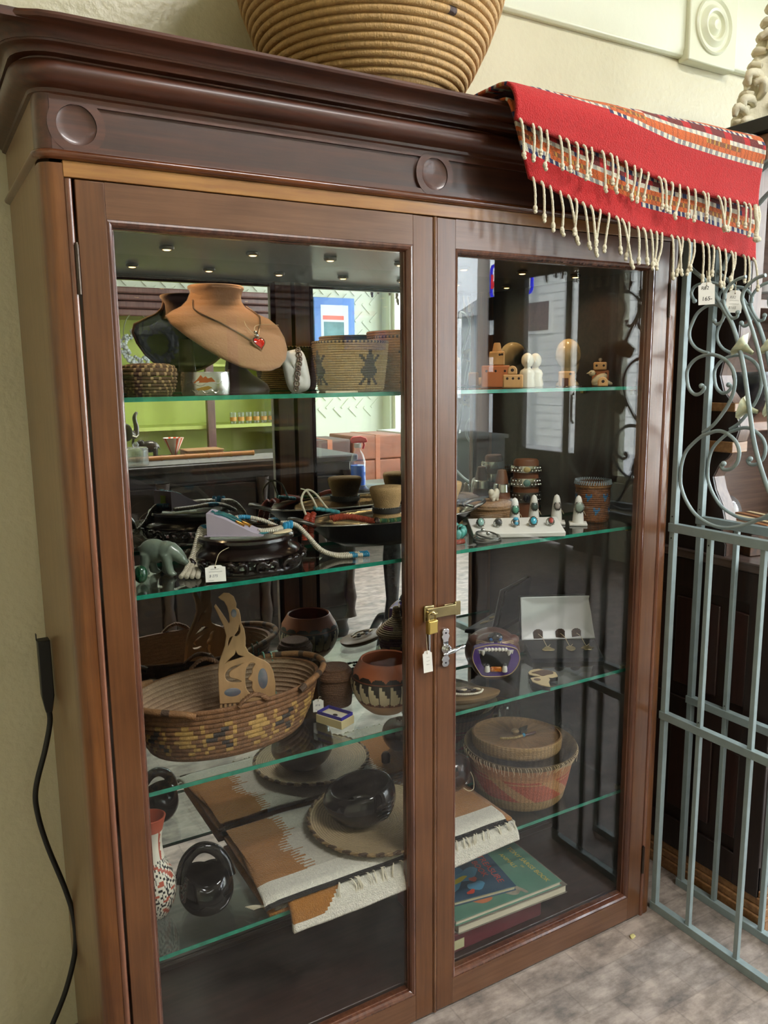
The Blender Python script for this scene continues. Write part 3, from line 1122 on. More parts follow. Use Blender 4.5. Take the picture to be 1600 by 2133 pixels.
sec_u = [(.28, 1.797), (.10, 1.799), (-.02, 1.800), (-.065, 1.799), (-.085, 1.795), (-.098, 1.785), (-.106, 1.770), (-.108, 1.755)]
sec_l = [(.24, 1.778), (.0, 1.779), (-.058, 1.779), (-.076, 1.776), (-.084, 1.766), (-.086, 1.75)]
fu = rug_layer('upper_layer', .69, 1.345, .692, 1.335, UE, sec_u, False, .006)
fl = rug_layer('lower_layer', .70, 1.345, .742, 1.372, LE, sec_l, True, .005)
O('folded_inside', MB().grid(40, 8, lambda u, v: (.70 + .64 * u, .26 - .33 * v, 1.788), lambda u, v: rc(mixc(mar, nav, .3 + .4 * (int(u * 40 + v * 8) % 2)), .2)), MATS['rug_wool'], rg)
# knotted fringe
m_cord = mat('fringe_cotton', '#d8cfb6', .85, var=.15, scale=300, bump=.4, bscale=260, bstretch=(1, 1, 2.5))


def cord_mesh(L_, lean, seed, dbl=False):
    rnd = random.Random(seed)
    b = MB()
    pts = [(0, 0, 0), (lean * .15 + rnd.uniform(-.002, .002), -.004, -L_ * .12), (lean * .45 + rnd.uniform(-.003, .003), -.005, -L_ * .5), (lean, -.004, -L_)]
    P = spl(pts, 5)
    n = len(P)
    rr = [.0021 + .00035 * (i % 2) for i in range(n)]
    b.tube(P, rr, 7)
    e = P[-1]
    b.ball(e, .0042, 8, 6, s=(1, 1, 1.1))
    b.ball(e + Vector((rnd.uniform(-.003, .003), -.001, -.005)), .0034, 8, 6, s=(1.1, 1, .8))
    return mesh('fringe_cord', b, m_cord, angle=80)


random.seed(21)
variants = [cord_mesh(l, d, i) for i, (l, d) in enumerate(((.040, .004), (.044, -.006), (.048, .008), (.042, .0), (.046, -.010), (.050, .012)))]


def fringe(fn, n, first, sc):
    for i in range(n):
        u = (i + .5 + random.uniform(-.25, .25)) / n
        p = fn(u, 1.0)
        o = O('fringe_cord', random.choice(variants), None, rg, loc=(p[0], p[1] - .003, p[2] + .003))
        k = sc * random.uniform(.85, 1.15)
        o.scale = (1, 1, k)
        o.rotation_euler = (R_(random.uniform(-4, 3)), R_(random.uniform(-9, 9)), 0)


fringe(fu, 31, 0, 1.15)
fringe(fl, 33, 0, 1.42)
# thick corner tassels
tl = MB()
for px, py, pz, sw in ((1.328, -.112, 1.65, .004), (1.318, -.114, 1.652, -.004)):
    tl.tube(spl([(px, py, pz), (px + sw * .3, py - .004, pz - .02), (px - sw, py - .005, pz - .045), (px - sw * .5, py - .004, pz - .062)], 5), .0042, 9)
tl.ball((1.325, -.118, 1.584), .008, 10, 8, s=(1.3, 1, .8))
O('corner_tassel', tl, m_cord, rg, angle=80)

price_tag('price_tag', 'white tag with R82 and 165 written in black ink', .032, .044, (1.1955, -.104, 1.471), (R_(90), R_(-3), R_(-38)),
          lines=(('R82', .0095, -.011, .008, .15), ('165-', .0115, -.010, -.014, .1)), cord=[(0, .0158, .0003), (.0005, .026, .001), (0, .045, .0)])
price_tag('price_tag', 'faded white tag with grey handwriting beside the R82 tag', .032, .045, (1.270, -.114, 1.457), (R_(90), R_(3), R_(-38)),
          lines=(('R82', .0075, -.010, .006, .2), ('$165', .0075, -.011, -.015, .2)), rows=((.002, -.010, .009), (-.005, -.010, .010)), ink=m_inkg,
          cord=[(0, .016, .0003), (-.0005, .026, .001), (0, .04, .0)], seed=9)

# ---------------------------------------------------------------- power adapter with cord on the wall
ad = T('power_adapter', 'black power adapter with cord hanging beside the cabinet', 'adapter', (-.0575, .285, .82))
m_black = mat('black_plastic', '#10110f', .45)
ab = MB()
for z, hw, hd in ((.03, .0105, .012), (-.075, .0105, .012), (-.095, .0075, .009), (-.108, .0055, .006)):
    ab.add([(-hw, -hd, z), (hw, -hd, z), (hw, hd, z), (-hw, hd, z)], [])
fs = [(3, 2, 1, 0), (12, 13, 14, 15)]
ab.f = []; ab.c = []; ab.mi = []
for f in [(0, 1, 2, 3), (15, 14, 13, 12)] + [(4 * k + i, 4 * k + 4 + i, 4 * k + 4 + (i + 1) % 4, 4 * k + (i + 1) % 4) for k in range(3) for i in range(4)]:
    ab.f.append(f); ab.c.append(None); ab.mi.append(0)
O('plug_body', ab, m_black, ad, bev=.0015)
O('wall_blade', MB().box(-.012, -.0105, -.004, .004, .03, .042), m_black, ad)
O('cord', MB().tube(spl([(0, 0, -.105), (0, 0, -.13), (-.012, 0, -.18), (-.033, 0, -.25), (-.034, 0, -.30), (-.022, 0, -.37), (.003, 0, -.47), (.013, -.005, -.535), (.010, -.005, -.60), (-.012, 0, -.68), (-.045, 0, -.75), (-.08, -.02, -.80), (-.16, -.05, -.8145)], 8), .0050, 10), m_black, ad)

# ---------------------------------------------------------------- iron garden arbor side panels
m_iron = mat('painted_iron', '#95a5a6', .45, .15, var=.12, scale=25, bump=.06, bscale=90)
m_petal = mat('cream_painted_iron', '#cfc79a', .5, .2, var=.15, scale=60, col2='#8e9a86')
sA = [(-.077, 1.42), (-.084, 1.413), (-.096, 1.418), (-.1, 1.436), (-.087, 1.45), (-.064, 1.454), (-.035, 1.44), (-.02, 1.416), (-.015, 1.399), (-.019, 1.382), (-.033, 1.366), (-.052, 1.357), (-.068, 1.353)]
sB = [(-.054, 1.284), (-.062, 1.28), (-.052, 1.268), (-.037, 1.266), (-.022, 1.278), (-.015, 1.299), (-.016, 1.321), (-.035, 1.341), (-.065, 1.35), (-.094, 1.346), (-.118, 1.332), (-.133, 1.31), (-.136, 1.282), (-.126, 1.25), (-.108, 1.223), (-.087, 1.199), (-.064, 1.184)]
sC = [(-.121, 1.121), (-.115, 1.117), (-.122, 1.109), (-.138, 1.111), (-.153, 1.125), (-.157, 1.147), (-.15, 1.166), (-.136, 1.179), (-.117, 1.188), (-.098, 1.189), (-.077, 1.182), (-.06, 1.175), (-.025, 1.143), (-.013, 1.113), (-.011, 1.082), (-.015, 1.057), (-.032, 1.027), (-.059, 1.001), (-.097, .986), (-.133, .984), (-.163, .991), (-.189, 1.002), (-.221, 1.019), (-.25, 1.037), (-.29, 1.06), (-.323, 1.10)]
rod = [(-.004, 1.540), (-.02, 1.527), (-.052, 1.502), (-.077, 1.471), (-.102, 1.438), (-.121, 1.411), (-.14, 1.367), (-.155, 1.32), (-.17, 1.256), (-.178, 1.221), (-.186, 1.185), (-.197, 1.15), (-.21, 1.118), (-.23, 1.076), (-.25, 1.05), (-.275, 1.0), (-.295, .974)]
ring = [(-.024, 1.465), (-.015, 1.481), (-.023, 1.495), (-.049, 1.500), (-.078, 1.495), (-.096, 1.481), (-.1, 1.466), (-.092, 1.458)]
hrtL = [(-.133, 1.433), (-.131, 1.424), (-.117, 1.425), (-.101, 1.45), (-.098, 1.469), (-.107, 1.487), (-.126, 1.499), (-.147, 1.503)]
hrtR = [(-.191, 1.501), (-.171, 1.497), (-.148, 1.481), (-.141, 1.463), (-.146, 1.446), (-.161, 1.415), (-.181, 1.368), (-.198, 1.315), (-.214, 1.255), (-.225, 1.18), (-.235, 1.11), (-.25, 1.06)]
GW = -.33


def make_gate(loc, label):
    g = T('iron_arbor_panel', label, 'garden gate', loc, group='grey green iron arbor panels beside the cabinet')
    for y in (0, GW):
        O('upright', MB().box(-.007, .007, y - .007, y + .007, 0, 1.60), m_iron, g, bev=.001)
    for y in (-.10, -.23):
        O('bar', MB().box(-.0055, .0055, y - .0055, y + .0055, .018, .956), m_iron, g, bev=.001)
    for z0, z1 in ((0, .020), (.500, .519), (.954, .974)):
        O('rail', MB().box(-.0085, .0085, GW - .007, .010, z0, z1), m_iron, g, bev=.001)
    for nm, c, r in (('scroll', sA, .0036), ('scroll', sB, .0039), ('scroll', sC, .0040), ('stem_rod', rod, .0046), ('scroll', ring, .0035), ('scroll', hrtL, .0034), ('stem_rod', hrtR, .0038)):
        for s in (0,):
            P = spl([(0.002 * (s), (y if not s else GW - y), z) for y, z in c], 5)
            b = MB().tube(P, r, 8)
            if nm == 'scroll':
                b.ball(P[0], r * 1.5, 8, 6)
            O(nm, b, m_iron, g, angle=70)
    for y, z, a in ((-.165, 1.350, 35), (-.185, 1.232, 15)):
        f = MB().lathe([(.004, 0), (.006, .012), (.010, .022), (.020, .032), (.026, .034), (.020, .030), (.009, .021), (.004, .012)], 14, rmod=lambda t, k: 1 + (.12 * cos(5 * t) if 3 <= k <= 5 else 0))
        O('flower', f, m_petal, g, loc=(.012, y, z), rot=(R_(-90 + a), 0, R_(20)), angle=60)
    for z, y in ((.94, 0), (.99, 0), (.94, -.10), (.53, -.10)):
        O('rivet', MB().ball((-.0075 if y == 0 else -.006, y, z), .0018, 6, 4), m_black, g)
    return g


gate1 = make_gate((1.258, .0, 0), 'nearer grey green iron arbor panel standing against the cabinet corner')
gate2 = make_gate((1.388, .03, 0), 'rear grey green iron arbor panel standing against the dark hutch')
O('arch_rod', MB().tube(spl([(0, 0, 1.58), (0, -.02, 1.65), (0, -.07, 1.715), (0, -.13, 1.753), (0, -.20, 1.765), (0, -.26, 1.74), (0, -.31, 1.68), (0, -.33, 1.58)], 8), .008, 8), m_iron, gate2)
O('arch_rod', MB().tube(spl([(0, -.02, 1.54), (0, -.06, 1.62), (0, -.13, 1.69), (0, -.20, 1.70), (0, -.27, 1.66), (0, -.325, 1.56)], 8), .005, 8), m_iron, gate2)

# ---------------------------------------------------------------- dark hutch at the right
HX, HX2, HY, HB = 1.425, 2.35, -.165, .352
hu = T('dark_hutch', 'dark carved wooden hutch with scrolled side brackets right of the gates', 'hutch', (0, 0, 0))
O('base_body', MB().box(HX, HX2, HY, HB, .07, .855), w_blk, hu, bev=.004)
bp_ = MB()
for k, (o, z0, z1) in enumerate(((.030, 0, .03), (.022, .03, .05), (.012, .05, .07), (.006, .07, .085))):
    bp_.box(HX - o * .5, HX2 + o, HY - o, HB, z0, z1)
O('plinth_moulding', bp_, w_base, hu, bev=.003)
sp = MB()      # framed side
for y0, y1, z0, z1 in ((HY, HY + .07, .07, .855), (HB - .06, HB, .07, .855), (HY, HB, .78, .855), (HY, HB, .07, .15), (HY, HB, .43, .49)):
    sp.box(HX - (.010 if z1 - z0 > .3 else .009), HX, y0, y1, z0, z1)
O('side_frame', sp, w_blk, hu, bev=.002)
for z in (.155, .495):
    for y in (-.07, .01, .09, .17, .25):
        O('side_panel', MB().box(HX - .006, HX, y - .024, y + .024, z + .03, z + (.25 if z < .4 else .26)), wood('hutch_red', '#1f0d09', '#3a1c14', 'z', rough=.5), hu, bev=.003)
for x in (1.50, 1.93):
    d = O('cupboard_door', MB().box(x, x + .38, HY - .016, HY, .12, .80), wood('hutch_front', '#3b2417', '#6a4a32', 'z', rough=.4), hu, bev=.004)
    O('key_plate', MB().box(x + .03, x + .042, HY - .02, HY - .016, .40, .46), m_black, d)
O('counter_top', MB().box(HX - .012, HX2 + .02, HY - .012, HB, .855, .878), wood('hutch_top', '#3a2d28', '#6b5a52', 'y', rough=.3), hu, bev=.004)
# scrolled bracket side, upper case
profS = [(-.012, .878), (-.012, .905), (.000, .925), (.000, .950), (-.008, .960), (.004, 1.00), (.024, 1.035), (.033, 1.065), (.018, 1.095), (-.006, 1.115), (-.014, 1.128), (-.014, 1.150), (-.022, 1.153), (-.030, 1.18), (-.026, 1.21), (-.016, 1.225),
         (-.014, 1.238), (-.004, 1.245), (.018, 1.27), (.030, 1.305), (.022, 1.34), (-.004, 1.37), (-.014, 1.395), (-.014, 1.42), (-.035, 1.43), (-.035, 1.82), (.345, 1.82), (.345, .878)]
O('scrolled_side', MB().prism(profS, lambda a, b: (HX, a, b), lambda a, b: (HX + .006, a, b)), w_blk, hu, angle=30)
O('scrolled_bracket', MB().prism(profS, lambda a, b: (HX + .006, a - .001, b), lambda a, b: (HX + .042, a - .001, b)), w_blk_lit, hu, angle=30)
O('hutch_back', MB().box(HX + .04, HX2, .325, .345, .878, 1.82), w_hback, hu)
O('hutch_side', MB().box(HX2 - .03, HX2, -.03, .345, .878, 1.82), w_blk, hu)
for z in (1.175, 1.455):
    O('shelf_board', MB().box(HX + .042, HX2 - .03, -.03, .33, z, z + .022), w_hback if z < 1.3 else w_blk_lit, hu, bev=.002)
O('bracket_cap', MB().box(HX - .006, HX + .05, -.02, .05, 1.222, 1.242).box(HX - .006, HX + .05, -.02, .05, 1.126, 1.152), w_base, hu, bev=.002)
O('cornice_board', MB().box(HX - .004, HX2, -.06, .345, 1.76, 1.82), w_hback, hu, bev=.004)
pk_ = tag(O('black_plank', MB().box(1.41, 2.36, -.14, .35, 1.8205, 1.852), mat('black_paint', '#1b1d1c', .5, var=.2, scale=12), None, bev=.003), 'black plank lying on top of the dark hutch', 'plank')

# items in the hutch
bx = T('inlaid_box', 'flat inlaid wooden box with striped lid on the hutch counter', 'box', (1.575, .02, .8785), (0, 0, R_(-12)))
O('body', MB().box(-.09, .09, -.09, .09, 0, .055), mat('tortoise_inlay', '#5c3a1f', .35, var=.9, scale=70, col2='#150d08'), bx, bev=.002)
O('lid', MB().box(-.095, .095, -.095, .095, .056, .072), mat('burl', '#5b4030', .35, var=.3, scale=60), bx, bev=.002)
for i in range(5):
    O('lid_stripe', MB().box(-.08 + i * .034, -.08 + i * .034 + .015, -.09, .09, .0721, .0731), mat('maple_inlay', '#d9c79c', .35) if i % 2 == 0 else mat('cherry_inlay', '#a5744d', .35), bx)
m_poly = glass_mat('poly_bag', (.93, .92, .98), rough=.12, f0=.10, haze=.35)
for k, (x, y, s, lb) in enumerate(((1.56, .14, 1.0, 'rounded clear plastic bag with purple seal behind the inlaid box'), (1.66, .17, 1.15, 'crumpled clear plastic bag furthest behind the inlaid box'))):
    bgt = T('plastic_bag', lb, 'bag', (x, y, .8785))
    random.seed(30 + k)
    O('bag_film', MB().ball((0, 0, .045 * s), (.055 * s, .03, .048 * s), 18, 12, M=None), m_poly, bgt)
    O('contents', MB().ball((0, 0, .022), (.04, .02, .0215), 12, 8), mat('grey_beads', '#55565c', .6, var=.5, scale=120), bgt)
    if k == 0:
        O('zip_seal', MB().tube([(.054 * cos(R_(15 + 10 * i)), -.031 + .004 * abs(i - 7.5) / 7.5, .012 + .075 * sin(R_(15 + 10 * i))) for i in range(16)], .0016, 6), mat('purple_zip', '#8a4fa8', .4), bgt)
hb = T('black_bowl', 'large glossy black bowl on the middle hutch shelf', 'bowl', (1.60, .12, 1.1975))
O('bowl_wall', MB().lathe([(.0005, 0), (.05, 0), (.08, .03), (.10, .07), (.105, .10), (.10, .115), (.095, .10), (.075, .03), (.0005, .01)], 32), mat('black_gloss', '#0c0c10', .25), hb)
jr = T('lidded_jar', 'small clear jar with white screw lid on the upper hutch shelf', 'jar', (1.60, .04, 1.4775))
O('glass_body', MB().lathe([(.0005, 0), (.028, 0), (.03, .004), (.03, .022), (.024, .026)], 24), glass_mat('jar_glass', (.9, .92, .95), f0=.08, haze=.4), jr)
O('screw_lid', MB().lathe([(.026, .024), (.027, .025), (.027, .042), (.024, .045), (.0005, .045)], 24, rmod=lambda a, k: 1 + .012 * cos(24 * a)), mat('white_plastic', '#dfe3e6', .4), jr)

# plaster ornament on the plank
m_pls = mat('cream_plaster', '#dcd5bb', .6, var=.12, scale=30, bump=.35, bscale=70)
orn = T('plaster_ornament', 'cream carved plaster leaf ornament standing on the black plank', 'ornament', (1.50, .03, 1.852), (0, 0, R_(-38)))
ol = [(-.045, 0), (.22, 0), (.22, .34), (.08, .34), (.05, .30), (.045, .27), (.02, .25), (.025, .215), (.0, .20), (.006, .175), (-.012, .16), (-.006, .14), (-.024, .125), (-.018, .105), (-.034, .085), (-.03, .06), (-.044, .04)]
O('back_slab', MB().prism(ol, lambda a, b: (a, 0, b), lambda a, b: (a, .05, b)), m_pls, orn, bev=.006, angle=50)
lf = MB()
random.seed(77)
for i in range(60):        # curled acanthus lobes
    z = random.uniform(.012, .32)
    x0 = -.026 + .10 * max(0, z - .05) / .3
    x = random.uniform(x0, .2)
    a = random.uniform(.5, 2.6)
    l = random.uniform(.022, .042)
    P = spl([(x, .004, z), (x + l * .5 * cos(a), -.010, z + l * .5 * sin(a)), (x + l * cos(a + .5), -.020, z + l * sin(a + .5)), (x + l * .9 * cos(a + 1.1), -.016, z + l * .9 * sin(a + 1.1))], 4)
    n = len(P)
    lf.tube(P, [.003 + .0075 * sin(pi * (k + .6) / (n + .6)) for k in range(n)], 8)
for i in range(9):
    z = .022 + i * .030
    x0 = -.040 + .075 * max(0, z - .03) / .3
    lf.tube([(x0 + .012, .045, z + .006), (x0, .02, z + .002), (x0 - .002, .0, z), (x0 + .014, -.012, z - .004)], [.008, .010, .010, .006], 8)
lr = O('leaf_relief', lf, m_pls, orn, angle=80)
fl_ = MB()
for cx, cz in ((.10, .10), (.15, .22), (.06, .19)):
    for k in range(6):
        a = k * pi / 3
        fl_.ball((cx + .018 * cos(a), -.016, cz + .018 * sin(a)), (.012, .009, .012), 8, 6)
    fl_.ball((cx, -.022, cz), (.009, .009, .009), 8, 6)
O('rosettes', fl_, m_pls, orn, angle=80)
tag(O('ceiling_cup', MB(), m_pls), '', '') if False else None
# scrap on the floor
lfm = MB().grid(6, 4, lambda u, v: ((u - .5) * .022, (v - .5) * .013 * (1 - abs(2 * u - 1) ** 2 * .8), .002 + .002 * sin(u * 5)))
lo_ = O('fallen_leaf', lfm, mat('yellow_leaf', '#d8cf8a', .6), loc=(1.133, -.045, .001), rot=(0, 0, .6))
lo_.modifiers.new('t', 'SOLIDIFY').thickness = .0006
tag(lo_, 'small yellow leaf lying on the floor by the cabinet door', 'leaf')
# ================================================================= top shelf
Z = S1 + .0004
m_silver = mat('silver', '#c4c2bd', .22, 1.0, var=.1, scale=50)
m_silverd = mat('dark_silver', '#6b6862', .35, 1.0, var=.3, scale=90)
m_weave = mat('woven_fibre', attr=True, rough=.65, var=.25, scale=300, bump=.3, bscale=350)


def coiled(parent, prof, nc, depth, ns, colfn, inner=None, part='coiled_body', per=5, incol=None):
    """coiled basket wall; colfn(row, stitch)->rgb"""
    p = coil_prof(prof, nc, depth, per)
    cache = {}

    def cf(a, k, r, z):
        key = (min(nc - 1, k // per), int(a / (2 * pi) * ns) % ns)
        if key not in cache: cache[key] = colfn(*key)
        return cache[key]
    b = MB().lathe(p, ns, col=cf)
    if inner:
        b.lathe(inner, max(32, ns // 2), col=incol or colfn(0, 0))
    return O(part, b, m_weave, parent, angle=80)


# brown lidded basket
lb = T('lidded_basket', 'small dark brown lidded basket at left end of top shelf', 'basket', (.130, .168, Z))
dbr, fleck = lin('#54371f'), lin('#a88a5e')
random.seed(3)
coiled(lb, [(.034, 0), (.041, .008), (.0445, .022), (.044, .031)], 6, .0022, 64, lambda r, s: fleck if (s + r) % 3 == 0 and random.random() < .7 else rc(dbr, .2), inner=[(.034, 0), (.0005, 0)])
coiled(lb, [(.0452, .0315), (.0465, .034), (.0452, .043), (.042, .048), (.030, .051), (.0005, .052)], 8, .002, 64, lambda r, s: fleck if (s + 2 * r) % 3 == 0 and random.random() < .7 else rc(dbr, .2), part='lid')

# silver cuff with inlaid mountains
cf = T('cuff_bracelet', 'wide polished silver cuff bracelet with copper mountain inlay', 'bracelet', (.210, .108, Z), (0, 0, R_(-24)))
RC, HC = .041, .038
a0, a1 = R_(-90 - 68), R_(-90 + 68)
pf = [(RC, .001), (RC + .0012, 0), (RC + .0018, .002), (RC + .0030, HC * .5), (RC + .0018, HC - .002), (RC + .0012, HC), (RC, HC - .001), (RC + .0012, HC * .5)]
O('band', MB().lathe(pf, 40, sx=1.0, sy=.72, a0=a0, a1=a1, closed=True), m_silver, cf)


def oncuff(a, z, o=.0032):
    r = RC + o - .0012 * abs(2 * z / HC - 1) ** 2
    return Vector((r * sin(a), -r * cos(a) * .72, z))


def cuffplate(name, pts, m, o=.0034):
    b = MB()
    n = len(pts)
    c = (sum(p[0] for p in pts) / n, sum(p[1] for p in pts) / n)
    b.add([oncuff(*c, o + .0008)] + [oncuff(*p, o) for p in pts], [(0, 1 + i, 1 + (i + 1) % n) for i in range(n)])
    return O(name, b, m, cf, angle=60)


cuffplate('copper_mountains', [(-.42, .020), (-.25, .026), (-.12, .033), (-.04, .028), (.06, .031), (.16, .027), (.28, .029), (.42, .022), (.2, .0205), (-.1, .0205)], mat('copper', '#b8653f', .35, 1.0))
cuffplate('gold_hills', [(-.35, .010), (-.1, .013), (.15, .015), (.3, .012), (.1, .008), (-.2, .007)], mat('gold', '#b08d4a', .35, 1.0))
O('wire_line', MB().tube([oncuff(-.7 + 1.4 * i / 24, .018 + .003 * sin(i * .5) + (.006 if i > 16 else 0) * (i - 16) / 8, .0036) for i in range(25)], .0006, 6)
  .tube([oncuff(-.6 + 1.15 * i / 24, .006 + .0025 * sin(i * .8), .0036) for i in range(25)], .0006, 6), mat('silver_wire', '#e6e4df', .15, 1.0), cf)

# necklace bust
m_tan = mat('tan_suede', '#97704f', .85, var=.08, scale=18, bump=.12, bscale=260, sheen=.3)
m_bblk = mat('black_lacquer', '#0d0b0a', .16, coat=.6)
bu = T('necklace_bust', 'tan suede necklace display bust wearing a red heart pendant', 'display bust', (.283, .205, Z), (0, 0, R_(12)))
bu.scale = (1.12, 1.12, 1.08)
rows = [(.036, .014, -.108, .004), (.042, .036, -.108, .010), (.055, .058, -.102, .018), (.072, .076, -.090, .026), (.092, .090, -.073, .036), (.112, .098, -.052, .044), (.126, .094, -.034, .048),
        (.136, .074, -.020, .048), (.144, .056, -.014, .046), (.154, .046, -.013, .044), (.166, .043, -.016, .042), (.174, .045, -.019, .042)]


def bust_pt(s, t, off=0.0):
    t = max(0, min(1, t)) * (len(rows) - 1)
    i = min(len(rows) - 2, int(t)); f = t - i
    z, hw, y, cu = [a + (b - a) * f for a, b in zip(rows[i], rows[i + 1])]
    an = s * pi / 2 * .98
    p = Vector((hw * sin(an), y + cu * 1.25 * (1 - cos(an)) + .012 * (1 - abs(s)) * 0, z))
    return p + Vector((sin(an) * .6, -1, .35)).normalized() * off


sh = O('chest', MB().grid(36, 44, lambda u, v: bust_pt(u * 2 - 1, v)), [m_tan, m_bblk], bu, angle=80)
sm = sh.modifiers.new('shell', 'SOLIDIFY'); sm.thickness = .0045; sm.offset = -1; sm.material_offset = 1; sm.material_offset_rim = 0
O('neck', MB().lathe([(.046, .134), (.0425, .146), (.041, .160), (.0435, .170), (.0465, .174), (.046, .1775), (.043, .179), (.0005, .179)], 40, c=(0, .026, 0), sy=.92), m_tan, bu, angle=50)
O('stand_foot', MB().lathe([(.0005, 0), (.052, 0), (.054, .006), (.050, .014), (.040, .022), (.026, .030), (.016, .04), (.012, .10), (.0005, .10)], 36, c=(0, -.03, 0), sy=.8), mat('dark_stand', '#33251f', .45), bu)
m_chain = mat('chain_silver', '#9c8f84', .3, 1.0)
pth = [bust_pt(-.78 + .72 * i / 14, .80 - .47 * (i / 14) ** .9, .0022) for i in range(15)] + [bust_pt(.05 + .55 * i / 12, .34 + .40 * (i / 12), .0022) for i in range(13)]
nk = T('heart_necklace', 'silver chain necklace with red enamel heart on the tan bust', 'necklace', bu.location, bu.rotation_euler)
nk.scale = bu.scale
O('chain', MB().tube(pth, .0013, 6), m_chain, nk)
hp = bust_pt(0.02, .30, .004)
ht = [(16 * sin(t) ** 3 / 16, (13 * cos(t) - 5 * cos(2 * t) - 2 * cos(3 * t) - cos(4 * t)) / 16) for t in [2 * pi * i / 36 for i in range(36)]]
hM = Matrix.Translation(hp) @ Matrix.Rotation(R_(8), 4, 'Z') @ Matrix.Rotation(R_(66), 4, 'X')


def heart(sc, d0, d1, dome):
    b = MB()
    n = len(ht)
    v = [(x * sc, y * sc, d0) for x, y in ht] + [(x * sc, y * sc, d1) for x, y in ht] + [(x * sc * .6, y * sc * .6, d1 + dome) for x, y in ht] + [(0, 0, d1 + dome * 1.2)]
    f = [tuple(range(n - 1, -1, -1))]
    for k in range(2):
        f += [(k * n + i, k * n + (i + 1) % n, (k + 1) * n + (i + 1) % n, (k + 1) * n + i) for i in range(n)]
    f += [(2 * n + i, 2 * n + (i + 1) % n, 3 * n) for i in range(n)]
    b.add([tuple(hM @ Vector(p)) for p in v], f)
    return b


pd = O('heart_pendant', heart(.0125, 0, .003, 0.0), m_silver, nk, angle=50)
O('red_enamel', heart(.0105, .002, .0034, .0016), mat('red_enamel', '#c01b14', .12, coat=.8), pd, angle=60)
O('bail', MB().ball(hM @ Vector((0, .013, .002)), .004, 10, 8).ball(hM @ Vector((0, .019, .002)), .003, 8, 6), m_silver, nk)
O('tag_string', MB().tube(spl([bust_pt(.03, .36, .004), bust_pt(.10, .43, .006), bust_pt(.3, .45, .005), bust_pt(.62, .46, .004)], 6), .0006, 5).tube(spl([bust_pt(.03, .36, .004), bust_pt(-.02, .42, .007), bust_pt(.0, .47, .006)], 5), .0006, 5), m_string, nk)

# white display pillow with bracelet
pw = T('display_pillow', 'small white leatherette pillow standing on top shelf', 'pillow', (.398, .158, Z), (0, 0, R_(-32)))


def pillow_fn(w, h, d):
    def f(u, v):
        a = u * 2 * pi
        p = (v - .5) * pi
        sx = (abs(cos(a)) ** .55) * (1 if cos(a) >= 0 else -1)
        sz = (abs(sin(a)) ** .55) * (1 if sin(a) >= 0 else -1)
        k = abs(cos(p)) ** .45
        return Vector((w / 2 * sx * k, d / 2 * sin(p) * (1 - .25 * (sx * sz) ** 2), h / 2 * sz * k))
    return f


pf_ = pillow_fn(.046, .080, .034)
Mp = Matrix.Translation((0, .004, .0385)) @ Matrix.Rotation(R_(-10), 4, 'X') @ Matrix.Rotation(R_(-12), 4, 'Y')
O('cushion', MB().grid(40, 16, lambda u, v: Mp @ pf_(u, v)), mat('white_leatherette', '#d9d8d2', .42, bump=.05, bscale=200), pw, angle=80)
br = T('link_bracelet', 'antique silver link bracelet around the white pillow', 'bracelet', pw.location, pw.rotation_euler)
m_anti = mat('antique_links', '#8d7a76', .3, 1.0, var=.3, scale=150)
for i in range(9):
    t = i / 8
    c = Mp @ Vector((.013 - .022 * max(0, t - .25) * 1.1, -.0185 + .006 * (2 * t - 1) ** 2, .034 - .068 * t))
    k = O('link', MB().tube([c + Vector((.0048 * cos(a) * (.8 + .2 * (i % 2)), -.001, .0052 * sin(a))) for a in [2 * pi * q / 14 for q in range(14)]], .0014, 6, closed=True).ball(c, .0022, 8, 6, s=(1, .5, 1)), m_anti, br, angle=70)

# figured coil baskets
cream, dk = lin('#bd9c62'), lin('#463325')
FIG = ["......##......", "......##......", ".##..####..##.", "..##.####.##..", "...########...", "....######....", "....######....", "...########...", "..##########..", "..##########..", "...########...", "....######....", "...##.##.##...", "..##..##..##..", ".##...##...##."]


def figcol(off, ns, base):
    def f(r, s):
        c = rc(base, .10)
        rr = r - 3
        if 0 <= rr < len(FIG):
            q = (s + off) % (ns // 4)
            if q < 14 and FIG[len(FIG) - 1 - rr][q] == '#': return rc(dk, .2)
        if r == 21: return rc(dk, .15) if s % 2 else rc(base, .1)
        return c
    return f


random.seed(8)
b1 = T('figured_basket', 'straight sided tan coiled basket with dark turtle figures', 'basket', (.520, .172, Z), (0, 0, R_(0)))
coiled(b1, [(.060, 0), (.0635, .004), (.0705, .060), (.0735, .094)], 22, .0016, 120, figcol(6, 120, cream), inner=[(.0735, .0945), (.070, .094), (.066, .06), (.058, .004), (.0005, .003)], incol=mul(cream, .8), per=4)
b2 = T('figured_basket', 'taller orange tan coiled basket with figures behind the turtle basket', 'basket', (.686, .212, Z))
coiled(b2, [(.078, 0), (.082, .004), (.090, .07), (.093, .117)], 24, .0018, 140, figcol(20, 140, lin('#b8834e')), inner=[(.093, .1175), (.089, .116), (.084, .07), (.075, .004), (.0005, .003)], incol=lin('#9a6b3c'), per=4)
# flat feather lying by the pillow
tag(O('shell_slip', MB().grid(10, 4, lambda u, v: (.06 * (u - .5), .009 * (v - .5) * (1 - (2 * u - 1) ** 2 * .9), .0012 + .001 * sin(v * 3.1))), mat('cream_horn', '#cfc1a0', .5), loc=(.455, .085, Z), rot=(0, 0, -.3)).modifiers.new('t', 'SOLIDIFY').id_data,
    'thin cream sliver lying in front of the figured basket', 'ornament')

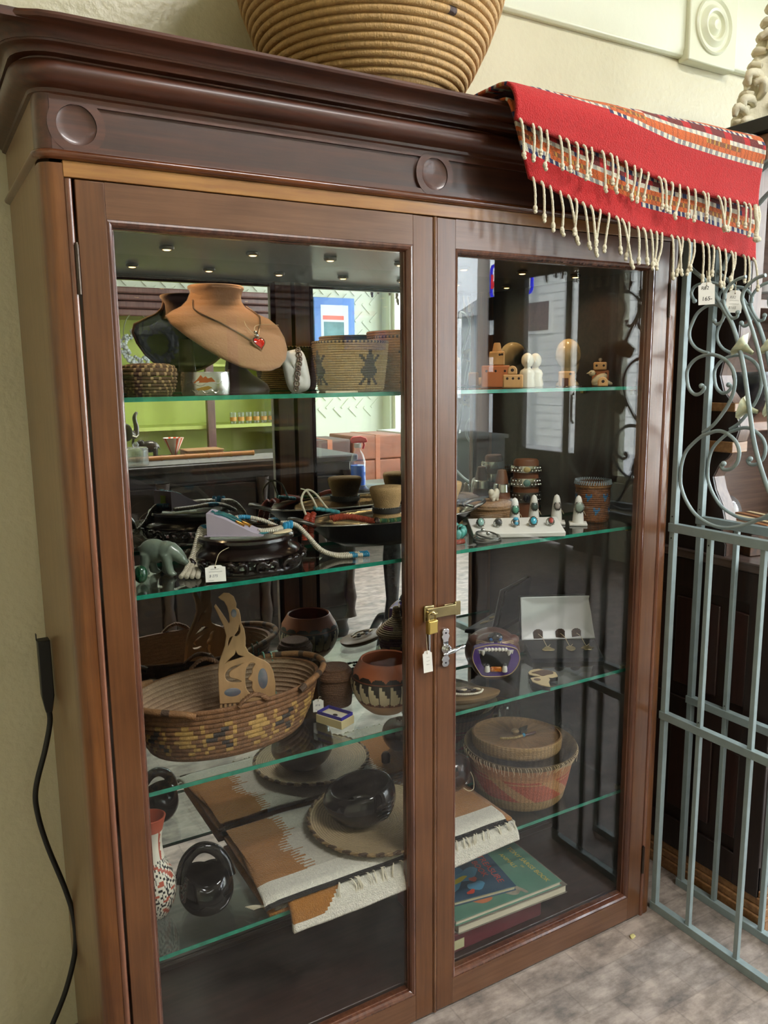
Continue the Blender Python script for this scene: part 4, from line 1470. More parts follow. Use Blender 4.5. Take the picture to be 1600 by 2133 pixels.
# carved wooden ring blocks at the right
m_blk = mat('pale_wood_block', '#c99a63', .55, var=.12, scale=30, stretch=(1, 1, .2))
m_blk2_ = mat('orange_wood_block', '#b5693a', .55, var=.12, scale=30, stretch=(1, 1, .2))
m_hole = mat('hole_dark', '#241510', .8)


def block(name, label, loc, rz, w, d, h, m, holes=(), dome=None, extra=None):
    t = T(name, label, 'block', loc, (0, 0, R_(rz)), group='wooden ring blocks on the top shelf')
    O('body', MB().box(-w / 2, w / 2, -d / 2, d / 2, 0, h), m, t, bev=.003, seg=3)
    for x, z in holes:
        O('peg_hole', MB().lathe([(.0004, .0003), (.0022, .0003), (.0026, 0)], 12), m_hole, t, loc=(x, -d / 2 - .0001, z), rot=(R_(90), 0, 0))
    return t


RZ = -38
t = block('ring_block', 'wide orange wooden block behind the pale one', (.900, .205, Z), RZ, .062, .024, .048, m_blk2_, ((-.02, .036), (.0, .036), (.02, .036)))
t = block('ring_block', 'tapered pale wooden block with cone top stacked on the orange block', (.903, .205, Z + .0482), RZ, .034, .024, .030, m_blk, ((.006, .023), (.011, .0235)))
O('cone_top', MB().lathe([(.011, .0285), (.0075, .046), (.006, .049), (.0005, .049)], 18), m_blk, t)
t = block('ring_block', 'pale wooden block with three holes at front of the shelf', (.878, .118, Z), RZ, .042, .022, .028, m_blk, ((-.012, .020), (.0, .020), (.012, .020)))
t = T('ring_arch', 'small arched wooden piece on the three hole block', 'block', (.876, .118, Z + .0282), (0, 0, R_(RZ)), group='wooden ring blocks on the top shelf')
arch = [(-.010, 0)] + [(-.010 * cos(R_(180 * k / 10)), .008 + .010 * sin(R_(180 * k / 10))) for k in range(11)] + [(.010, 0)]
O('body', MB().prism(arch, lambda a, b: (a, -.008, b), lambda a, b: (a, .008, b)), m_blk, t, bev=.002)
O('peg_hole', MB().lathe([(.0004, .0003), (.003, .0003), (.0034, 0)], 14), m_hole, t, loc=(0, -.0082, .009), rot=(R_(90), 0, 0))
m_ivory = mat('ivory_ceramic', '#e3dcc4', .25, coat=.3)
for k, (x, y, lb_) in enumerate(((.952, .160, 'left white ceramic bust figure beside the wooden blocks'), (.985, .172, 'right white ceramic bust figure beside the wooden blocks'))):
    t = T('bust_figure', lb_, 'figurine', (x, y, Z), (0, 0, R_(-40)), group='white bust figures on the top shelf')
    O('torso', MB().lathe([(.0005, 0), (.017, 0), (.0185, .006), (.0155, .02), (.017, .030), (.014, .037), (.0075, .041), (.0065, .045)], 24, sy=.75), m_ivory, t)
    O('head', MB().ball((0, -.001, .058), (.0135, .0145, .0165), 18, 14).ball((0, -.0155, .055), (.0025, .003, .004), 8, 6), m_ivory, t)
t = block('ring_block', 'pale wooden bridge block below the ceramic head', (1.058, .150, Z), RZ - 3, .036, .020, .034, m_blk, ((.008, .028),))
O('bridge_opening', MB().box(-.010, .004, -.0105, -.0098, 0, .019), mat('opening_dark', '#5b3018', .8), t)
# mannequin head
mh = T('mannequin_head', 'cream glossy bald mannequin head on the top shelf', 'mannequin head', (1.132, .225, Z), (0, 0, R_(120)))
hd = MB()
hd.ball((0, .004, .074), (.029, .035, .036), 28, 22)
hd.ball((0, -.012, .050), (.022, .024, .030), 20, 16)
hd.ball((0, -.034, .066), (.004, .007, .008), 10, 8)
hd.tube([(0, .006, .06), (0, .006, .03), (0, .004, .012)], [.015, .015, .018], 18)
hd.lathe([(.0005, 0), (.028, 0), (.027, .006), (.018, .014)], 24, c=(0, .004, 0))
for s in (-1, 1): hd.ball((.027 * s, .006, .070), (.004, .007, .011), 10, 8)
o = O('head_form', hd, mat('cream_gloss', '#d9c39a', .22, coat=.4), mh, angle=80)
rm = o.modifiers.new('r', 'REMESH'); rm.mode = 'VOXEL'; rm.voxel_size = .0022; rm.use_smooth_shade = True
o.modifiers.new('s', 'SMOOTH').iterations = 6
t = block('ring_block', 'orange wooden block at far right of the top shelf', (1.172, .160, Z), -44, .038, .022, .036, m_blk2_, ((-.012, .028), (.012, .028)))
t = block('ring_block', 'small wooden block stacked on far right orange block', (1.166, .156, Z + .0362), -44, .030, .018, .018, m_blk, ((-.008, .010), (.008, .010)))
O('crystal_finial', MB().ball((0, 0, .0235), .0045, 6, 4).tube([(0, 0, .017), (0, 0, .02)], .002, 6), mat('crystal', '#d8d2c4', .1, .6), t)
t = T('ring_arch', 'small arched wooden piece in front of the carved bird', 'block', (1.116, .096, Z), (0, 0, R_(-42)), group='wooden ring blocks on the top shelf')
O('body', MB().prism(arch, lambda a, b: (a * 1.1, -.008, b * 1.15), lambda a, b: (a * 1.1, .008, b * 1.15)), m_blk, t, bev=.002)
O('peg_hole', MB().lathe([(.0004, .0003), (.003, .0003), (.0034, 0)], 14), m_hole, t, loc=(0, -.0082, .011), rot=(R_(90), 0, 0))
bd_ = T('carved_bird', 'small pale carved bird perched near the right end of top shelf', 'figurine', (1.137, .128, Z), (0, 0, R_(150)))
bb_ = MB().ball((0, 0, .016), (.020, .010, .010), 16, 12, M=Matrix.Rotation(R_(28), 3, 'Y')).ball((.017, 0, .029), (.008, .007, .007), 12, 10).tube([(.022, 0, .030), (.030, 0, .0285)], [.003, .0006], 8).tube([(-.012, 0, .010), (-.030, 0, .004)], [.007, .003], 8)
bb_.ball((0, 0, .004), (.016, .009, .0042), 12, 8)
o = O('bird_body', bb_, mat('pale_stone', '#c2b08c', .4), bd_, angle=80)
rm = o.modifiers.new('r', 'REMESH'); rm.mode = 'VOXEL'; rm.voxel_size = .0014; rm.use_smooth_shade = True
O('eye', MB().ball((.021, -.006, .031), .0012, 6, 5).ball((.021, .006, .031), .0012, 6, 5), m_hole, bd_)
ch = T('chain_heap', 'fine silver chain lying in front of the bridge block', 'chain', (1.035, .105, Z))
random.seed(4)
O('links', MB().tube([(.02 * cos(i * .9) * (1 + .3 * sin(i)), .008 * sin(i * .9), .0008) for i in range(30)], .0007, 5), m_silver, ch)
# ================================================================= second shelf
Z = S2 + .0004
# carved stone bear
be = T('stone_bear', 'grey green carved stone bear walking at left of second shelf', 'figurine', (.132, .165, Z), (0, 0, R_(-38)))
bm_ = MB()
bm_.ball((-.012, 0, .044), (.027, .017, .021), 20, 14)
bm_.ball((.010, 0, .043), (.021, .016, .019), 20, 14)
bm_.tube([(.016, 0, .046), (.030, 0, .038), (.040, 0, .028)], [.016, .0125, .0095], 14)
bm_.tube([(.036, 0, .031), (.049, 0, .021)], [.0095, .005], 12)
for x, y, tx in ((.012, -.009, .020), (.008, .009, .004), (-.024, -.009, -.030), (-.026, .009, -.018)):
    bm_.tube([(x, y, .040), ((x + tx) / 2, y, .02), (tx, y, .004)], [.0105, .0082, .0075], 12)
    bm_.ball((tx + .003, y, .0045), (.0095, .0075, .0045), 10, 8)
for s in (-1, 1): bm_.ball((.030, .008 * s, .046), (.003, .003, .0035), 8, 6)
bm_.ball((-.039, 0, .048), (.004, .004, .004), 8, 6)
o = O('bear_body', bm_, mat('soapstone', '#6d7a6c', .28, var=.3, scale=28, coat=.3), be, angle=80)
rm = o.modifiers.new('r', 'REMESH'); rm.mode = 'VOXEL'; rm.voxel_size = .0018; rm.use_smooth_shade = True
o.modifiers.new('s', 'SMOOTH').iterations = 8
tag(O('green_stone', MB().ball((0, 0, .0155), (.0115, .010, .0155), 18, 14), mat('jade', '#123f26', .1, var=.3, scale=60, coat=.7), loc=(.086, .125, Z)), 'dark green polished egg stone beside the bear', 'stone')

# carved rosewood stand
m_rose = mat('rosewood', '#160b09', .22, var=.3, scale=30, coat=.5)
sd = T('carved_stand', 'round black carved openwork wooden stand on second shelf', 'stand', (.286, .156, Z))
O('top_disc', MB().lathe([(.0005, .052), (.072, .052), (.078, .054), (.080, .060), (.084, .0625), (.089, .060), (.090, .055), (.085, .050), (.082, .046), (.088, .042), (.096, .036), (.100, .030), (.098, .026), (.080, .024), (.0005, .024)], 64), m_rose, sd, angle=50)
for k in range(12):      # pierced scrolls of the skirt
    a = 2 * pi * k / 12
    b = MB()
    for s in (-1, 1):
        P = []
        for q in range(9):
            t_ = R_(-60 + 32 * q)
            da = s * (.10 + .085 * cos(t_) * 1.0)
            P.append(((.103 + .006 * sin(t_)) * cos(a + da), (.103 + .006 * sin(t_)) * sin(a + da), .0155 + .0105 * sin(t_)))
        b.tube(P, .0042, 8)
    b.tube([(.104 * cos(a - .1), .104 * sin(a - .1), .027), (.108 * cos(a), .108 * sin(a), .018), (.104 * cos(a + .1), .104 * sin(a + .1), .027)], .005, 8)
    O('pierced_scroll', b, m_rose, sd, angle=70)
O('foot_ring', MB().lathe([(.096 + .006 * cos(q), .006 + .006 * sin(q)) for q in [2 * pi * j / 8 for j in range(8)]], 64, closed=True), m_rose, sd, angle=70)

# lavender earring card
ec = T('earring_stand', 'pale lavender sloping earring stand on the carved black stand', 'earring stand', (.262, .145, Z + .0632), (0, 0, R_(-30)))
pr3 = [(-.045, 0), (.052, 0), (.052, .003), (.036, .007), (.012, .019), (-.014, .032), (-.038, .041), (-.045, .042)]
wd = O('wedge', MB().prism(pr3, lambda a, b: (a, -.024, b), lambda a, b: (a, .026, b)), mat('lavender_card', '#b9aebb', .75, var=.04, scale=60), ec, angle=25)
O('base_card', MB().box(-.05, .055, -.026, .028, -.0002, .0016), MATS['lavender_card'], ec)
O('sale_dot', MB().box(-.0462, -.0452, -.004, .010, .012, .032), mat('neon_sticker', '#c8e840', .6), ec)


def slope(x, y, o=.001):
    for (xa, za), (xb, zb2) in zip(pr3[2:], pr3[3:]):
        if xb <= x <= xa:
            t_ = (x - xa) / (xb - xa); return Vector((x, y, za + (zb2 - za) * t_ + o))
    return Vector((x, y, .042 + o))


er = T('dancer_earrings', 'pair of teal and gold figure earrings pinned on lavender stand', 'earrings', ec.location, ec.rotation_euler)
m_teal, m_gold2 = mat('teal_enamel', '#2f6f72', .3, .5), mat('bright_gold', '#d19a48', .25, 1.0)
for k, (y0, x0) in enumerate(((-.008, -.012), (.010, -.004))):
    b, g_ = MB(), MB()
    b.tube([slope(x0 - .018, y0, .002), slope(x0, y0 + .002, .0025), slope(x0 + .016, y0 - .001, .002)], [.0018, .003, .002], 8)
    for s in (-1, 1):
        b.tube([slope(x0 - .008, y0, .002), slope(x0 - .013, y0 + s * .007, .002), slope(x0 - .020, y0 + s * .009, .002)], .0011, 6)
        g_.tube([slope(x0 + .014, y0, .002), slope(x0 + .022, y0 + s * .005, .002), slope(x0 + .030, y0 + s * .004, .002), slope(x0 + .032, y0 + s * .008, .002)], .0013, 6)
    for j in range(5):
        b.tube([slope(x0 - .018, y0, .002), slope(x0 - .026, y0 - .006 + .003 * j, .003)], .0008, 5)
    O('teal_body', b, m_teal, er); O('gold_legs', g_, m_gold2, er)
O('earring_pair_below', MB().tube([(.045, -.022, .003), (.050, -.016, .003), (.056, -.012, .003), (.062, -.006, .003)], [.001, .003, .002, .001], 8).tube([(.05, -.02, .003), (.056, -.006, .003)], .0016, 6), m_teal, er)

price_tag('price_tag', 'white scalloped price tag leaning below the carved black stand', .034, .028, (.196, .062, Z + .0155), (R_(72), 0, R_(-16)),
          lines=(('$ 275', .0062, -.011, -.006, .2),), rows=((.0075, -.008, .006), (.003, -.011, .011), (-.0115, -.012, -.004)), ink=mat('blue_ink', '#5a5e6c', .8),
          cord=[(0, .011, .0003), (.002, .02, .002), (.012, .038, -.012), (.045, .052, -.036), (.070, .053, -.04)], seed=5)

# bead strands
m_bead = mat('beads', attr=True, rough=.4, var=.12, scale=200)
BONE, TURQ, TURQ2, CORAL, GRN, GRN2, SLV = [lin(c) for c in ('#d8d0bd', '#2f8fb5', '#3f9aa0', '#b5472a', '#4f8a63', '#8fa36a', '#b0aca6')]


def strand(name, pts, rad, pitch, colfn, parent, part='strand', n=8):
    P = spl(pts, 24)
    L = [0]
    for a, b in zip(P, P[1:]): L.append(L[-1] + (b - a).length)
    nb = max(3, int(L[-1] / pitch))
    Q, rr, cc = [], [], []
    j = 0
    for i in range(nb):
        for f, rm_ in ((.02, .62), (.22, 1.0), (.78, 1.0), (.98, .62)):
            s = (i + f) * L[-1] / nb
            while j < len(L) - 2 and L[j + 1] < s: j += 1
            t_ = (s - L[j]) / max(1e-9, L[j + 1] - L[j])
            Q.append(P[j].lerp(P[j + 1], min(1, t_)))
            k = rad(i / nb) if callable(rad) else rad
            rr.append(k * rm_); cc.append(colfn(i, nb))
    return O(part, MB().tube(Q, rr, n, col=cc), m_bead, parent, angle=50)


random.seed(14)
he = T('bone_necklace', 'multi strand white bone bead necklace with turquoise blue bands', 'necklace', (0, 0, 0))
zt = Z + .0632


def bonec(i, nb):
    f = i / nb
    if f > .80 and (i // 3) % 2: return rc(TURQ, .15)
    if f > .93: return rc(TURQ, .15)
    return rc(BONE, .07)


for k in range(4):
    d = .0085 * k
    strand('s', [(.150 + d, .112 - .005 * k, Z + .0045), (.165 + d, .130, Z + .012), (.186 + d * .9, .152, Z + .036), (.205 + d * .7, .170, zt + .009), (.222 + d * .4, .186, zt + .012)], .0043, .0034, bonec, he)
for k in range(3):
    d = .0075 * k
    strand('s', [(.360, .150 + d, zt + .007), (.385, .146 + d, zt + .003), (.405 + .3 * d, .136 + d, Z + .043), (.425, .122 + d, Z + .018), (.452, .108 + d, Z + .006), (.485, .098 + d, Z + .0048), (.512 + d * .3, .092 + d, Z + .0048)], .0046, .0034, bonec, he)
for k in range(2):
    strand('s', [(.300, .118 + .009 * k, zt + .0045), (.325, .114 + .009 * k, zt + .0045), (.350, .128 + .009 * k, zt + .0045)], .0044, .0034, lambda i, n_: rc(BONE, .06), he)
    strand('s', [(.235, .205 + .008 * k, zt + .006), (.275, .222 + .006 * k, zt + .010), (.310, .228 + .006 * k, zt + .014), (.345, .215, zt + .006), (.375, .20, zt - .01)], .0042, .0034, lambda i, n_: rc(BONE, .06) if not .44 < i / n_ < .6 else rc(TURQ, .15), he)
for k in range(3):
    O('turquoise_barrel', MB().lathe([(.0005, -.007), (.0036, -.007), (.0046, -.004), (.0046, .004), (.0036, .007), (.0005, .007)], 12), mat('turquoise', '#2b8ab4', .3, var=.25, scale=120), he, loc=(.352 + .0085 * k, .124 + .006 * k, zt + .008), rot=(R_(8), 0, 0))
sh_ = MB().ball((0, 0, .003), (.022, .008, .003), 14, 6).ball((.012, .003, .004), (.012, .006, .003), 10, 6)
tag(O('shell_piece', sh_, mat('cream_shell', '#d9c7a2', .35), loc=(.336, .098, zt), rot=(0, 0, .25)), 'flat cream shell lying on the carved black stand', 'shell')

# silver tray
ty = T('silver_tray', 'long oval silver serving tray with loop handle on second shelf', 'tray', (.640, .215, Z))
m_tray = mat('tray_silver', '#8c8578', .2, 1.0, var=.25, scale=70, bump=.05, bscale=60)
m_traydk = mat('tray_dark', '#15151b', .25, .7)
SXT, SYT = 2.35, 1.0
O('tray_bowl', MB().lathe([(.0005, .016), (.055, .016), (.068, .022), (.078, .040), (.086, .052), (.0875, .053)], 56, sx=SXT, sy=SYT), m_tray, ty, angle=70)
O('tray_underside', MB().lathe([(.0875, .053), (.084, .047), (.076, .034), (.066, .014), (.052, .0), (.0005, 0)], 56, sx=SXT, sy=SYT), m_traydk, ty, angle=70)
O('tray_rim', MB().lathe([(.0875 + .0018 * cos(q), .0535 + .0018 * sin(q)) for q in [2 * pi * j / 8 for j in range(8)]], 56, sx=SXT, sy=SYT, closed=True), m_silver, ty, angle=70)
for s in (-1, 1):
    O('loop_handle', MB().tube(spl([(s * .196, -.020, .053), (s * .215, -.022, .060), (s * .233, -.010, .064), (s * .235, .010, .064), (s * .218, .022, .060), (s * .196, .022, .053)], 6), .0042, 8), m_silverd, ty, angle=70)

# burlap cuff stand on the tray
m_burl = mat('burlap', '#c29e6c', .95, var=.15, scale=60, bump=.5, bscale=520)
for k, (x, y, rz, lb_) in enumerate(((.632, .228, 20, 'left burlap hourglass bracelet stand with dark band on silver tray'), (.775, .225, -30, 'right burlap hourglass bracelet stand with dark band on silver tray'))):
    hs_ = T('burlap_stand', lb_, 'bracelet stand', (x, y, Z + .0175), (0, 0, R_(rz)), group='burlap bracelet stands')
    O('burlap_form', MB().lathe([(.0005, 0), (.042, 0), (.043, .003), (.037, .022), (.030, .040), (.029, .050), (.031, .060), (.037, .078), (.0395, .090), (.037, .0945), (.020, .096), (.0005, .097)], 40, rmod=lambda a, kk: 1 + .04 * cos(2 * a + 1) * (1 if kk > 6 else .4), sy=.85), m_burl, hs_, angle=60)
    bn = T('leather_bracelet', ('left' if k == 0 else 'right') + ' dark toothed leather bracelet on burlap stand', 'bracelet', hs_.location, hs_.rotation_euler, group='leather bracelets on burlap stands')
    zz = .046
    O('band', MB().lathe([(.0305, zz - .006), (.0335, zz - .0062), (.0345, zz), (.0335, zz + .0062), (.0305, zz + .006)], 48, sy=.87, closed=True), mat('dark_leather', '#37322b', .5), bn, angle=50)
    tm = MB()
    for j in range(40):
        a = 2 * pi * j / 40
        tm.ball((.0342 * cos(a), .0342 * .87 * sin(a), zz + .0058), .0016, 5, 4)
    O('toothed_edge', tm, m_silverd, bn, kind='stuff')

# coral, turquoise and green bead necklaces on the tray
random.seed(15)
cn_ = T('coral_necklace', 'coral and turquoise disc bead necklace heaped on the silver tray', 'necklace', (0, 0, 0))
zr = Z + .056
for k in range(2):
    strand('s', [(.428 + .014 * k, .205, Z + .022), (.430 + .014 * k, .208, Z + .04), (.436 + .013 * k, .214, Z + .060), (.445 + .012 * k, .222, Z + .072)], .0062, .0026, lambda i, n_: rc(CORAL, .15), cn_)
    strand('s', [(.478, .180 + .012 * k, zr + .008), (.505, .168 + .012 * k, zr + .012), (.535, .152 + .012 * k, zr + .006), (.556, .142 + .012 * k, zr)], .0065 - .001 * k, .0026, lambda i, n_: rc(CORAL, .15), cn_)
    strand('s', [(.462, .225 + .01 * k, zr + .024), (.482, .222 + .01 * k, zr + .020), (.510, .21 + .01 * k, zr + .014)], .0042, .010, lambda i, n_: rc(TURQ2, .12), cn_)
O('tie_cord', MB().tube(spl([(.436, .214, Z + .072), (.432, .225, Z + .100), (.448, .235, Z + .118), (.468, .238, Z + .110), (.484, .228, Z + .086), (.492, .222, Z + .074)], 6), .0022, 7)
  .tube(spl([(.448, .235, Z + .118), (.458, .228, Z + .100), (.466, .224, Z + .080)], 6), .0022, 7).tube([(.448, .235, Z + .118), (.436, .236, Z + .122)], .0012, 5), m_cord, cn_)
gn = T('green_necklace', 'green bead necklace with silver balls hanging over the tray rim', 'necklace', (0, 0, 0))


def gcol(i, n_): return rc(GRN, .25) if (i // 2) % 3 else rc(GRN2, .2)


strand('s', [(.560, .138, zr + .003), (.585, .132, zr + .002), (.612, .128, zr + .004)], .0046, .0026, gcol, gn)
strand('s', [(.614, .128, zr + .004), (.636, .124, zr + .008), (.652, .120, zr + .008)], .0055, .0026, lambda i, n_: rc(CORAL, .12), gn)
strand('s', [(.656, .116, zr + .002), (.660, .108, zr - .014), (.668, .102, Z + .022), (.675, .096, Z + .008)], .0052, .0026, gcol, gn)
strand('s', [(.683, .092, Z + .0065), (.705, .090, Z + .0055), (.735, .092, Z + .0055)], .0055, .0026, lambda i, n_: rc(mul(CORAL, .7), .12), gn)
for p in ((.557, .140, zr + .003), (.654, .118, zr + .006), (.678, .094, Z + .0075)):
    O('silver_ball', MB().ball(p, .0072, 14, 10), mat('pewter_ball', '#6b5f58', .25, 1.0), gn)

# ring box and ring cones
m_white = mat('white_velvet', '#e4e1da', .75, var=.02, scale=60)
rx = T('ring_display', 'white slotted ring display box at front of second shelf', 'ring box', (.892, .120, Z), (0, 0, R_(-26)))
O('tray_box', MB().prism([(-.044, 0), (-.046, .010), (.026, .030), (.030, .030), (.030, 0)], lambda a, b: (-.100, a, b), lambda a, b: (.100, a, b)), m_white, rx, bev=.0015)
for i in range(5):
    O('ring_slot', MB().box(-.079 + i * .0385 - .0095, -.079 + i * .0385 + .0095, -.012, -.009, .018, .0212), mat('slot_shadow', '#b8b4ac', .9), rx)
rings = [('silver ring with pale turquoise oval stone, first in white box', '#7fa9a0', .0080, 1), ('silver ring with black stone, second in white box', '#120f14', .0066, 0), ('silver ring with two turquoise stones, third in white box', '#3d9ac0', .0058, 2),
         ('silver ring with large oval turquoise stone, fourth in white box', '#3ea7c2', .0078, 0), ('silver ring with red coral stone, fifth in white box', '#b04a40', .0058, 0)]
Mr = Matrix.Translation(rx.location) @ Matrix.Rotation(R_(-26), 4, 'Z')


def ring_at(label, stone, r, style, P, up, grp):
    t_ = T('ring', label, 'ring', P, (0, 0, R_(-30)), group=grp)
    O('band', MB().tube([(.0085 * cos(a), 0, .0085 * sin(a)) for a in [2 * pi * q / 20 for q in range(20)]], .0014, 6, closed=True), m_silver, t_, angle=70)
    Mq = Matrix.Rotation(R_(up), 3, "X")

    def rot(p): return Mq @ Vector(p)
    bz = MB().ball(rot((0, 0, .0092)), (r * 1.12, r * 1.3, .0018), 16, 8, M=Mq)
    for q in range(14):
        a = 2 * pi * q / 14
        bz.ball(rot((r * 1.1 * cos(a), r * 1.3 * sin(a), .0095)), .0012, 5, 4)
    O('bezel', bz, m_silverd, t_, angle=70)
    ms = mat('stone_' + stone[1:], stone, .15, var=.18, scale=150, coat=.6)
    st_ = MB()
    if style == 2:
        st_.ball(rot((0, .005, .0105)), (r, r * .75, .0028), 14, 8, M=Mq); st_.ball(rot((0, -.005, .0105)), (r * .8, r * .7, .0028), 14, 8, M=Mq)
    else:
        st_.ball(rot((0, 0, .0105)), (r * .85, r * 1.05, .0030), 16, 8, M=Mq)
    O('stone', st_, ms, t_, angle=70)
    return t_


for i, (lb_, stc, r, sty) in enumerate(rings):
    ring_at(lb_, stc, r, sty, Mr @ Vector((-.079 + i * .0385, -.0115, .0265)), 62, 'rings lying in the white box')
cones = [(.940, .180, 'first white ring cone from left behind the ring box', 'green turquoise ring on the first cone', '#4f8f77', .0085), (1.005, .190, 'second white ring cone behind the ring box', 'spiky silver ring on the second cone', '#3a4a46', .0080),
         (1.052, .165, 'third white ring cone behind the ring box', 'carved grey face ring on the third cone', '#9a8f88', .0078), (1.082, .125, 'rightmost white ring cone on a square foot', 'round filigree silver ring on the rightmost cone', '#7d8a7c', .0105)]
for i, (x, y, lb_, lr, stc, r) in enumerate(cones):
    c_ = T('ring_cone', lb_, 'ring cone', (x, y, Z), (0, 0, R_(-40)), group='white ring cones')
    O('foot', MB().box(-.02, .02, -.02, .02, 0, .005), m_white, c_, bev=.001)
    O('cone', MB().lathe([(.013, .005), (.012, .02), (.010, .04), (.0075, .058), (.005, .065), (.0005, .068)], 22), m_white, c_)
    q = ring_at(lr, stc, r, 0, (x, y, Z + .040), 78, 'rings on the white cones')
    O('shank_string', MB().tube(spl([(.006, -.004, -.004), (.012, -.006, -.010), (.016, -.004, -.018)], 5), .0006, 5), m_string, q)

# lidded basket with carved stone animal
l2 = T('lidded_basket', 'small round tan lidded basket behind the white ring box', 'basket', (.935, .262, Z))
tanw = lin('#a9835a')
coiled(l2, [(.040, 0), (.046, .006), (.048, .024), (.0475, .034)], 9, .0012, 72, lambda r, s: rc(tanw, .15), inner=[(.04, 0), (.0005, 0)])
coiled(l2, [(.0495, .034), (.0500, .038), (.0495, .047), (.040, .050), (.0005, .051)], 10, .0012, 72, lambda r, s: rc(mul(tanw, .95), .15), part='lid')
an = T('stone_carving', 'small white carved stone animal on the lidded basket', 'figurine', (.935, .250, Z + .0525), (0, 0, R_(20)))
o = O('carved_body', MB().ball((0, 0, .011), (.017, .010, .010), 14, 10).ball((-.012, 0, .020), (.008, .007, .009), 12, 8).ball((.011, 0, .018), (.008, .007, .010), 12, 8).tube([(.006, -.004, .006), (.006, -.004, 0)], .0045, 8).tube([(-.009, -.004, .006), (-.009, -.004, 0)], .0045, 8), mat('white_stone', '#d8d0bc', .35), an)
rm = o.modifiers.new('r', 'REMESH'); rm.mode = 'VOXEL'; rm.voxel_size = .0014; rm.use_smooth_shade = True
# leather cuffs tower
lt_ = T('leather_bracelet_stand', 'tall brown leather bracelet stand at back of second shelf', 'bracelet stand', (1.040, .262, Z), (0, 0, R_(-35)))
m_leath = mat('brown_leather', '#6e4023', .6, var=.15, scale=25)
O('leather_form', MB().lathe([(.0005, 0), (.032, 0), (.033, .004), (.031, .07), (.030, .138), (.026, .143), (.0005, .144)], 36, sy=.7), m_leath, lt_, angle=50)
for k, (z, h, mm, st2, lb_) in enumerate(((.052, .024, m_silverd, '#14141c', 'broad dark silver bracelet lowest on the leather stand'), (.088, .020, m_silver, '#5f7f78', 'stepped silver bracelet with green stone on the leather stand'), (.120, .016, m_silver, '#c9b27a', 'slim silver bracelet with round glass stone on the leather stand'))):
    b_ = T('silver_bracelet', lb_, 'bracelet', (1.040, .262, Z + z), (0, 0, R_(-35)), group='bracelets on the leather stand')
    O('band', MB().lathe([(.0335, -h / 2), (.0365, -h / 2), (.0378, 0), (.0365, h / 2), (.0335, h / 2)], 40, sy=.72, closed=True), mm, b_)
    O('stone', MB().ball((0, -.0285, 0), (.0085, .003, h * .42), 14, 10), mat('stone_' + st2[1:], st2, .12, coat=.6), b_)
    dm = MB()
    for j in range(7):
        for s in (-1, 1):
            a = -pi / 2 + s * (.35 + .13 * j)
            dm.ball((.0378 * cos(a), .0378 * .72 * sin(a), (h * .22) * (1 if j % 2 else -1)), .0026, 6, 5)
    O('stamped_dots', dm, mm, b_, kind='stuff')
# second leather cone with turquoise cuffs near the mirror
l3 = T('leather_cone', 'tapered brown leather bracelet cone beside the tall leather stand', 'bracelet stand', (.985, .285, Z))
O('leather_form', MB().lathe([(.0005, 0), (.028, 0), (.026, .02), (.014, .10), (.010, .118), (.0005, .12)], 28), m_leath, l3)
O('silver_band', MB().lathe([(.0185, .068), (.0215, .066), (.0195, .084), (.0165, .086)], 28, closed=True), m_silver, l3)
O('silver_band', MB().lathe([(.0245, .030), (.0275, .028), (.0255, .046), (.0225, .048)], 28, closed=True), m_silver, l3)
# woven basket with blue motifs
wb = T('woven_basket', 'small brown twined basket with blue arrow motifs at right end', 'basket', (1.150, .150, Z))
wbr, wbl = lin('#7c4c27'), lin('#2f6f9d')
TRI = ["#..#", "####", ".##.", ".#.."]


def tw(r, s):
    for row, off in ((4, 2), (11, 7)):
        if row <= r < row + 4:
            q = (s + off) % 11
            if q < 4 and TRI[3 - (r - row)][q] == '#': return rc(wbl, .12)
    if r >= 18: return rc(lin('#8d6234'), .2)
    return rc(wbr, .28)


random.seed(16)
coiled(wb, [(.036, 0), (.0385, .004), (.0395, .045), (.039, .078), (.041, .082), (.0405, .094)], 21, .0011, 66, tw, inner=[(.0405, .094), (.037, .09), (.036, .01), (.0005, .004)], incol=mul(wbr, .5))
bzr = MB()
for j in range(46):
    a = 2 * pi * j / 46
    bzr.tube([(.043 * cos(a), .043 * sin(a), .088), (.041 * cos(a + .06), .041 * sin(a + .06), .0975), (.0375 * cos(a + .12), .0375 * sin(a + .12), .092)], .0013, 5)
O('laced_rim', bzr, mat('blue_grey_lacing', '#8a98a0', .6), wb, kind='stuff')
# bangles at the front
for k, (r, z, x, y, lb_) in enumerate(((.030, .0025, .800, .098, 'lowest silver bangle in the pile before the ring box'), (.028, .0072, .803, .099, 'middle silver bangle in the pile before the ring box'), (.026, .0115, .799, .097, 'topmost silver bangle in the pile before the ring box'))):
    b_ = T('silver_bangle', lb_, 'bangle', (x, y, Z + z), (R_(2 * k), R_(-3 * k), R_(40 * k)), group='silver bangles')
    O('hoop', MB().tube([(r * cos(a), r * .85 * sin(a), 0) for a in [2 * pi * q / 36 for q in range(36)]], .0021, 8, closed=True), m_silverd if k % 2 == 0 else m_silver, b_, angle=70)
    if k == 2:
        for x2 in (-.010, .014):
            O('end_ball', MB().ball((x2, .004, .006), .0045, 10, 8), m_silver, b_)
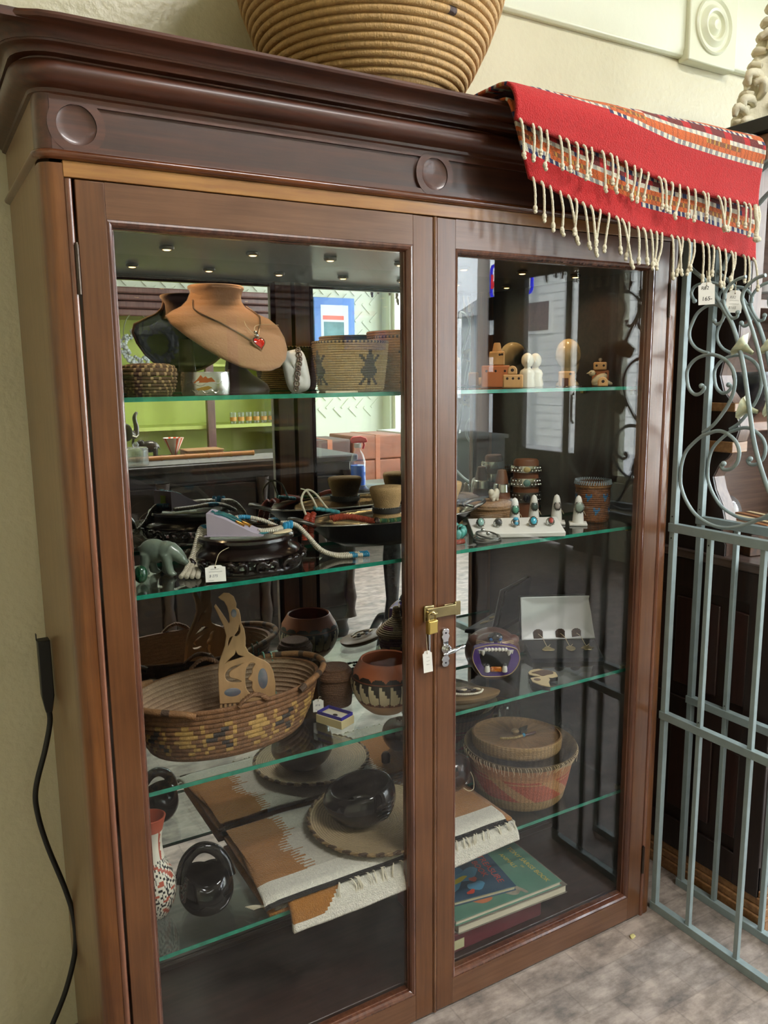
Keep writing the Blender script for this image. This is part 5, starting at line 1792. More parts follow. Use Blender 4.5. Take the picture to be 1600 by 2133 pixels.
# turquoise bracelet half hidden by the door stile
tb2 = T('turquoise_bracelet', 'turquoise and silver bracelet just right of the door stile', 'bracelet', (.735, .150, Z + .008), (R_(8), R_(0), 0))
O('hoop', MB().tube([(.032 * cos(a), .026 * sin(a), .012) for a in [2 * pi * q / 36 for q in range(36)]], .004, 8, closed=True), m_silverd, tb2, angle=70)
for q in range(6):
    a = R_(-80 + 22 * q)
    O('turquoise_stone', MB().ball((.035 * cos(a), .029 * sin(a), .010), (.008, .005, .011), 12, 8), mat('turq_green', '#4d9a8f', .2, var=.3, scale=150, coat=.5), tb2)
# ================================================================= third shelf
Z = S3 + .0004
# long oval handled basket
ob = T('oval_basket', 'long oval coiled basket with wrapped rim handles on third shelf', 'basket', (.252, .193, Z), (0, 0, R_(4)))
c_br, c_yl, c_dk, c_tn = [lin(c) for c in ('#7a5230', '#b28b4a', '#332a26', '#8a6440')]
random.seed(19)
ovp = []


def ov(r, s):
    q = s % 38
    if r >= 9: return rc(c_br, .2)
    if 2 <= r <= 8:
        k = (q + (r % 3)) % 19
        if k in (0, 1, 2) and r in (4, 5, 6, 7): return rc(c_yl, .15)
        if k in (3, 4) and r in (2, 3, 4, 5, 6, 7, 8): return rc(c_yl, .15)
        if k in (9, 10, 11) and r in (5, 6): return rc(c_dk, .2)
        if k in (12, 13) and r in (3, 4, 7): return rc(c_dk, .2)
        if k in (7, 8, 14, 15) and (r + k) % 3: return rc(c_yl, .15)
    return rc(c_br, .22)


pv = coil_prof([(.142, 0), (.152, .006), (.173, .047), (.187, .097), (.189, .106)], 12, .0036, 5)
NSO = 152
cache = {}


def ovc(a, k, r, z):
    key = (k // 5, int(a / (2 * pi) * NSO))
    if key not in cache: cache[key] = ov(*key)
    return cache[key]


bo = MB().lathe(pv, NSO, col=ovc, sy=.60)
# inner wall: same coils, plain fibre
pi_ = coil_prof([(.183, .105), (.179, .095), (.165, .047), (.144, .008)], 11, -.003, 5)
tanin = lin('#a5876a')
bo.lathe(pi_, 110, col=lambda a, k, r, z: rc(tanin, .12), sy=.60)
bo.lathe([(.144, .008), (.0005, .006)], 48, col=mul(tanin, .9), sy=.60)
bo.lathe([(.189, .106), (.183, .105)], 110, col=lambda a, k, r, z: rc(c_br, .2), sy=.60)
O('coiled_body', bo, m_weave, ob, angle=80)


def ell(a, k=1.0): return (0.195 * k * cos(a), 0.195 * k * .60 * sin(a))


for a0_, a1_ in ((-58, 58), (122, 238)):
    P = []
    for i in range(25):
        f = i / 24
        a = R_(a0_ + (a1_ - a0_) * f)
        x, y = ell(a, 1.0 + .035 * sin(pi * f))
        P.append((x, y, 0.098 + .016 * sin(pi * f) ** .5))
    cl = [rc(lin('#8a6038'), .18) if i % 4 else rc(lin('#4a3320'), .1) for i in range(25)]
    O('rim_handle', MB().tube(P, .0062, 10, col=cl), m_weave, ob, angle=80)
for sgn in (-1, 1):
    a = R_(90 * sgn)
    b = MB()
    for j in range(3):
        P = [(-.030 + .060 * i / 14 + .002 * sin(i * 1.7 + j * 2.1), sgn * (.115 + .003 * cos(i * 1.7 + j * 2.1)), .104 + .016 * sin(pi * i / 14) + .002 * sin(i * 1.7 + j * 2.1)) for i in range(15)]
        b.tube(P, .003, 7, col=[rc(lin('#7c5636'), .2) for _ in P])
    O('braided_loop', b, m_weave, ob, angle=80)
for k, x in enumerate((.120, .134)):
    o_ = MB()
    y0 = .60 * 0.195 * sqrt(1 - (x / 0.195) ** 2)
    random.seed(40 + k)
    P = spl([(x, y0 + .009, .085), (x, y0 + .004, .112), (x, y0 - .004, .112), (x, y0 - .012, .085), (x - .002, y0 - .02, .05), (x - .004, y0 - .03, .03)], 10)
    O('bead_string', o_.tube(P, [.0012 + .0006 * (i % 2) for i in range(len(P))], 6, col=[random.choice((lin('#5f8f7c'), lin('#b9ae94'), lin('#5f8f7c'))) for _ in P]), m_bead, ob)

# carved wooden comb with shell inlay
m_comb = mat('alder_wood', '#b58e62', .5, var=.12, scale=14, stretch=(6, 1, 1), bump=.05, bscale=120)
cm = T('carved_comb', 'tall pale wooden comb carved as a bird with shell inlays', 'comb', (.288, .182, Z + .026), (R_(90 - 14), 0, R_(-20)))
KS = .0002


def cp(L_): return [((x - 1060) * KS, (1330 - y) * KS) for x, y in L_]


def sm_(L_, n=3): return [(p.x, p.y) for p in spl([(a, b, 0) for a, b in cp(L_)], n, True)]


outl = cp([(795, 1150), (790, 1000), (790, 860), (800, 760), (828, 690), (862, 600), (880, 500), (858, 400), (818, 310), (776, 212), (786, 200), (832, 272), (880, 352), (905, 395), (919, 365), (915, 290), (900, 220), (872, 165), (836, 142), (822, 124), (868, 90), (915, 95), (958, 130), (980, 195), (976, 240), (1004, 262), (1015, 320), (1020, 390), (1046, 450), (1056, 530), (1051, 620), (1080, 680), (1150, 730), (1230, 770), (1280, 812), (1310, 880), (1325, 980), (1325, 1150)])
holes = [sm_([(1002, 392), (1018, 440), (1010, 490), (975, 520), (948, 506), (985, 455)]), sm_([(905, 522), (938, 508), (928, 542), (897, 600), (882, 618), (886, 570)]),
         sm_([(960, 640), (985, 690), (1050, 716), (1000, 730), (900, 758), (848, 775), (900, 722), (946, 684)]),
         sm_([(1040, 775), (960, 790), (885, 822), (848, 872), (855, 930), (900, 958), (980, 965), (1008, 950), (960, 922), (905, 905), (893, 872), (920, 842), (980, 812)]),
         sm_([(1098, 778), (1052, 830), (1037, 920), (1042, 1020), (1080, 1078), (1130, 1098), (1176, 1096), (1132, 1068), (1108, 1020), (1112, 962), (1074, 936), (1112, 890), (1118, 840), (1148, 792)])]
plate('comb_plate', [outl] + holes, .007, m_comb, cm, bev=.0012)
for i in range(13):
    x = (802 + i * 42.5 - 1060) * KS
    O('tooth', MB().prism([(x - .0024, .0375), (x + .0024, .0375), (x + .0017, .002), (x, 0), (x - .0017, .002)], lambda a, b: (a, b, -.003), lambda a, b: (a, b, .003)), m_comb, cm, bev=.0005)
m_abal = mat('abalone', '#8f8189', .15, .2, var=.5, scale=60, coat=.8, col2='#56707c')
for cx, cy, rx_, ry_ in ((957, 290, 34, 50), (916, 1050, 98, 50), (1212, 940, 58, 122)):
    (x, y), = cp([(cx, cy)])
    O('shell_inlay', MB().ball((x, y, .0036), (rx_ * KS, ry_ * KS, .002), 24, 8), m_abal, cm, angle=80)
O('signature', scribble(.02, ((0, 0, .018),), 4, .003, .0003), mat('pencil', '#6d5a48', .8), cm, loc=((985 - 1060) * KS, (1330 - 1125) * KS, .0052))

# polychrome pot
pt = T('painted_pot', 'round terracotta pot with black and cream feather pattern', 'pot', (.572, .138, Z), (0, 0, R_(-60)))
TER, CRM, BLK, TAN_, LIN_ = [lin(c) for c in ('#a85f3e', '#cdbf9f', '#1c1512', '#b78f70', '#6e3a28')]


def potc(a, k, r, z):
    if k >= 58: return mul(TER, .8)
    g = a / (2 * pi) * 20
    f = g - floor(g)
    if z > .0905 + .0: return TER
    if z > .0800:
        arc = .0800 + .0085 * sqrt(max(0, 1 - (2 * ((g * .72) % 1) - 1) ** 2))
        return BLK if z < arc else TER
    if z > .0775: return LIN_
    if z > .0760: return BLK
    if z < .0275: return TAN_
    if z < .0290: return BLK
    sec = (a / (2 * pi)) % 1
    if sec < .14 or .5 < sec < .64:         # swirl panel
        w = sin(a * 26 + z * 160) + sin(z * 300 - a * 9)
        return BLK if abs(w) < .35 or w > 1.3 else CRM
    if f < .07: return BLK
    step = .0745 - .0085 * (3 - int((1 - f) * 3.4))
    if f > .32 and z > .0750 - .0075 * (1 + int((f - .32) * 4.4)): return BLK
    tip = .0325 + .006 * (f - .5) ** 2 * 4
    if z < tip: return LIN_
    return CRM


pp = [(.0005, 0), (.030, 0), (.036, .002)]
cv = [(.036, .002), (.052, .016), (.064, .034), (.0715, .055), (.0725, .068), (.068, .084), (.0605, .097), (.0545, .108), (.0525, .1115)]
cvs = [(p.x, p.y) for p in spl([(a, b, 0) for a, b in cv], 7)]
inn = [(.0505, .1125), (.0485, .110), (.055, .098), (.064, .080), (.068, .06), (.058, .03), (.03, .008), (.0005, .007)]
O('pot_wall', MB().lathe(pp + cvs[1:] + inn, 240, col=potc), mat('pot_clay', attr=True, rough=.45, var=.05, scale=40), pt, angle=60)

# brown woven jar
cj = T('woven_jar', 'small brown woven lidded jar between oval basket and painted pot', 'jar', (.497, .222, Z), (0, 0, R_(20)))
brw = lin('#6a4a34')
random.seed(23)
rsq = lambda a, k: 1 + .07 * abs(cos(2 * a)) ** 3
b = MB().lathe(coil_prof([(.030, 0), (.034, .004), (.037, .035), (.035, .058)], 16, .0008, 4), 72, col=lambda a, k, r, z: rc(brw, .25), rmod=rsq)
O('body', b, m_weave, cj, angle=80)
b = MB().lathe(coil_prof([(.0375, .0585), (.038, .064), (.034, .074), (.030, .0755), (.029, .082), (.0005, .083)], 12, .0008, 4), 72, col=lambda a, k, r, z: rc(mul(brw, 1.15), .25), rmod=rsq)
O('lid', b, m_weave, cj, angle=80)

# little gift box
gb = T('gift_box', 'small open cream box with blue rim and tag on third shelf', 'box', (.452, .135, Z), (0, 0, R_(-66)))
O('box_base', MB().box(-.033, .033, -.020, .020, 0, .017), mat('cream_card', '#c8b98c', .7), gb, bev=.0008)
rim_ = MB()
for x0, x1, y0, y1 in ((-.031, .031, -.018, -.0165), (-.031, .031, .0165, .018), (-.031, -.0295, -.0165, .0165), (.0295, .031, -.0165, .0165)):
    rim_.box(x0, x1, y0, y1, .017, .0235)
O('blue_rim', rim_, mat('blue_card', '#2a2290', .5), gb)
O('satin_pad', MB().box(-.0225, .0225, -.010, .010, .0171, .0195), mat('cream_satin', '#d5cfb8', .5), gb, bev=.001)
O('dark_pin', MB().ball((.006, -.006, .020), (.006, .004, .0012), 12, 6), m_silverd, gb)
price_tag('price_tag', 'little white tag standing behind the blue rimmed box', .0215, .026, (.436, .178, Z + .024), (R_(82), 0, R_(-22)), lines=(('#16', .006, -.006, -.001, .2),), ink=mat('blue_ink', '#5a5e6c', .8),
          rows=((-.008, -.006, -.002),), cord=[(0, .0094, .0003), (.002, .018, .002), (.006, .016, -.004)])

# lidded coil basket with tall knob
lk = T('knobbed_basket', 'lidded coiled basket with tall pointed knob in purple and straw', 'basket', (.752, .257, Z))
pur, stw = lin('#5c3440'), lin('#ab8c66')
random.seed(27)
coiled(lk, [(.030, 0), (.034, .004), (.040, .035), (.043, .062)], 9, .0022, 60, lambda r, s: rc(pur, .2) if (s // 6 + r) % 4 else rc(stw, .15), inner=[(.03, 0), (.0005, 0)])
coiled(lk, [(.0475, .062), (.049, .066), (.043, .074), (.031, .086), (.019, .096), (.011, .102), (.0085, .112), (.0075, .128), (.0005, .131)], 17, .0018, 56, lambda r, s: rc(lin('#8e4450'), .2) if r in (4, 5) and (s // 7) % 2 else rc(stw, .15), part='lid')
# dark bead strands at the back
for k, (pts_, c0, c1, lb_) in enumerate((([(.585, .285, .003), (.615, .272, .003), (.640, .288, .003), (.668, .268, .003), (.690, .284, .003), (.705, .262, .003), (.672, .252, .003), (.630, .258, .003)], '#20262b', '#a8b2a8', 'black and grey bead strand near the painted pot'),
                                         ([(.575, .262, .003), (.600, .250, .003), (.628, .240, .003), (.655, .246, .004), (.682, .236, .003), (.702, .246, .003)], '#2a1d18', '#cfc7b4', 'brown and white shell strand near the painted pot'))):
    bs = T('bead_strand', lb_, 'necklace', (0, 0, Z + .0008), group='bead strands at the back')
    strand('s', pts_, .0030, .0052, lambda i, n_, a=lin(c0), b=lin(c1): rc(a, .3) if i % 3 else rc(b, .2), bs)

# jaguar mask
mk = T('jaguar_mask', 'dark wooden jaguar head with open purple mouth and white fangs', 'carving', (.868, .158, Z), (0, 0, R_(-32)))
m_jag = mat('dark_lacquer_wood', '#55362b', .42, var=.3, scale=12, coat=.12)
hb_ = MB()
hb_.ball((0, .030, .055), (.064, .062, .055), 32, 22)
hb_.ball((0, -.006, .088), (.042, .030, .022), 24, 16)
hb_.ball((0, -.004, .034), (.050, .036, .032), 24, 16)
for s in (-1, 1): hb_.ball((.045 * s, .010, .090), (.014, .016, .012), 14, 10)
o = O('head_block', hb_, m_jag, mk, angle=80)
rm = o.modifiers.new('r', 'REMESH'); rm.mode = 'VOXEL'; rm.voxel_size = .003; rm.use_smooth_shade = True
o.modifiers.new('s', 'SMOOTH').iterations = 10


def mp(L_): return [((x - 462) / 4635, (485 - y) / 4635) for x, y in L_]


FY = -.047
mo_out = mp([(232, 380), (268, 345), (440, 312), (640, 342), (692, 400), (700, 480), (655, 580), (565, 640), (350, 650), (288, 600), (226, 480)])
mo_in = mp([(292, 450), (300, 392), (360, 352), (540, 352), (600, 392), (615, 450), (590, 540), (545, 588), (362, 590), (312, 530)])
m_pur = mat('purple_paint', '#4a2f78', .35, coat=.4)
mr_ = plate('mouth_surround', [[(p.x, p.y) for p in spl([(a, b, 0) for a, b in mo_out], 3, True)], mo_in], .020, m_pur, mk, loc=(0, FY + .008, .060), rot=(R_(90), 0, 0), bev=.001)
O('mouth_cavity', MB().prism([(a * .99, b * .99) for a, b in mo_in], lambda a, b: (a, b, .0085), lambda a, b: (a, b, .0080)), mat('mouth_black', '#090707', .5), mr_)
mxp = [Vector((a, b, .0112)) for a, b in mo_out]
O('gold_outline', MB().tube(spl([tuple(v) for v in mxp], 4, True), .0011, 6, closed=True), mat('lip_line', '#b69d74', .4, .3), mr_, angle=70)
m_tooth = mat('tooth_white', '#d8d6cc', .3, coat=.4)
for x in (355, 388, 422, 458, 494, 528, 560):
    (px, py), = mp([(x, 362)])
    O('tooth', MB().ball((px, py, .0115), (.0042, .0048, .003), 10, 8), m_tooth, mr_)
for x, y, sgn in ((322, 392, 1), (598, 392, -1)):
    (px, py), = mp([(x, y)])
    O('fang', MB().tube([(px, py + .006, .012), (px + .001 * sgn, py - .002, .0125), (px + .002 * sgn, py - .007, .0125)], [.0055, .0042, .0012], 10).tube([(px - .006 * sgn, py + .006, .011), (px - .006 * sgn, py - .003, .011)], [.003, .001], 8), m_tooth, mr_)
for x in (372, 550):
    (px, py), = mp([(x, 575)])
    f_ = O('fang', MB().tube([(px, py - .004, .0125), (px, py + .004, .013), (px, py + .010, .013)], [.0062, .006, .004], 12), m_tooth, mr_)
    O('black_tip', MB().ball((px, py + .0115, .013), (.0042, .004, .0042), 12, 8), m_black, f_)
(px, py), = mp([(462, 572)])
O('tongue', MB().box(px - .0125, px + .0125, py - .006, py + .006, .008, .015), mat('orange_tongue', '#d98a1e', .35, var=.6, scale=160, col2='#8f2f12'), mr_, bev=.003)
O('nose', MB().ball((0, -.030, .108), (.0175, .011, .011), 18, 12), mat('nose_black', '#0b0d12', .15, coat=.7), mk)
for s in (-1, 1):
    O('nostril', MB().ball((.010 * s, -.0385, .106), (.0045, .002, .0035), 10, 6), mat('blue_paint', '#2a5f9e', .3), mk)
    for j in range(2):
        O('nose_bar', MB().box((.006 + .004 * j) * s - .0013, (.006 + .004 * j) * s + .0013, -.0405, -.037, .090, .1005), mat('bar_grey', '#b3a994', .4), mk)
    for j in range(4):
        P = spl([(.014 * s, -.0395, .0985 - .0032 * j), (.028 * s, -.034, .1000 - .0034 * j), (.042 * s, -.022, .0985 - .0036 * j)], 6)
        O('whisker_line', MB().tube(P, .0008, 5), MATS['lip_line'], mk)

# open jewellery box with pendants
jb = T('jewellery_box', 'open black jewellery box with white satin lid on third shelf', 'box', (1.112, .200, Z), (0, 0, R_(-27)))
m_velv = mat('black_velvet', '#07080d', .95, sheen=.3)
O('box_base', MB().prism([(-.060, 0), (-.058, .010), (.020, .028), (.026, .028), (.026, 0)], lambda a, b: (-.088, a, b), lambda a, b: (.088, a, b)), m_velv, jb, bev=.002)
Ml = Matrix.Translation((0, .026, .028)) @ Matrix.Rotation(R_(-12), 4, 'X')
O('lid_shell', MB().box(-.097, .097, .010, .016, 0, .112, M=Ml), m_velv, jb, bev=.003)


def satin(u, v):
    x, z = (u - .5) * .188, v * .106 + .002
    e = min(u, 1 - u, v * .8, (1 - v)) * 6
    y = .006 - .008 * max(0, 1 - e) + .0012 * noise.noise((x * 26, z * 26, 0))
    return Ml @ Vector((x, y, z))


sl = O('satin_lining', MB().grid(50, 34, satin), mat('white_satin', '#e2e2e4', .35, sheen=.4), jb, angle=80)
sl.modifiers.new('t', 'SOLIDIFY').thickness = .002
m_fan = mat('fan_card', '#5a4334', .7, var=.7, scale=130, col2='#1d120d')
m_pend = mat('old_gold', '#a3946a', .3, .9, var=.2, scale=120)
for k, x in enumerate((-.052, .004, .045)):
    t_ = T('pendant', ('left', 'middle', 'right')[k] + ' engraved pendant on a fan card in the jewellery box', 'pendant', jb.location, jb.rotation_euler, group='pendants in the jewellery box')
    fan = [(-.0115, 0)] + [(-.0115 * cos(R_(180 * j / 12)) * (1 + .08 * (j % 2)), .018 + .0085 * sin(R_(180 * j / 12)) * (1 + .1 * (j % 2))) for j in range(13)] + [(.0115, 0)]
    O('fan_card', MB().prism(fan, lambda a, b: Ml @ Vector((a + x, .001, b + .001)), lambda a, b: Ml @ Vector((a + x, -.0006, b + .001))), m_fan, t_)
    n = 26
    shp = []
    for j in range(n):
        a = 2 * pi * j / n
        r = 1.0 + (.16 * cos(6 * a) if k == 2 else (.22 * cos(3 * a + pi / 2) if k == 0 else 0))
        shp.append(((.014 if k != 1 else .0115) * r * cos(a), (.0085 if k != 1 else .0105) * r * sin(a)))
    zc = lambda y_: .0115 + (y_ + .058) * .018 / .078 + .0012
    xx = x + .012
    O('medal', MB().prism(shp, lambda a, b: (a + xx, b - .024, zc(b - .024) + .001), lambda a, b: (a + xx, b - .024, zc(b - .024) + .0032)), m_pend, t_, bev=.0006)
    O('pendant_string', MB().tube(spl([tuple(Ml @ Vector((x, -.002, .016))), (x + .006, .012, .040), (x + .010, -.004, .030), (xx, -.017, zc(-.017) + .004), (xx + .008, -.012, zc(-.012) + .006)], 6), .0008, 5), m_string, t_)

# flat carved animal
ft = T('carved_animal_plaque', 'flat dark and cream carved animal cutout near shelf front', 'carving', (.952, .082, Z), (0, 0, R_(-30)))
sil = [(925, 590), (960, 560), (1000, 545), (1060, 540), (1110, 552), (1160, 560), (1225, 590), (1225, 640), (1160, 655), (1110, 650), (1122, 680), (1090, 720), (1085, 772), (1000, 755), (925, 710), (920, 662), (1040, 642), (980, 632), (930, 615)]


def fp(L_, k=1.0): return [((x - 1070) / 4700 * k, (655 - y) / 4700 / .46 * k) for x, y in L_]


plate('dark_body', [fp(sil)], .009, mat('ebony', '#1a100c', .35), ft, loc=(0, 0, .0046))
plate('cream_face', [fp(sil, .985)], .002, mat('bone_cream', '#cbb68c', .45), ft, loc=(0, 0, .0102))
plate('brown_patch', [[(p.x, p.y) for p in spl([(a, b, 0) for a, b in fp([(960, 595), (1030, 575), (1100, 560), (1180, 575), (1190, 610), (1120, 625), (1060, 640), (1010, 610)])], 3, True)]], .0012, mat('brown_horn', '#5d4434', .4, var=.2, scale=60), ft, loc=(0, 0, .0114))
O('brown_eye', MB().ball((fp([(985, 685)])[0][0], fp([(985, 685)])[0][1], .0115), (.008, .008, .001), 14, 6), MATS['brown_horn'], ft)
# wooden slice with bead string
ws = T('wood_slice', 'oval brown wooden slice dish at front centre of third shelf', 'dish', (.742, .098, Z), (0, 0, R_(-20)))
O('slice', MB().lathe([(.0005, 0), (.050, 0), (.056, .006), (.058, .012), (.054, .014), (.0005, .011)], 48, sx=1.35, sy=.62, rmod=lambda a, k: 1 + .04 * sin(3 * a + 1)), mat('olive_wood', '#6b5436', .45, var=.25, scale=18), ws, angle=60)
ws2 = T('shell_string', 'string of dark and white shell beads on the wooden slice', 'necklace', (.742, .098, Z + .0150), (0, 0, R_(-20)))
random.seed(31)
strand('s', [(-.03, -.010, .003), (.0, -.020, .003), (.030, -.016, .003), (.042, .0, .003)], .0024, .004, lambda i, n_: rc(BONE, .1), ws2)
for j in range(7):
    O('horn_bead', MB().ball((-.030 + .010 * j, .002 + .006 * sin(j * 2.1), .004), (.009, .003, .0028), 10, 6, M=Matrix.Rotation(.6 * sin(j * 3), 3, 'Z')), mat('horn_dark', '#241813', .3) if j % 3 else mat('bone_slip', '#c4b492', .4), ws2)
# ================================================================= fourth shelf
Z = S4 + .0004
# folded brown and white rug
rb_ = T('folded_rug', 'folded brown and white serrated wool rug on fourth shelf', 'rug', (0, 0, 0))
BRO, WHI, GRY, BKE = [lin(c) for c in ('#a2681f', '#e2dccd', '#8e846f', '#1d1917')]
m_rug2 = mat('handspun_wool', attr=True, rough=.95, var=.18, scale=150, bump=.6, bscale=380, sheen=.2)


def teeth(y, per, amp):
    f = (y / per) % 1
    return amp * (1 - abs(2 * f - 1)) * (.6 + .4 * noise.noise((floor(y / per) * 3.1, 0, 0)))


def rug_c(x, y):
    if y < .043: return rc(BKE, .1)
    if y < .094: return rc(WHI, .05)
    bx = .352 + teeth(y, .0095, .055) + (.02 if y > .17 else 0) * sin(y * 30)
    if x < bx: return rc(mul(BRO, 1.0 + .12 * noise.noise((x * 8, y * 40, 0))), .06)
    bx2 = .700 - teeth(y + .004, .0095, .060)
    if x > bx2: return rc(BRO, .06)
    return rc(mixc(WHI, GRY, .35 + .3 * noise.noise((x * 6, y * 6, 4))), .05)


zt4 = Z + .040
top = MB().grid(150, 90, lambda u, v: (.262 + 0.556 * u + (.03 * (v - .3) if u < .02 else 0) - .02 * v * (1 - u) * 0, .038 + .272 * v, zt4 + .0025 * noise.noise((u * 6, v * 4, 1)) - .012 * max(0, 1 - v * 12) ** 2 - .006 * max(0, 1 - u * 20) ** 2),
               lambda u, v: rug_c(.262 + 0.556 * u, .038 + .272 * v))
o = O('top_fold', top, m_rug2, rb_, angle=80); o.modifiers.new('t', 'SOLIDIFY').thickness = .008
for k, (z, dx, c) in enumerate(((Z + .0265, .006, BRO), (Z + .0155, .016, mul(GRY, .8)), (Z + .0052, .004, BRO))):
    g = MB().grid(40, 24, lambda u, v: (.262 + dx + .572 * u, .050 + .258 * v, z + .0016 * noise.noise((u * 7, v * 5, k + 3))), lambda u, v: rc(c, .1))
    o = O('under_fold', g, m_rug2, rb_, angle=80); o.modifiers.new('t', 'SOLIDIFY').thickness = .0085
# lower flap sagging over the shelf front
fl4 = MB().grid(90, 20, lambda u, v: (.300 + .535 * u, .046 - .020 * sin(v * pi / 2), Z + .016 - .044 * v ** 1.6 * (1 - .45 * u) - .012 * v * (1 - abs(2 * u - 1)) * (1 - u) + .002 * noise.noise((u * 9, v * 4, 8))),
                lambda u, v: rc(BRO, .06) if (u < .09 + .12 * (1 - v) and v < .75) else rc(WHI, .06))
o = O('front_flap', fl4, m_rug2, rb_, angle=80); o.modifiers.new('t', 'SOLIDIFY').thickness = .009
m_thr = mat('fringe_thread', '#d9d0bb', .8)
random.seed(51)
O('edge_cord', MB().tube([(.262 + 0.556 * i / 60, .0375, zt4 - .0115 + .0008 * (i % 2)) for i in range(61)], .0022, 6), mat('black_cord', '#15120f', .8), rb_)
for i in range(30):
    x = .400 + .43 * (i + random.uniform(.1, .9)) / 30
    b = MB()
    l = random.uniform(.020, .034)
    d = random.uniform(-.010, .010)
    for j in range(3):
        q = random.uniform(-.0022, .0022)
        b.tube(spl([(x, .0375, zt4 - .011), (x + d * .3 + q, .031, zt4 - .009), (x + d + 2 * q, .026, zt4 - .014 - l * .4), (x + d * .7 + 3 * q, .0245, zt4 - .012 - l)], 4), .00075, 5)
    O('fringe_tuft', b, m_thr, rb_, angle=80)
b = MB()
for j in range(6):
    b.tube(spl([(.263, .055, zt4 - .02), (.250 - .001 * j, .058 + .002 * j, zt4 - .020), (.240 - .002 * j, .066 + .003 * j, zt4 - .026)], 4), .0009, 5)
O('fringe_tuft', b, m_thr, rb_)

# coiled plate
plt = T('woven_plate', 'round shallow coiled straw plate lying on the folded rug', 'plate', (.556, .168, zt4 + .0052), (R_(1.5), 0, 0))
random.seed(52)
pc1, pc2 = lin('#c2aa84'), lin('#8d7a5a')
pc = MB()
pfl = coil_prof([(.002, .006), (.060, .006), (.110, .009), (.139, .014)], 24, -.0009, 4)
pc.lathe(pfl, 120, col=lambda a, k, r, z: rc(pc1 if k % 4 < 2 else mixc(pc1, pc2, .8), .10))
pc.lathe([(.139, .014), (.141, .008), (.120, .002), (.0005, 0)], 90, col=lambda a, k, r, z: rc(pc2, .1))
O('coiled_disc', pc, m_weave, plt, angle=80)
rbm = MB()
for j in range(2):
    P = [((.1405 + .0022 * cos(26 * a + j * pi)) * cos(a), (.1405 + .0022 * cos(26 * a + j * pi)) * sin(a), .0125 + .0022 * sin(26 * a + j * pi)) for a in [2 * pi * i / 208 for i in range(208)]]
    rbm.tube(P, .0027, 6, closed=True, col=[rc(lin('#4a3626') if (i // 4) % 2 else lin('#8d7450'), .15) for i in range(208)])
O('braided_rim', rbm, m_weave, plt, angle=80)

# black polished bowl
m_bkp = mat('black_pottery', '#0a0a0c', .09)
bw = T('black_bowl', 'polished black pottery bowl with carved flutes on the woven plate', 'bowl', (.528, .178, zt4 + .0125), (0, 0, R_(-20)))
bpf = [(.0005, 0), (.034, 0), (.046, .004), (.063, .020), (.073, .037), (.0758, .050), (.0740, .064), (.0690, .0755), (.0630, .0815), (.0585, .0805), (.0600, .072), (.062, .052), (.05, .022), (.03, .010), (.0005, .009)]
bpf = [(p.x, p.y) for p in spl([(a, b, 0) for a, b in bpf], 3)]
bm2 = MB().lathe(bpf, 64, rmod=lambda a, k: 1 + .03 * cos(2 * a))
bm2.v = [(x, y, z + (.16 * x) * max(0, z - .03) / .05) for x, y, z in bm2.v]
O('bowl_wall', bm2, m_bkp, bw, angle=70)
for j in range(5):
    P = []
    for i in range(9):
        f = i / 8
        a = R_(-70 + 50 * f)
        z = .022 + .009 * j + .012 * f - .010 * f * f
        r = .0715 + .003 * sin(pi * f)
        if z < .04: r -= (.04 - z) * .55
        P.append((r * cos(a) * 1.02, r * sin(a), z + .003))
    O('carved_flute', MB().tube(P, [.0015 + .0032 * sin(pi * i / 8) for i in range(9)], 8), m_bkp, bw, angle=80)

# black vase with stirrup handle
vz = T('black_basket_vase', 'polished black pottery vase with arched handle at left of fourth shelf', 'vase', (.176, .142, Z), (0, 0, R_(-14)))
vb = MB().lathe([(p.x, p.y) for p in spl([(a, b, 0) for a, b in [(.0005, 0), (.028, 0), (.040, .006), (.050, .026), (.0495, .044), (.043, .058), (.037, .064), (.033, .063), (.034, .056), (.040, .04), (.03, .012), (.0005, .009)]], 3)], 48)
vb.v = [(x, y, z + (.35 * abs(x) + .12 * y) * max(0, z - .03) / .034) for x, y, z in vb.v]
O('vase_body', vb, m_bkp, vz, angle=70)
P = spl([(-.043, .0, .056), (-.041, .006, .075), (-.032, .010, .097), (-.014, .011, .1125), (.006, .011, .1135), (.026, .010, .100), (.038, .006, .078), (.042, .0, .056)], 6)
n = len(P)
O('stirrup_handle', MB().tube(P, [.0105 + .004 * abs(2 * i / (n - 1) - 1) ** 2 for i in range(n)], 14), m_bkp, vz, angle=80)
for s in (-1, 1):
    O('carved_wave', MB().tube(spl([(-.034, -.037, .030), (-.018, -.048, .026), (-.004, -.0505, .031), (.008, -.0495, .026), (.024, -.044, .031)] if s < 0 else [(.020, -.045, .018), (.034, -.036, .022), (.044, -.022, .034)], 6), .0022, 8), m_bkp, vz, angle=80)

# white polychrome vase
wv = T('painted_vase', 'tall white vase with red and black painted designs at far left', 'vase', (.083, .166, Z), (0, 0, R_(-20)))
VW, VR, VB = lin('#d9d2c0'), lin('#a8503a'), lin('#1f1b1a')


def vcol(a, k, r, z):
    if z > .172 or k > 62: return VR
    if z > .118:
        w = (a * 3 / pi) % 1
        e = .35 + .12 * (((z - .118) * 60) % 1)
        if .3 < w < e + .08: return VR
        return VW
    w = sin(a * 5 + 6 * sin(z * 55)) * cos(z * 120 + a * 3)
    if abs(w) < .13: return VB
    if w > .62: return VR
    if w < -.55 and (int(z * 900) + int(a * 40)) % 2: return VB
    return VW


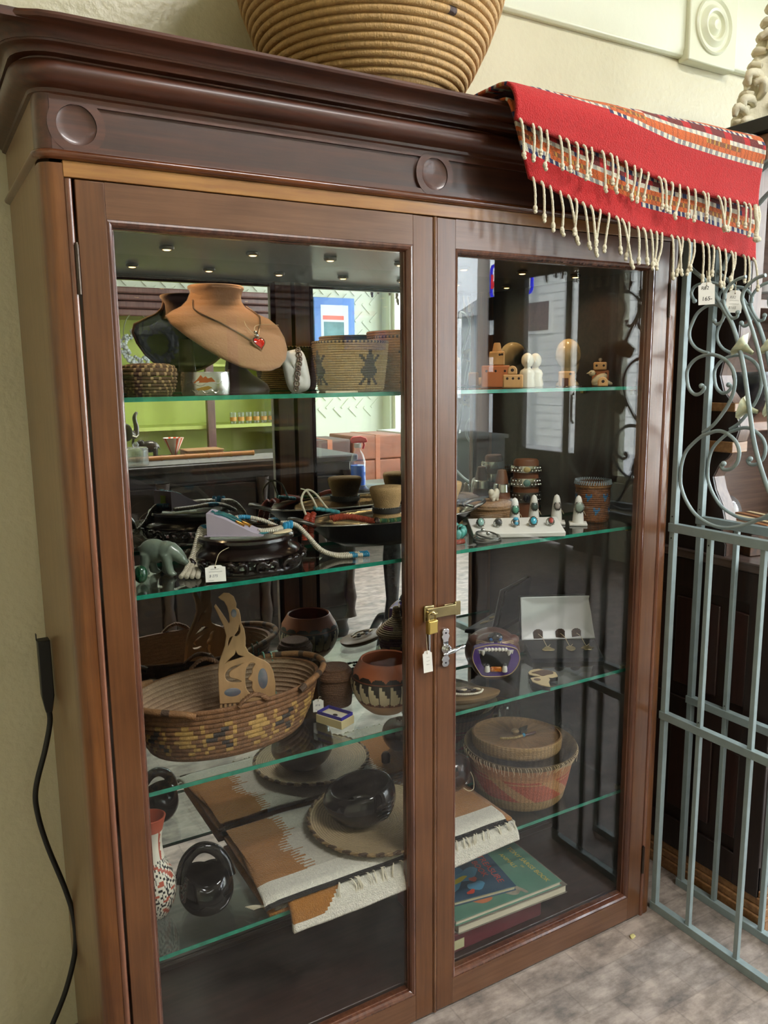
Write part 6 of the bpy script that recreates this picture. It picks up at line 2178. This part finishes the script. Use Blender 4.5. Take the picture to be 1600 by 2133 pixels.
vp = [(p.x, p.y) for p in spl([(a, b, 0) for a, b in [(.0005, 0), (.018, 0), (.026, .006), (.039, .035), (.042, .062), (.036, .090), (.025, .115), (.0205, .140), (.0215, .165), (.027, .190), (.030, .200)]], 6)] + [(.0275, .201), (.019, .165), (.018, .12), (.0005, .11)]
O('vase_wall', MB().lathe(vp, 160, col=vcol, sy=.9), mat('slip_clay', attr=True, rough=.45), wv, angle=60)

# checkered pot with string
cp_ = T('checkered_pot', 'small dark checkered seed pot with string behind the door stile', 'pot', (.788, .212, zt4 + .005))
CK1, CK2 = lin('#35201b'), lin('#17161c')
O('pot_wall', MB().lathe([(p.x, p.y) for p in spl([(a, b, 0) for a, b in [(.0005, 0), (.022, 0), (.036, .010), (.047, .034), (.045, .055), (.033, .070), (.016, .076), (.012, .080), (.009, .076), (.0005, .07)]], 3)], 60, col=lambda a, k, r, z: CK1 if (int(a * 9 / pi) + int(z / .013)) % 2 else CK2), mat('ck_clay', attr=True, rough=.22, coat=.4), cp_, angle=60)
O('string_loop', MB().tube(spl([(.020, -.030, .060), (.034, -.040, .030), (.030, -.050, .006), (.016, -.050, .003), (.004, -.046, .012)], 6), .0009, 5), m_string, cp_)
tag(O('wooden_plug', MB().lathe([(.0005, 0), (.011, 0), (.0115, .018), (.007, .025), (.0005, .026)], 18), m_jag, loc=(.715, .262, zt4 + .006)), 'small dark wooden plug standing beside the checkered pot', 'plug')

# big twined basket with tray lid and jewel
bt = T('twined_basket', 'large flared twined basket with faded red band on fourth shelf', 'basket', (.962, .172, Z))
bt.scale = (1.07, 1.07, 1.06)
t1, t2, t3, t4 = [lin(c) for c in ('#9a7a4d', '#b0593f', '#b98a5c', '#6e5a3c')]
random.seed(61)


def tcol(a, k, r, z):
    i = int(a / (2 * pi) * 150)
    rib = 1.08 if i % 2 else .82
    f = z / .118
    if f < .22: c = t1
    elif f < .66:
        w = (a * 6 / pi + (f - .22) * 3) % 2
        c = t2 if abs(w - 1) < .75 else t3
        if abs(f - .6) < .015 or abs(abs(w - 1) - .75) < .06: c = t3
    elif f < .9: c = mixc(t3, t2, .3)
    else: c = t4
    return rc(mul(c, rib), .12)


bp4 = coil_prof([(.090, 0), (.097, .008), (.106, .045), (.114, .085), (.123, .115), (.1245, .119)], 30, .0009, 3)
bt_b = MB().lathe(bp4, 150, col=tcol)
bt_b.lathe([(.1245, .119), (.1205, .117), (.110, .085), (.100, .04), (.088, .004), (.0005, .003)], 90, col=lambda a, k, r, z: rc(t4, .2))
O('twined_wall', bt_b, m_weave, bt, angle=80)
wsp = MB()
for j in range(80):
    a = R_(150 + 260 * j / 80) + random.uniform(-.02, .02)
    P = [(.1235 * cos(a), .1235 * sin(a), .117), (.127 * cos(a + .02), .127 * sin(a + .02), .112), (.1225 * cos(a + random.uniform(-.05, .08)), .1225 * sin(a + .03), .112 - random.uniform(.008, .018))]
    wsp.tube(spl(P, 3), .0006, 4)
O('frayed_lacing', wsp, mat('frayed_straw', '#cdb995', .8), bt, kind='stuff')
ld = T('tray_lid', 'round shallow basket lid resting tilted in the large twined basket', 'lid', (.957, .180, Z + .1155), (R_(-3), R_(3), 0))
ld.scale = (1.07, 1.07, 1.0)
random.seed(62)
lb2 = MB().lathe(coil_prof([(.094, 0), (.098, .006), (.0995, .026), (.0985, .032)], 8, .0008, 3), 130, col=lambda a, k, r, z: rc(mul(t1, 1.1 if int(a * 65 / pi) % 2 else .85), .12))
lb2.lathe([(.0985, .032), (.0955, .033), (.094, .027), (.092, .025), (.04, .0245), (.0005, .0245)], 110, col=lambda a, k, r, z: rc(mixc(lin('#7d5a3c'), t1, .3), .15))
lb2.lathe([(.094, 0), (.0005, 0)], 48, col=t4)
O('lid_wall', lb2, m_weave, ld, angle=80)
jw = T('feather_pin', 'bead and feather pin lying on the basket lid', 'ornament', (.957, .170, Z + .1410), (0, 0, R_(10)))
strand('s', [(-.048, .018, .004), (-.036, .006, .004), (-.018, -.004, .004), (.004, -.008, .004)], .0030, .0048, lambda i, n_: rc(lin('#b59a63'), .2), jw)
O('turquoise_bead', MB().ball((.006, -.009, .005), .0045, 10, 8), MATS['turquoise'], jw)
O('wood_stick', MB().tube([(.010, -.010, .004), (.040, -.016, .004)], .003, 8), m_jag, jw)
O('feather', MB().grid(10, 6, lambda u, v: (.010 + .042 * u, .006 + .012 * u + (v - .5) * .022 * sin(pi * min(1, u + .1)), .004 + .004 * sin(v * 9))), mat('dark_feather', '#3b3328', .8), jw)
O('shell_disc', MB().lathe([(.0005, .012), (.007, .011), (.010, .007), (.006, .0)], 14), mat('tan_shell', '#9a7a50', .5), jw, loc=(.004, .016, .0))
# crumpled clear bag
cbg = MB().ball((0, 0, 0), 1.0, 26, 18)
vv = []
for x, y, z in cbg.v:
    k = 1 + .28 * noise.noise((x * 2.1, y * 2.1, z * 2.1)) + .12 * noise.noise((x * 6, y * 6, z * 6))
    vv.append((x * .034 * k, y * .028 * k, max(0, .055 + z * .055 * k)))
cbg.v = vv
o = O('clear_bag', cbg, glass_mat('clear_film', (.985, .985, .99), rough=.05, f0=.05, haze=.05), loc=(1.142, .220, Z), rot=(0, 0, R_(-30)), angle=20)
tag(o, 'crumpled clear plastic bag beside the large twined basket', 'bag')

# ================================================================= cabinet floor: books
Z = S5 + .0004
rbk = T('red_album', 'thick dark red album at bottom of the book pile', 'book', (.800, .165, Z))
m_redb = mat('red_cloth', '#5c1620', .6, var=.08, scale=80)
O('cover', MB().box(-.130, .130, -.118, .100, 0, .050), m_redb, rbk, bev=.004)
O('cover_groove', MB().box(-.128, .128, -.1192, -.117, .042, .044), mat('red_cloth_light', '#7d2a33', .5), rbk)
O('spine_label', MB().box(-.118, -.09, -.1186, -.1178, .008, .030), mat('pale_label', '#b9b58a', .7), rbk)
pp_ = O('white_sheets', MB().grid(20, 14, lambda u, v: (-.14 + .30 * u, -.118 + .21 * v, .0022 - .010 * max(0, u - .8) * 2)), mat('white_paper', '#d8d8d6', .8), loc=(.806, .165, Z + .0502))
pp_.modifiers.new('t', 'SOLIDIFY').thickness = .003
tag(pp_, 'loose white paper sheets sticking out of the book pile', 'paper')


def book(name, label, loc, rz, w, d, h, cover, pages='#c9c1aa'):
    t_ = T(name, label, 'book', loc, (0, 0, R_(rz)))
    O('page_block', MB().box(-w / 2 + .002, w / 2 - .003, -d / 2 + .003, d / 2 - .003, .0014, h - .0014), mat('pages_' + pages[1:], pages, .85, var=.15, scale=150, stretch=(.1, .1, 3)), t_, smooth=False)
    O('cover_back', MB().box(-w / 2, w / 2, -d / 2, d / 2, 0, .0015), cover, t_, bev=.0006)
    c_ = O('cover_front', MB().box(-w / 2, w / 2, -d / 2, d / 2, h - .0015, h), cover, t_, bev=.0006)
    return t_, c_


m_oldc = mat('worn_board', '#6f675c', .8, var=.25, scale=40)
bk2, _ = book('worn_book', 'worn grey brown book under the green picture book', (.838, .122, Z + .0545), -2, .300, .190, .020, m_oldc)
m_green = mat('green_cover', '#4f7a68', .55, var=.12, scale=20)
bk3, cv3 = book('picture_book', 'green picture book titled TONY SARGS BOOK OF ANIMALS', (.828, .124, Z + .0748), -2, .290, .188, .012, m_green)
m_yel = mat('yellow_print', '#c2a645', .6)
h3 = .0121
text('cover_title', 'TONY SARGS BOOK', .0165, m_yel, cv3, (.112, .075, h3), (0, 0, R_(-90)), ext=.0001, shear=.15, sx=1.02)
text('cover_title', 'OF', .008, m_yel, cv3, (.098, .000, h3), (0, 0, R_(-90)), ext=.0001)
text('cover_title', 'ANIMALS', .0150, m_yel, cv3, (.080, .062, h3), (0, 0, R_(-90)), ext=.0001, shear=.15)
rh = [(-.02, -.02), (-.005, -.034), (.006, -.044), (.012, -.060), (.022, -.070), (.034, -.072), (.044, -.066), (.052, -.078), (.058, -.076), (.054, -.060), (.048, -.048), (.044, -.030), (.040, -.008), (.036, .018), (.028, .030), (.010, .034), (-.01, .028), (-.022, .01)]
rhm = [(p.x - .005, p.y - .012) for p in spl([(a, b, 0) for a, b in rh], 3, True)]
plate('animal_print', [rhm], .0003, mat('grey_print', '#8d8474', .7, var=.35, scale=60), cv3, loc=(0, 0, h3 + .0002))
plate('orange_print', [[(p.x, p.y) for p in spl([(-.075, -.03, 0), (-.05, -.06, 0), (-.02, -.055, 0), (-.03, -.03, 0), (-.06, -.015, 0)], 4, True)]], .0002, mat('orange_print', '#b5673f', .7), cv3, loc=(-.01, -.012, h3 + .0001))
m_comic = mat('comic_cover', '#29465a', .5, var=.2, scale=30)
bk4, cv4 = book('comic_book', 'smaller thick comic book with red title on top of the pile', (.775, .136, Z + .0872), -9, .190, .140, .011, m_comic, '#c8bf9d')
h4 = .0111
m_cred = mat('red_print', '#b5402e', .55)
text('cover_title', 'TREASURE', .0215, m_cred, cv4, (.064, .066, h4), (0, 0, R_(-90)), ext=.0001, sx=1.12)
text('cover_title', 'BOOK', .0200, m_cred, cv4, (.042, .050, h4), (0, 0, R_(-90)), ext=.0001, sx=1.1)
random.seed(71)
for k, (cx, cy, rx_, ry_, an_, c) in enumerate(((.005, .010, .040, .018, .3, '#4b83a0'), (-.02, .035, .030, .016, -.4, '#3f7898'), (-.045, -.02, .042, .014, .5, '#5a93ad'), (.012, -.035, .022, .014, .1, '#4b83a0'), (-.025, -.005, .034, .007, .25, '#c6b33c'), (-.06, -.045, .024, .006, .8, '#c6b33c'), (.015, -.012, .010, .008, 0, '#a3473b'), (-.01, -.052, .012, .006, .4, '#b5402e'), (-.055, .04, .016, .012, .2, '#b9c4c4'), (-.072, .01, .014, .022, 0, '#4b83a0'))):
    pts_ = [(cx + rx_ * cos(t_) * cos(an_) - ry_ * sin(t_) * (1 + .3 * sin(3 * t_)) * sin(an_), cy + rx_ * cos(t_) * sin(an_) + ry_ * sin(t_) * (1 + .3 * sin(3 * t_)) * cos(an_)) for t_ in [2 * pi * i / 18 for i in range(18)]]
    pts_ = [(max(-.092, min(.092, a)), max(-.068, min(.068, b_))) for a, b_ in pts_]
    plate('cover_print', [pts_], .0002, mat('print_' + c[1:], c, .55), cv4, loc=(0, 0, h4 + .00012 * (k + 1)))
# ================================================================= shop furniture across the room (seen in the mirror)
sb = T('carved_sideboard', 'long black carved sideboard across from the cabinet', 'sideboard', (.92, -1.86, 0))
m_sb = wood('sideboard_wood', '#0d0908', '#2a1d17', 'x', rough=.4, coat=.2)
O('case', MB().box(-.72, .70, -.24, .24, .10, .90), m_sb, sb, bev=.004)
O('top_board', MB().box(-.75, .73, -.27, .27, .90, .935), m_sb, sb, bev=.008)
for x in (-.68, -.2, .2, .66):
    O('foot', MB().lathe([(.0005, 0), (.035, 0), (.045, .03), (.035, .07), (.045, .10)], 20), m_sb, sb, loc=(x, .18, 0))
for x in (-.46, .0, .46):
    d_ = O('front_panel', MB().box(x - .20, x + .20, .24, .262, .18, .84), m_sb, sb, bev=.006)
    O('carved_rosette', MB().lathe([(.0005, .030), (.03, .028), (.045, .012), (.055, .020), (.075, .022), (.085, .008), (.09, 0)], 32, rmod=lambda a, k: 1 + .05 * cos(8 * a)), mat('worn_carving', '#3c2d25', .5), d_, loc=(x, .262, .52), rot=(R_(-90), 0, 0))
for x in (-.70, -.23, .23, .68):
    O('turned_column', MB().lathe([(.028, .12), (.02, .16), (.03, .22), (.018, .30), (.03, .42), (.018, .55), (.03, .68), (.02, .76), (.03, .86)], 18), mat('worn_carving', '#3c2d25', .5), sb, loc=(x, .262, 0))
tag(O('embroidered_runner', MB().box(-.45, .42, -.13, .13, 0, .003), mat('grey_runner', '#6b6862', .9, var=.3, scale=60), loc=(.90, -1.74, .9355)), 'grey embroidered runner on the black sideboard', 'table runner')
cn2 = T('bamboo_cane', 'bamboo cane lying along the black sideboard', 'cane', (.86, -1.80, .951))
for i in range(6):
    O('bamboo_joint', MB().tube([(-.33 + .11 * i, 0, 0), (-.225 + .11 * i, 0, 0)], .011, 10).tube([(-.228 + .11 * i, 0, 0), (-.220 + .11 * i, 0, 0)], .0128, 10), mat('bamboo', '#a9703f', .4), cn2)


def elephant(label, loc, rz, s):
    e = T('elephant_figure', label, 'figurine', loc, (0, 0, R_(rz)))
    b = MB()
    b.ball((0, 0, .62 * s), (.40 * s, .26 * s, .28 * s), 20, 14)
    b.ball((.40 * s, 0, .74 * s), (.20 * s, .17 * s, .20 * s), 16, 12)
    for x in (-.24, .22):
        for y in (-.14, .14):
            b.tube([(x * s, y * s, .55 * s), (x * s, y * s, .02 * s)], [.11 * s, .085 * s], 12)
    b.tube(spl([(.52 * s, 0, .72 * s), (.68 * s, 0, .62 * s), (.74 * s, 0, .80 * s), (.70 * s, 0, 1.05 * s), (.78 * s, 0, 1.18 * s)], 6), [.09 * s - .0022 * s * i for i in range(25)], 10)
    b.tube([(-.38 * s, 0, .7 * s), (-.46 * s, 0, .45 * s)], [.03 * s, .018 * s], 6)
    o_ = O('body', b, mat('elephant_bronze', '#4a453f', .3, .7, var=.3, scale=40), e, angle=80)
    r_ = o_.modifiers.new('r', 'REMESH'); r_.mode = 'VOXEL'; r_.voxel_size = .022 * s; r_.use_smooth_shade = True
    for q in (-1, 1):
        O('ear', MB().ball((.34 * s, q * .20 * s, .72 * s), (.14 * s, .03 * s, .20 * s), 12, 10, M=Matrix.Rotation(q * .5, 3, 'Z')), MATS['elephant_bronze'], e)
        O('tusk', MB().tube([(.54 * s, q * .08 * s, .64 * s), (.66 * s, q * .10 * s, .60 * s), (.74 * s, q * .10 * s, .66 * s)], [.022 * s, .018 * s, .006 * s], 8), m_ivory, e)
    return e


elephant('large dark bronze elephant at left end of the sideboard', (.52, -1.80, .936), -20, .19)
elephant('small bronze elephant with raised trunk beside the large one', (.72, -1.90, .936), 200, .10)
gj = T('glass_jar', 'ribbed glass jar with round knob lid on the sideboard', 'jar', (.60, -1.66, .939))
O('jar_wall', MB().lathe([(.0005, 0), (.048, 0), (.05, .004), (.05, .065), (.046, .067), (.046, .006), (.0005, .005)], 36, rmod=lambda a, k: 1 + .02 * cos(18 * a)), glass_mat('rib_glass', (.9, .93, .92), f0=.12, haze=.3), gj)
O('jar_lid', MB().lathe([(.05, .068), (.052, .07), (.045, .078), (.012, .08), (.014, .09), (.008, .10), (.0005, .102)], 30), MATS['rib_glass'], gj)
wbx = T('wooden_block_box', 'flat wooden box on the sideboard behind the cane', 'box', (.99, -1.98, .936))
O('box_body', MB().box(-.09, .09, -.06, .06, 0, .022), mat('oak_box', '#9b7248', .5, var=.1, scale=20, stretch=(.2, 1, 1)), wbx, bev=.003)
O('box_lid', MB().box(-.093, .093, -.063, .063, .0225, .032), MATS['oak_box'], wbx, bev=.003)
tag(O('paper_cone', MB().lathe([(.008, 0), (.050, .09), (.048, .09), (.006, .002)], 24, col=lambda a, k, r, z: lin('#d0562e') if (int(a * 5) + int(z * 60)) % 3 == 0 else lin('#e0d8c8')), mat('printed_paper', attr=True, rough=.7), loc=(.86, -2.0, .936)), 'white paper cone with orange flowers on the sideboard', 'cone')

# lime green display hutch with dark frame
gh = T('green_hutch', 'tall mahogany hutch with lime green interior against the far wall', 'hutch', (1.98, -5.08, 0))
m_lime = mat('lime_paint', '#b2bd5e', .6, var=.04, scale=8)
w_mah = wood('hutch_mahogany', '#4a2d28', '#74504a', 'z', rough=.4)
O('back_panel', MB().box(-.72, .72, -.30, -.27, .05, 1.84), m_lime, gh)
for x in (-.72, .70):
    O('side_panel', MB().box(x, x + .02, -.30, .16, 0, 1.84), m_lime, gh)
for x in (-.74, .0, .70):
    O('front_post', MB().box(x, x + .07 if x == 0 else x + .05, .12, .17, 0, 1.84), w_mah, gh, bev=.003)
O('shelf_board', MB().box(-.70, .70, -.27, .12, .87, .90), m_lime, gh)
O('shelf_board', MB().box(-.70, .70, -.27, .12, 1.40, 1.42), m_lime, gh)
O('base_case', MB().box(-.76, .76, -.30, .17, 0, .62), w_mah, gh, bev=.003)
cg = MB()
for o_, z0, z1 in ((.02, 1.80, 1.86), (.05, 1.86, 1.92), (.08, 1.92, 1.97), (.11, 1.97, 2.02)):
    cg.box(-.76 - o_, .76 + o_, -.30, .17 + o_, z0, z1)
O('crown_moulding', cg, w_mah, gh, bev=.012)
# wreath and glasses
wr_ = T('berry_wreath', 'grey white berry wreath hanging on the green hutch', 'wreath', (1.42, -4.895, 1.56))
random.seed(81)
wm = MB()
for i in range(180):
    a = random.uniform(0, 2 * pi)
    r = .115 + random.uniform(-.03, .03)
    k = random.uniform(.5, 1)
    wm.ball((r * cos(a), random.uniform(0, .04), r * sin(a)), random.uniform(.010, .018), 6, 5, col=mul(lin('#b9c0bd'), k))
O('berries', wm, mat('berry_wreath_mat', attr=True, rough=.5), wr_, kind='stuff')
O('hanging_loop', MB().tube([(.11 * cos(R_(12 * k)), .0, .08 + .19 * sin(R_(12 * k))) for k in range(16)], .004, 6), mat('wire_green', '#5a5f40', .5), wr_)
m_cl = glass_mat('tumbler_glass', (.93, .95, .93), f0=.1, haze=.12)
for i in range(6):
    g_ = T('tumbler', 'clear tumbler on the green hutch shelf, number %s from left' % ('one', 'two', 'three', 'four', 'five', 'six')[i], 'glass', (2.24 + .072 * i, -5.0, .9005), group='tumblers on the green hutch')
    O('glass_wall', MB().lathe([(.0005, 0), (.026, 0), (.03, .10), (.028, .10), (.024, .006), (.0005, .005)], 18), m_cl, g_)
    O('amber_print', MB().lathe([(.0285, .025), (.0302, .06)], 18), mat('amber_print', '#c08a3a', .4), g_)

# round table with spray bottle
rt = T('round_table', 'round dark pedestal table standing near the gates', 'table', (1.70, -1.36, 0))
m_rt = wood('round_table_wood', '#15171c', '#2e3038', 'x', rough=.25, coat=.5)
O('table_top', MB().lathe([(.0005, .78), (.19, .78), (.205, .788), (.205, .802), (.195, .808), (.0005, .808)], 48), m_rt, rt, angle=50)
O('pedestal', MB().lathe([(.04, .06), (.05, .10), (.03, .25), (.045, .45), (.028, .66), (.06, .78)], 24), m_rt, rt)
for k in range(3):
    a = 2 * pi * k / 3 + .4
    O('leg', MB().tube(spl([(.03 * cos(a), .03 * sin(a), .14), (.10 * cos(a), .10 * sin(a), .13), (.18 * cos(a), .18 * sin(a), .03)], 6), [.03 - .0012 * i for i in range(13)], 10), m_rt, rt)
spb = T('spray_bottle', 'clear spray bottle with blue liquid and red trigger head', 'bottle', (1.545, -1.40, .8085), (0, 0, R_(25)))
O('bottle', MB().lathe([(.0005, 0), (.034, 0), (.036, .006), (.036, .11), (.026, .145), (.013, .165), (.013, .180)], 28), glass_mat('pet_plastic', (.93, .96, .98), f0=.08, haze=.10), spb)
O('blue_liquid', MB().lathe([(.0005, .003), (.032, .003), (.034, .008), (.034, .095), (.0005, .095)], 28), mat('blue_cleaner', '#1466d8', .1), spb)
O('collar', MB().lathe([(.015, .176), (.016, .178), (.016, .196), (.012, .199), (.0005, .199)], 20, rmod=lambda a, k: 1 + .03 * cos(16 * a)), mat('white_plastic', '#dfe3e6', .4), spb)
O('trigger_head', MB().prism([(-.030, .198), (.040, .200), (.046, .206), (.040, .220), (.012, .230), (-.026, .226), (-.034, .212)], lambda a, b: (a, -.011, b), lambda a, b: (a, .011, b)), mat('red_plastic', '#d0222a', .35), spb, bev=.003)
O('trigger', MB().tube([(.026, 0, .202), (.030, 0, .188), (.024, 0, .170)], .005, 8), MATS['red_plastic'], spb)
# trunks and cream cabinet
for k, (x, w_, h_, c, lb_) in enumerate(((2.45, .34, .84, '#4a2c22', 'dark brown wooden trunk left of the red brown one'), (2.86, .42, .86, '#8a4f33', 'red brown leather strapped trunk across the shop'))):
    t_ = T('travel_trunk', lb_, 'trunk', (x, -3.72, 0), group='trunks across the shop')
    mt_ = mat('trunk_%d' % k, c, .5, var=.2, scale=10)
    O('body', MB().box(-w_ / 2, w_ / 2, -.2, .2, 0, h_ * .78), mt_, t_, bev=.01)
    O('lid', MB().box(-w_ / 2 - .004, w_ / 2 + .004, -.204, .204, h_ * .785, h_), mt_, t_, bev=.01)
    O('strap', MB().box(-.02, .02, -.207, .207, .02, h_ + .003), mat('tan_strap', '#a5603f', .5), t_, bev=.001)
cc = T('cream_cabinet', 'cream painted cabinet beside the trunks', 'cabinet', (3.36, -3.72, 0))
O('case', MB().box(-.25, .25, -.2, .2, 0, .84), mat('cream_paint', '#cfd3c9', .5), cc, bev=.005)
O('top', MB().box(-.27, .27, -.22, .22, .84, .87), MATS['cream_paint'], cc, bev=.005)
O('door', MB().box(-.21, .21, .2, .215, .06, .78), MATS['cream_paint'], cc, bev=.005)
# framed poster
fp_ = T('framed_poster', 'framed poster with blue mat on the embossed wall', 'picture', (3.45, -5.388, 1.80))
O('frame', MB().box(-.22, .22, 0, .02, -.26, .26), mat('blue_mat', '#4a76b8', .5), fp_, bev=.003)
O('print', MB().box(-.15, .15, .0201, .0215, -.19, .19), mat('poster_white', '#d9e4e6', .6), fp_)
O('red_band', MB().box(-.13, .10, .0216, .0222, .05, .09), mat('poster_red', '#d0584a', .6), fp_)
O('dark_shape', MB().box(-.12, .10, .0216, .0222, -.16, .03), mat('poster_teal', '#4f7a80', .6, var=.4, scale=12), fp_)
# fill panels added on the unseen ceiling to brighten cabinet and left side
m_diff = mat('fill_diffuser', '#f2efe6', .5, emit=(.95, .98, 1.0), estr=3.0)
for k, (x, y) in enumerate(((-.9, -3.3), (1.05, -1.75))):
    cl_ = T('fill_panel', ('added fill panel on the ceiling nearer the side wall', 'added fill panel on the ceiling nearer the shop front')[k], 'fill light', (x, y, ROOM_Z1), group='added ceiling fill panels')
    O('housing', MB().box(-.62, .62, -.16, .16, -.05, 0), m_trimpaint, cl_, bev=.004)
    O('diffuser', MB().box(-.58, .58, -.13, .13, -.056, -.0495), m_diff, cl_)
    area_light('fill_lamp', (x, y, ROOM_Z1 - .06), (0, 0, 0), 1.16, .26, FILL_W[k], (1.0, .98, .95))
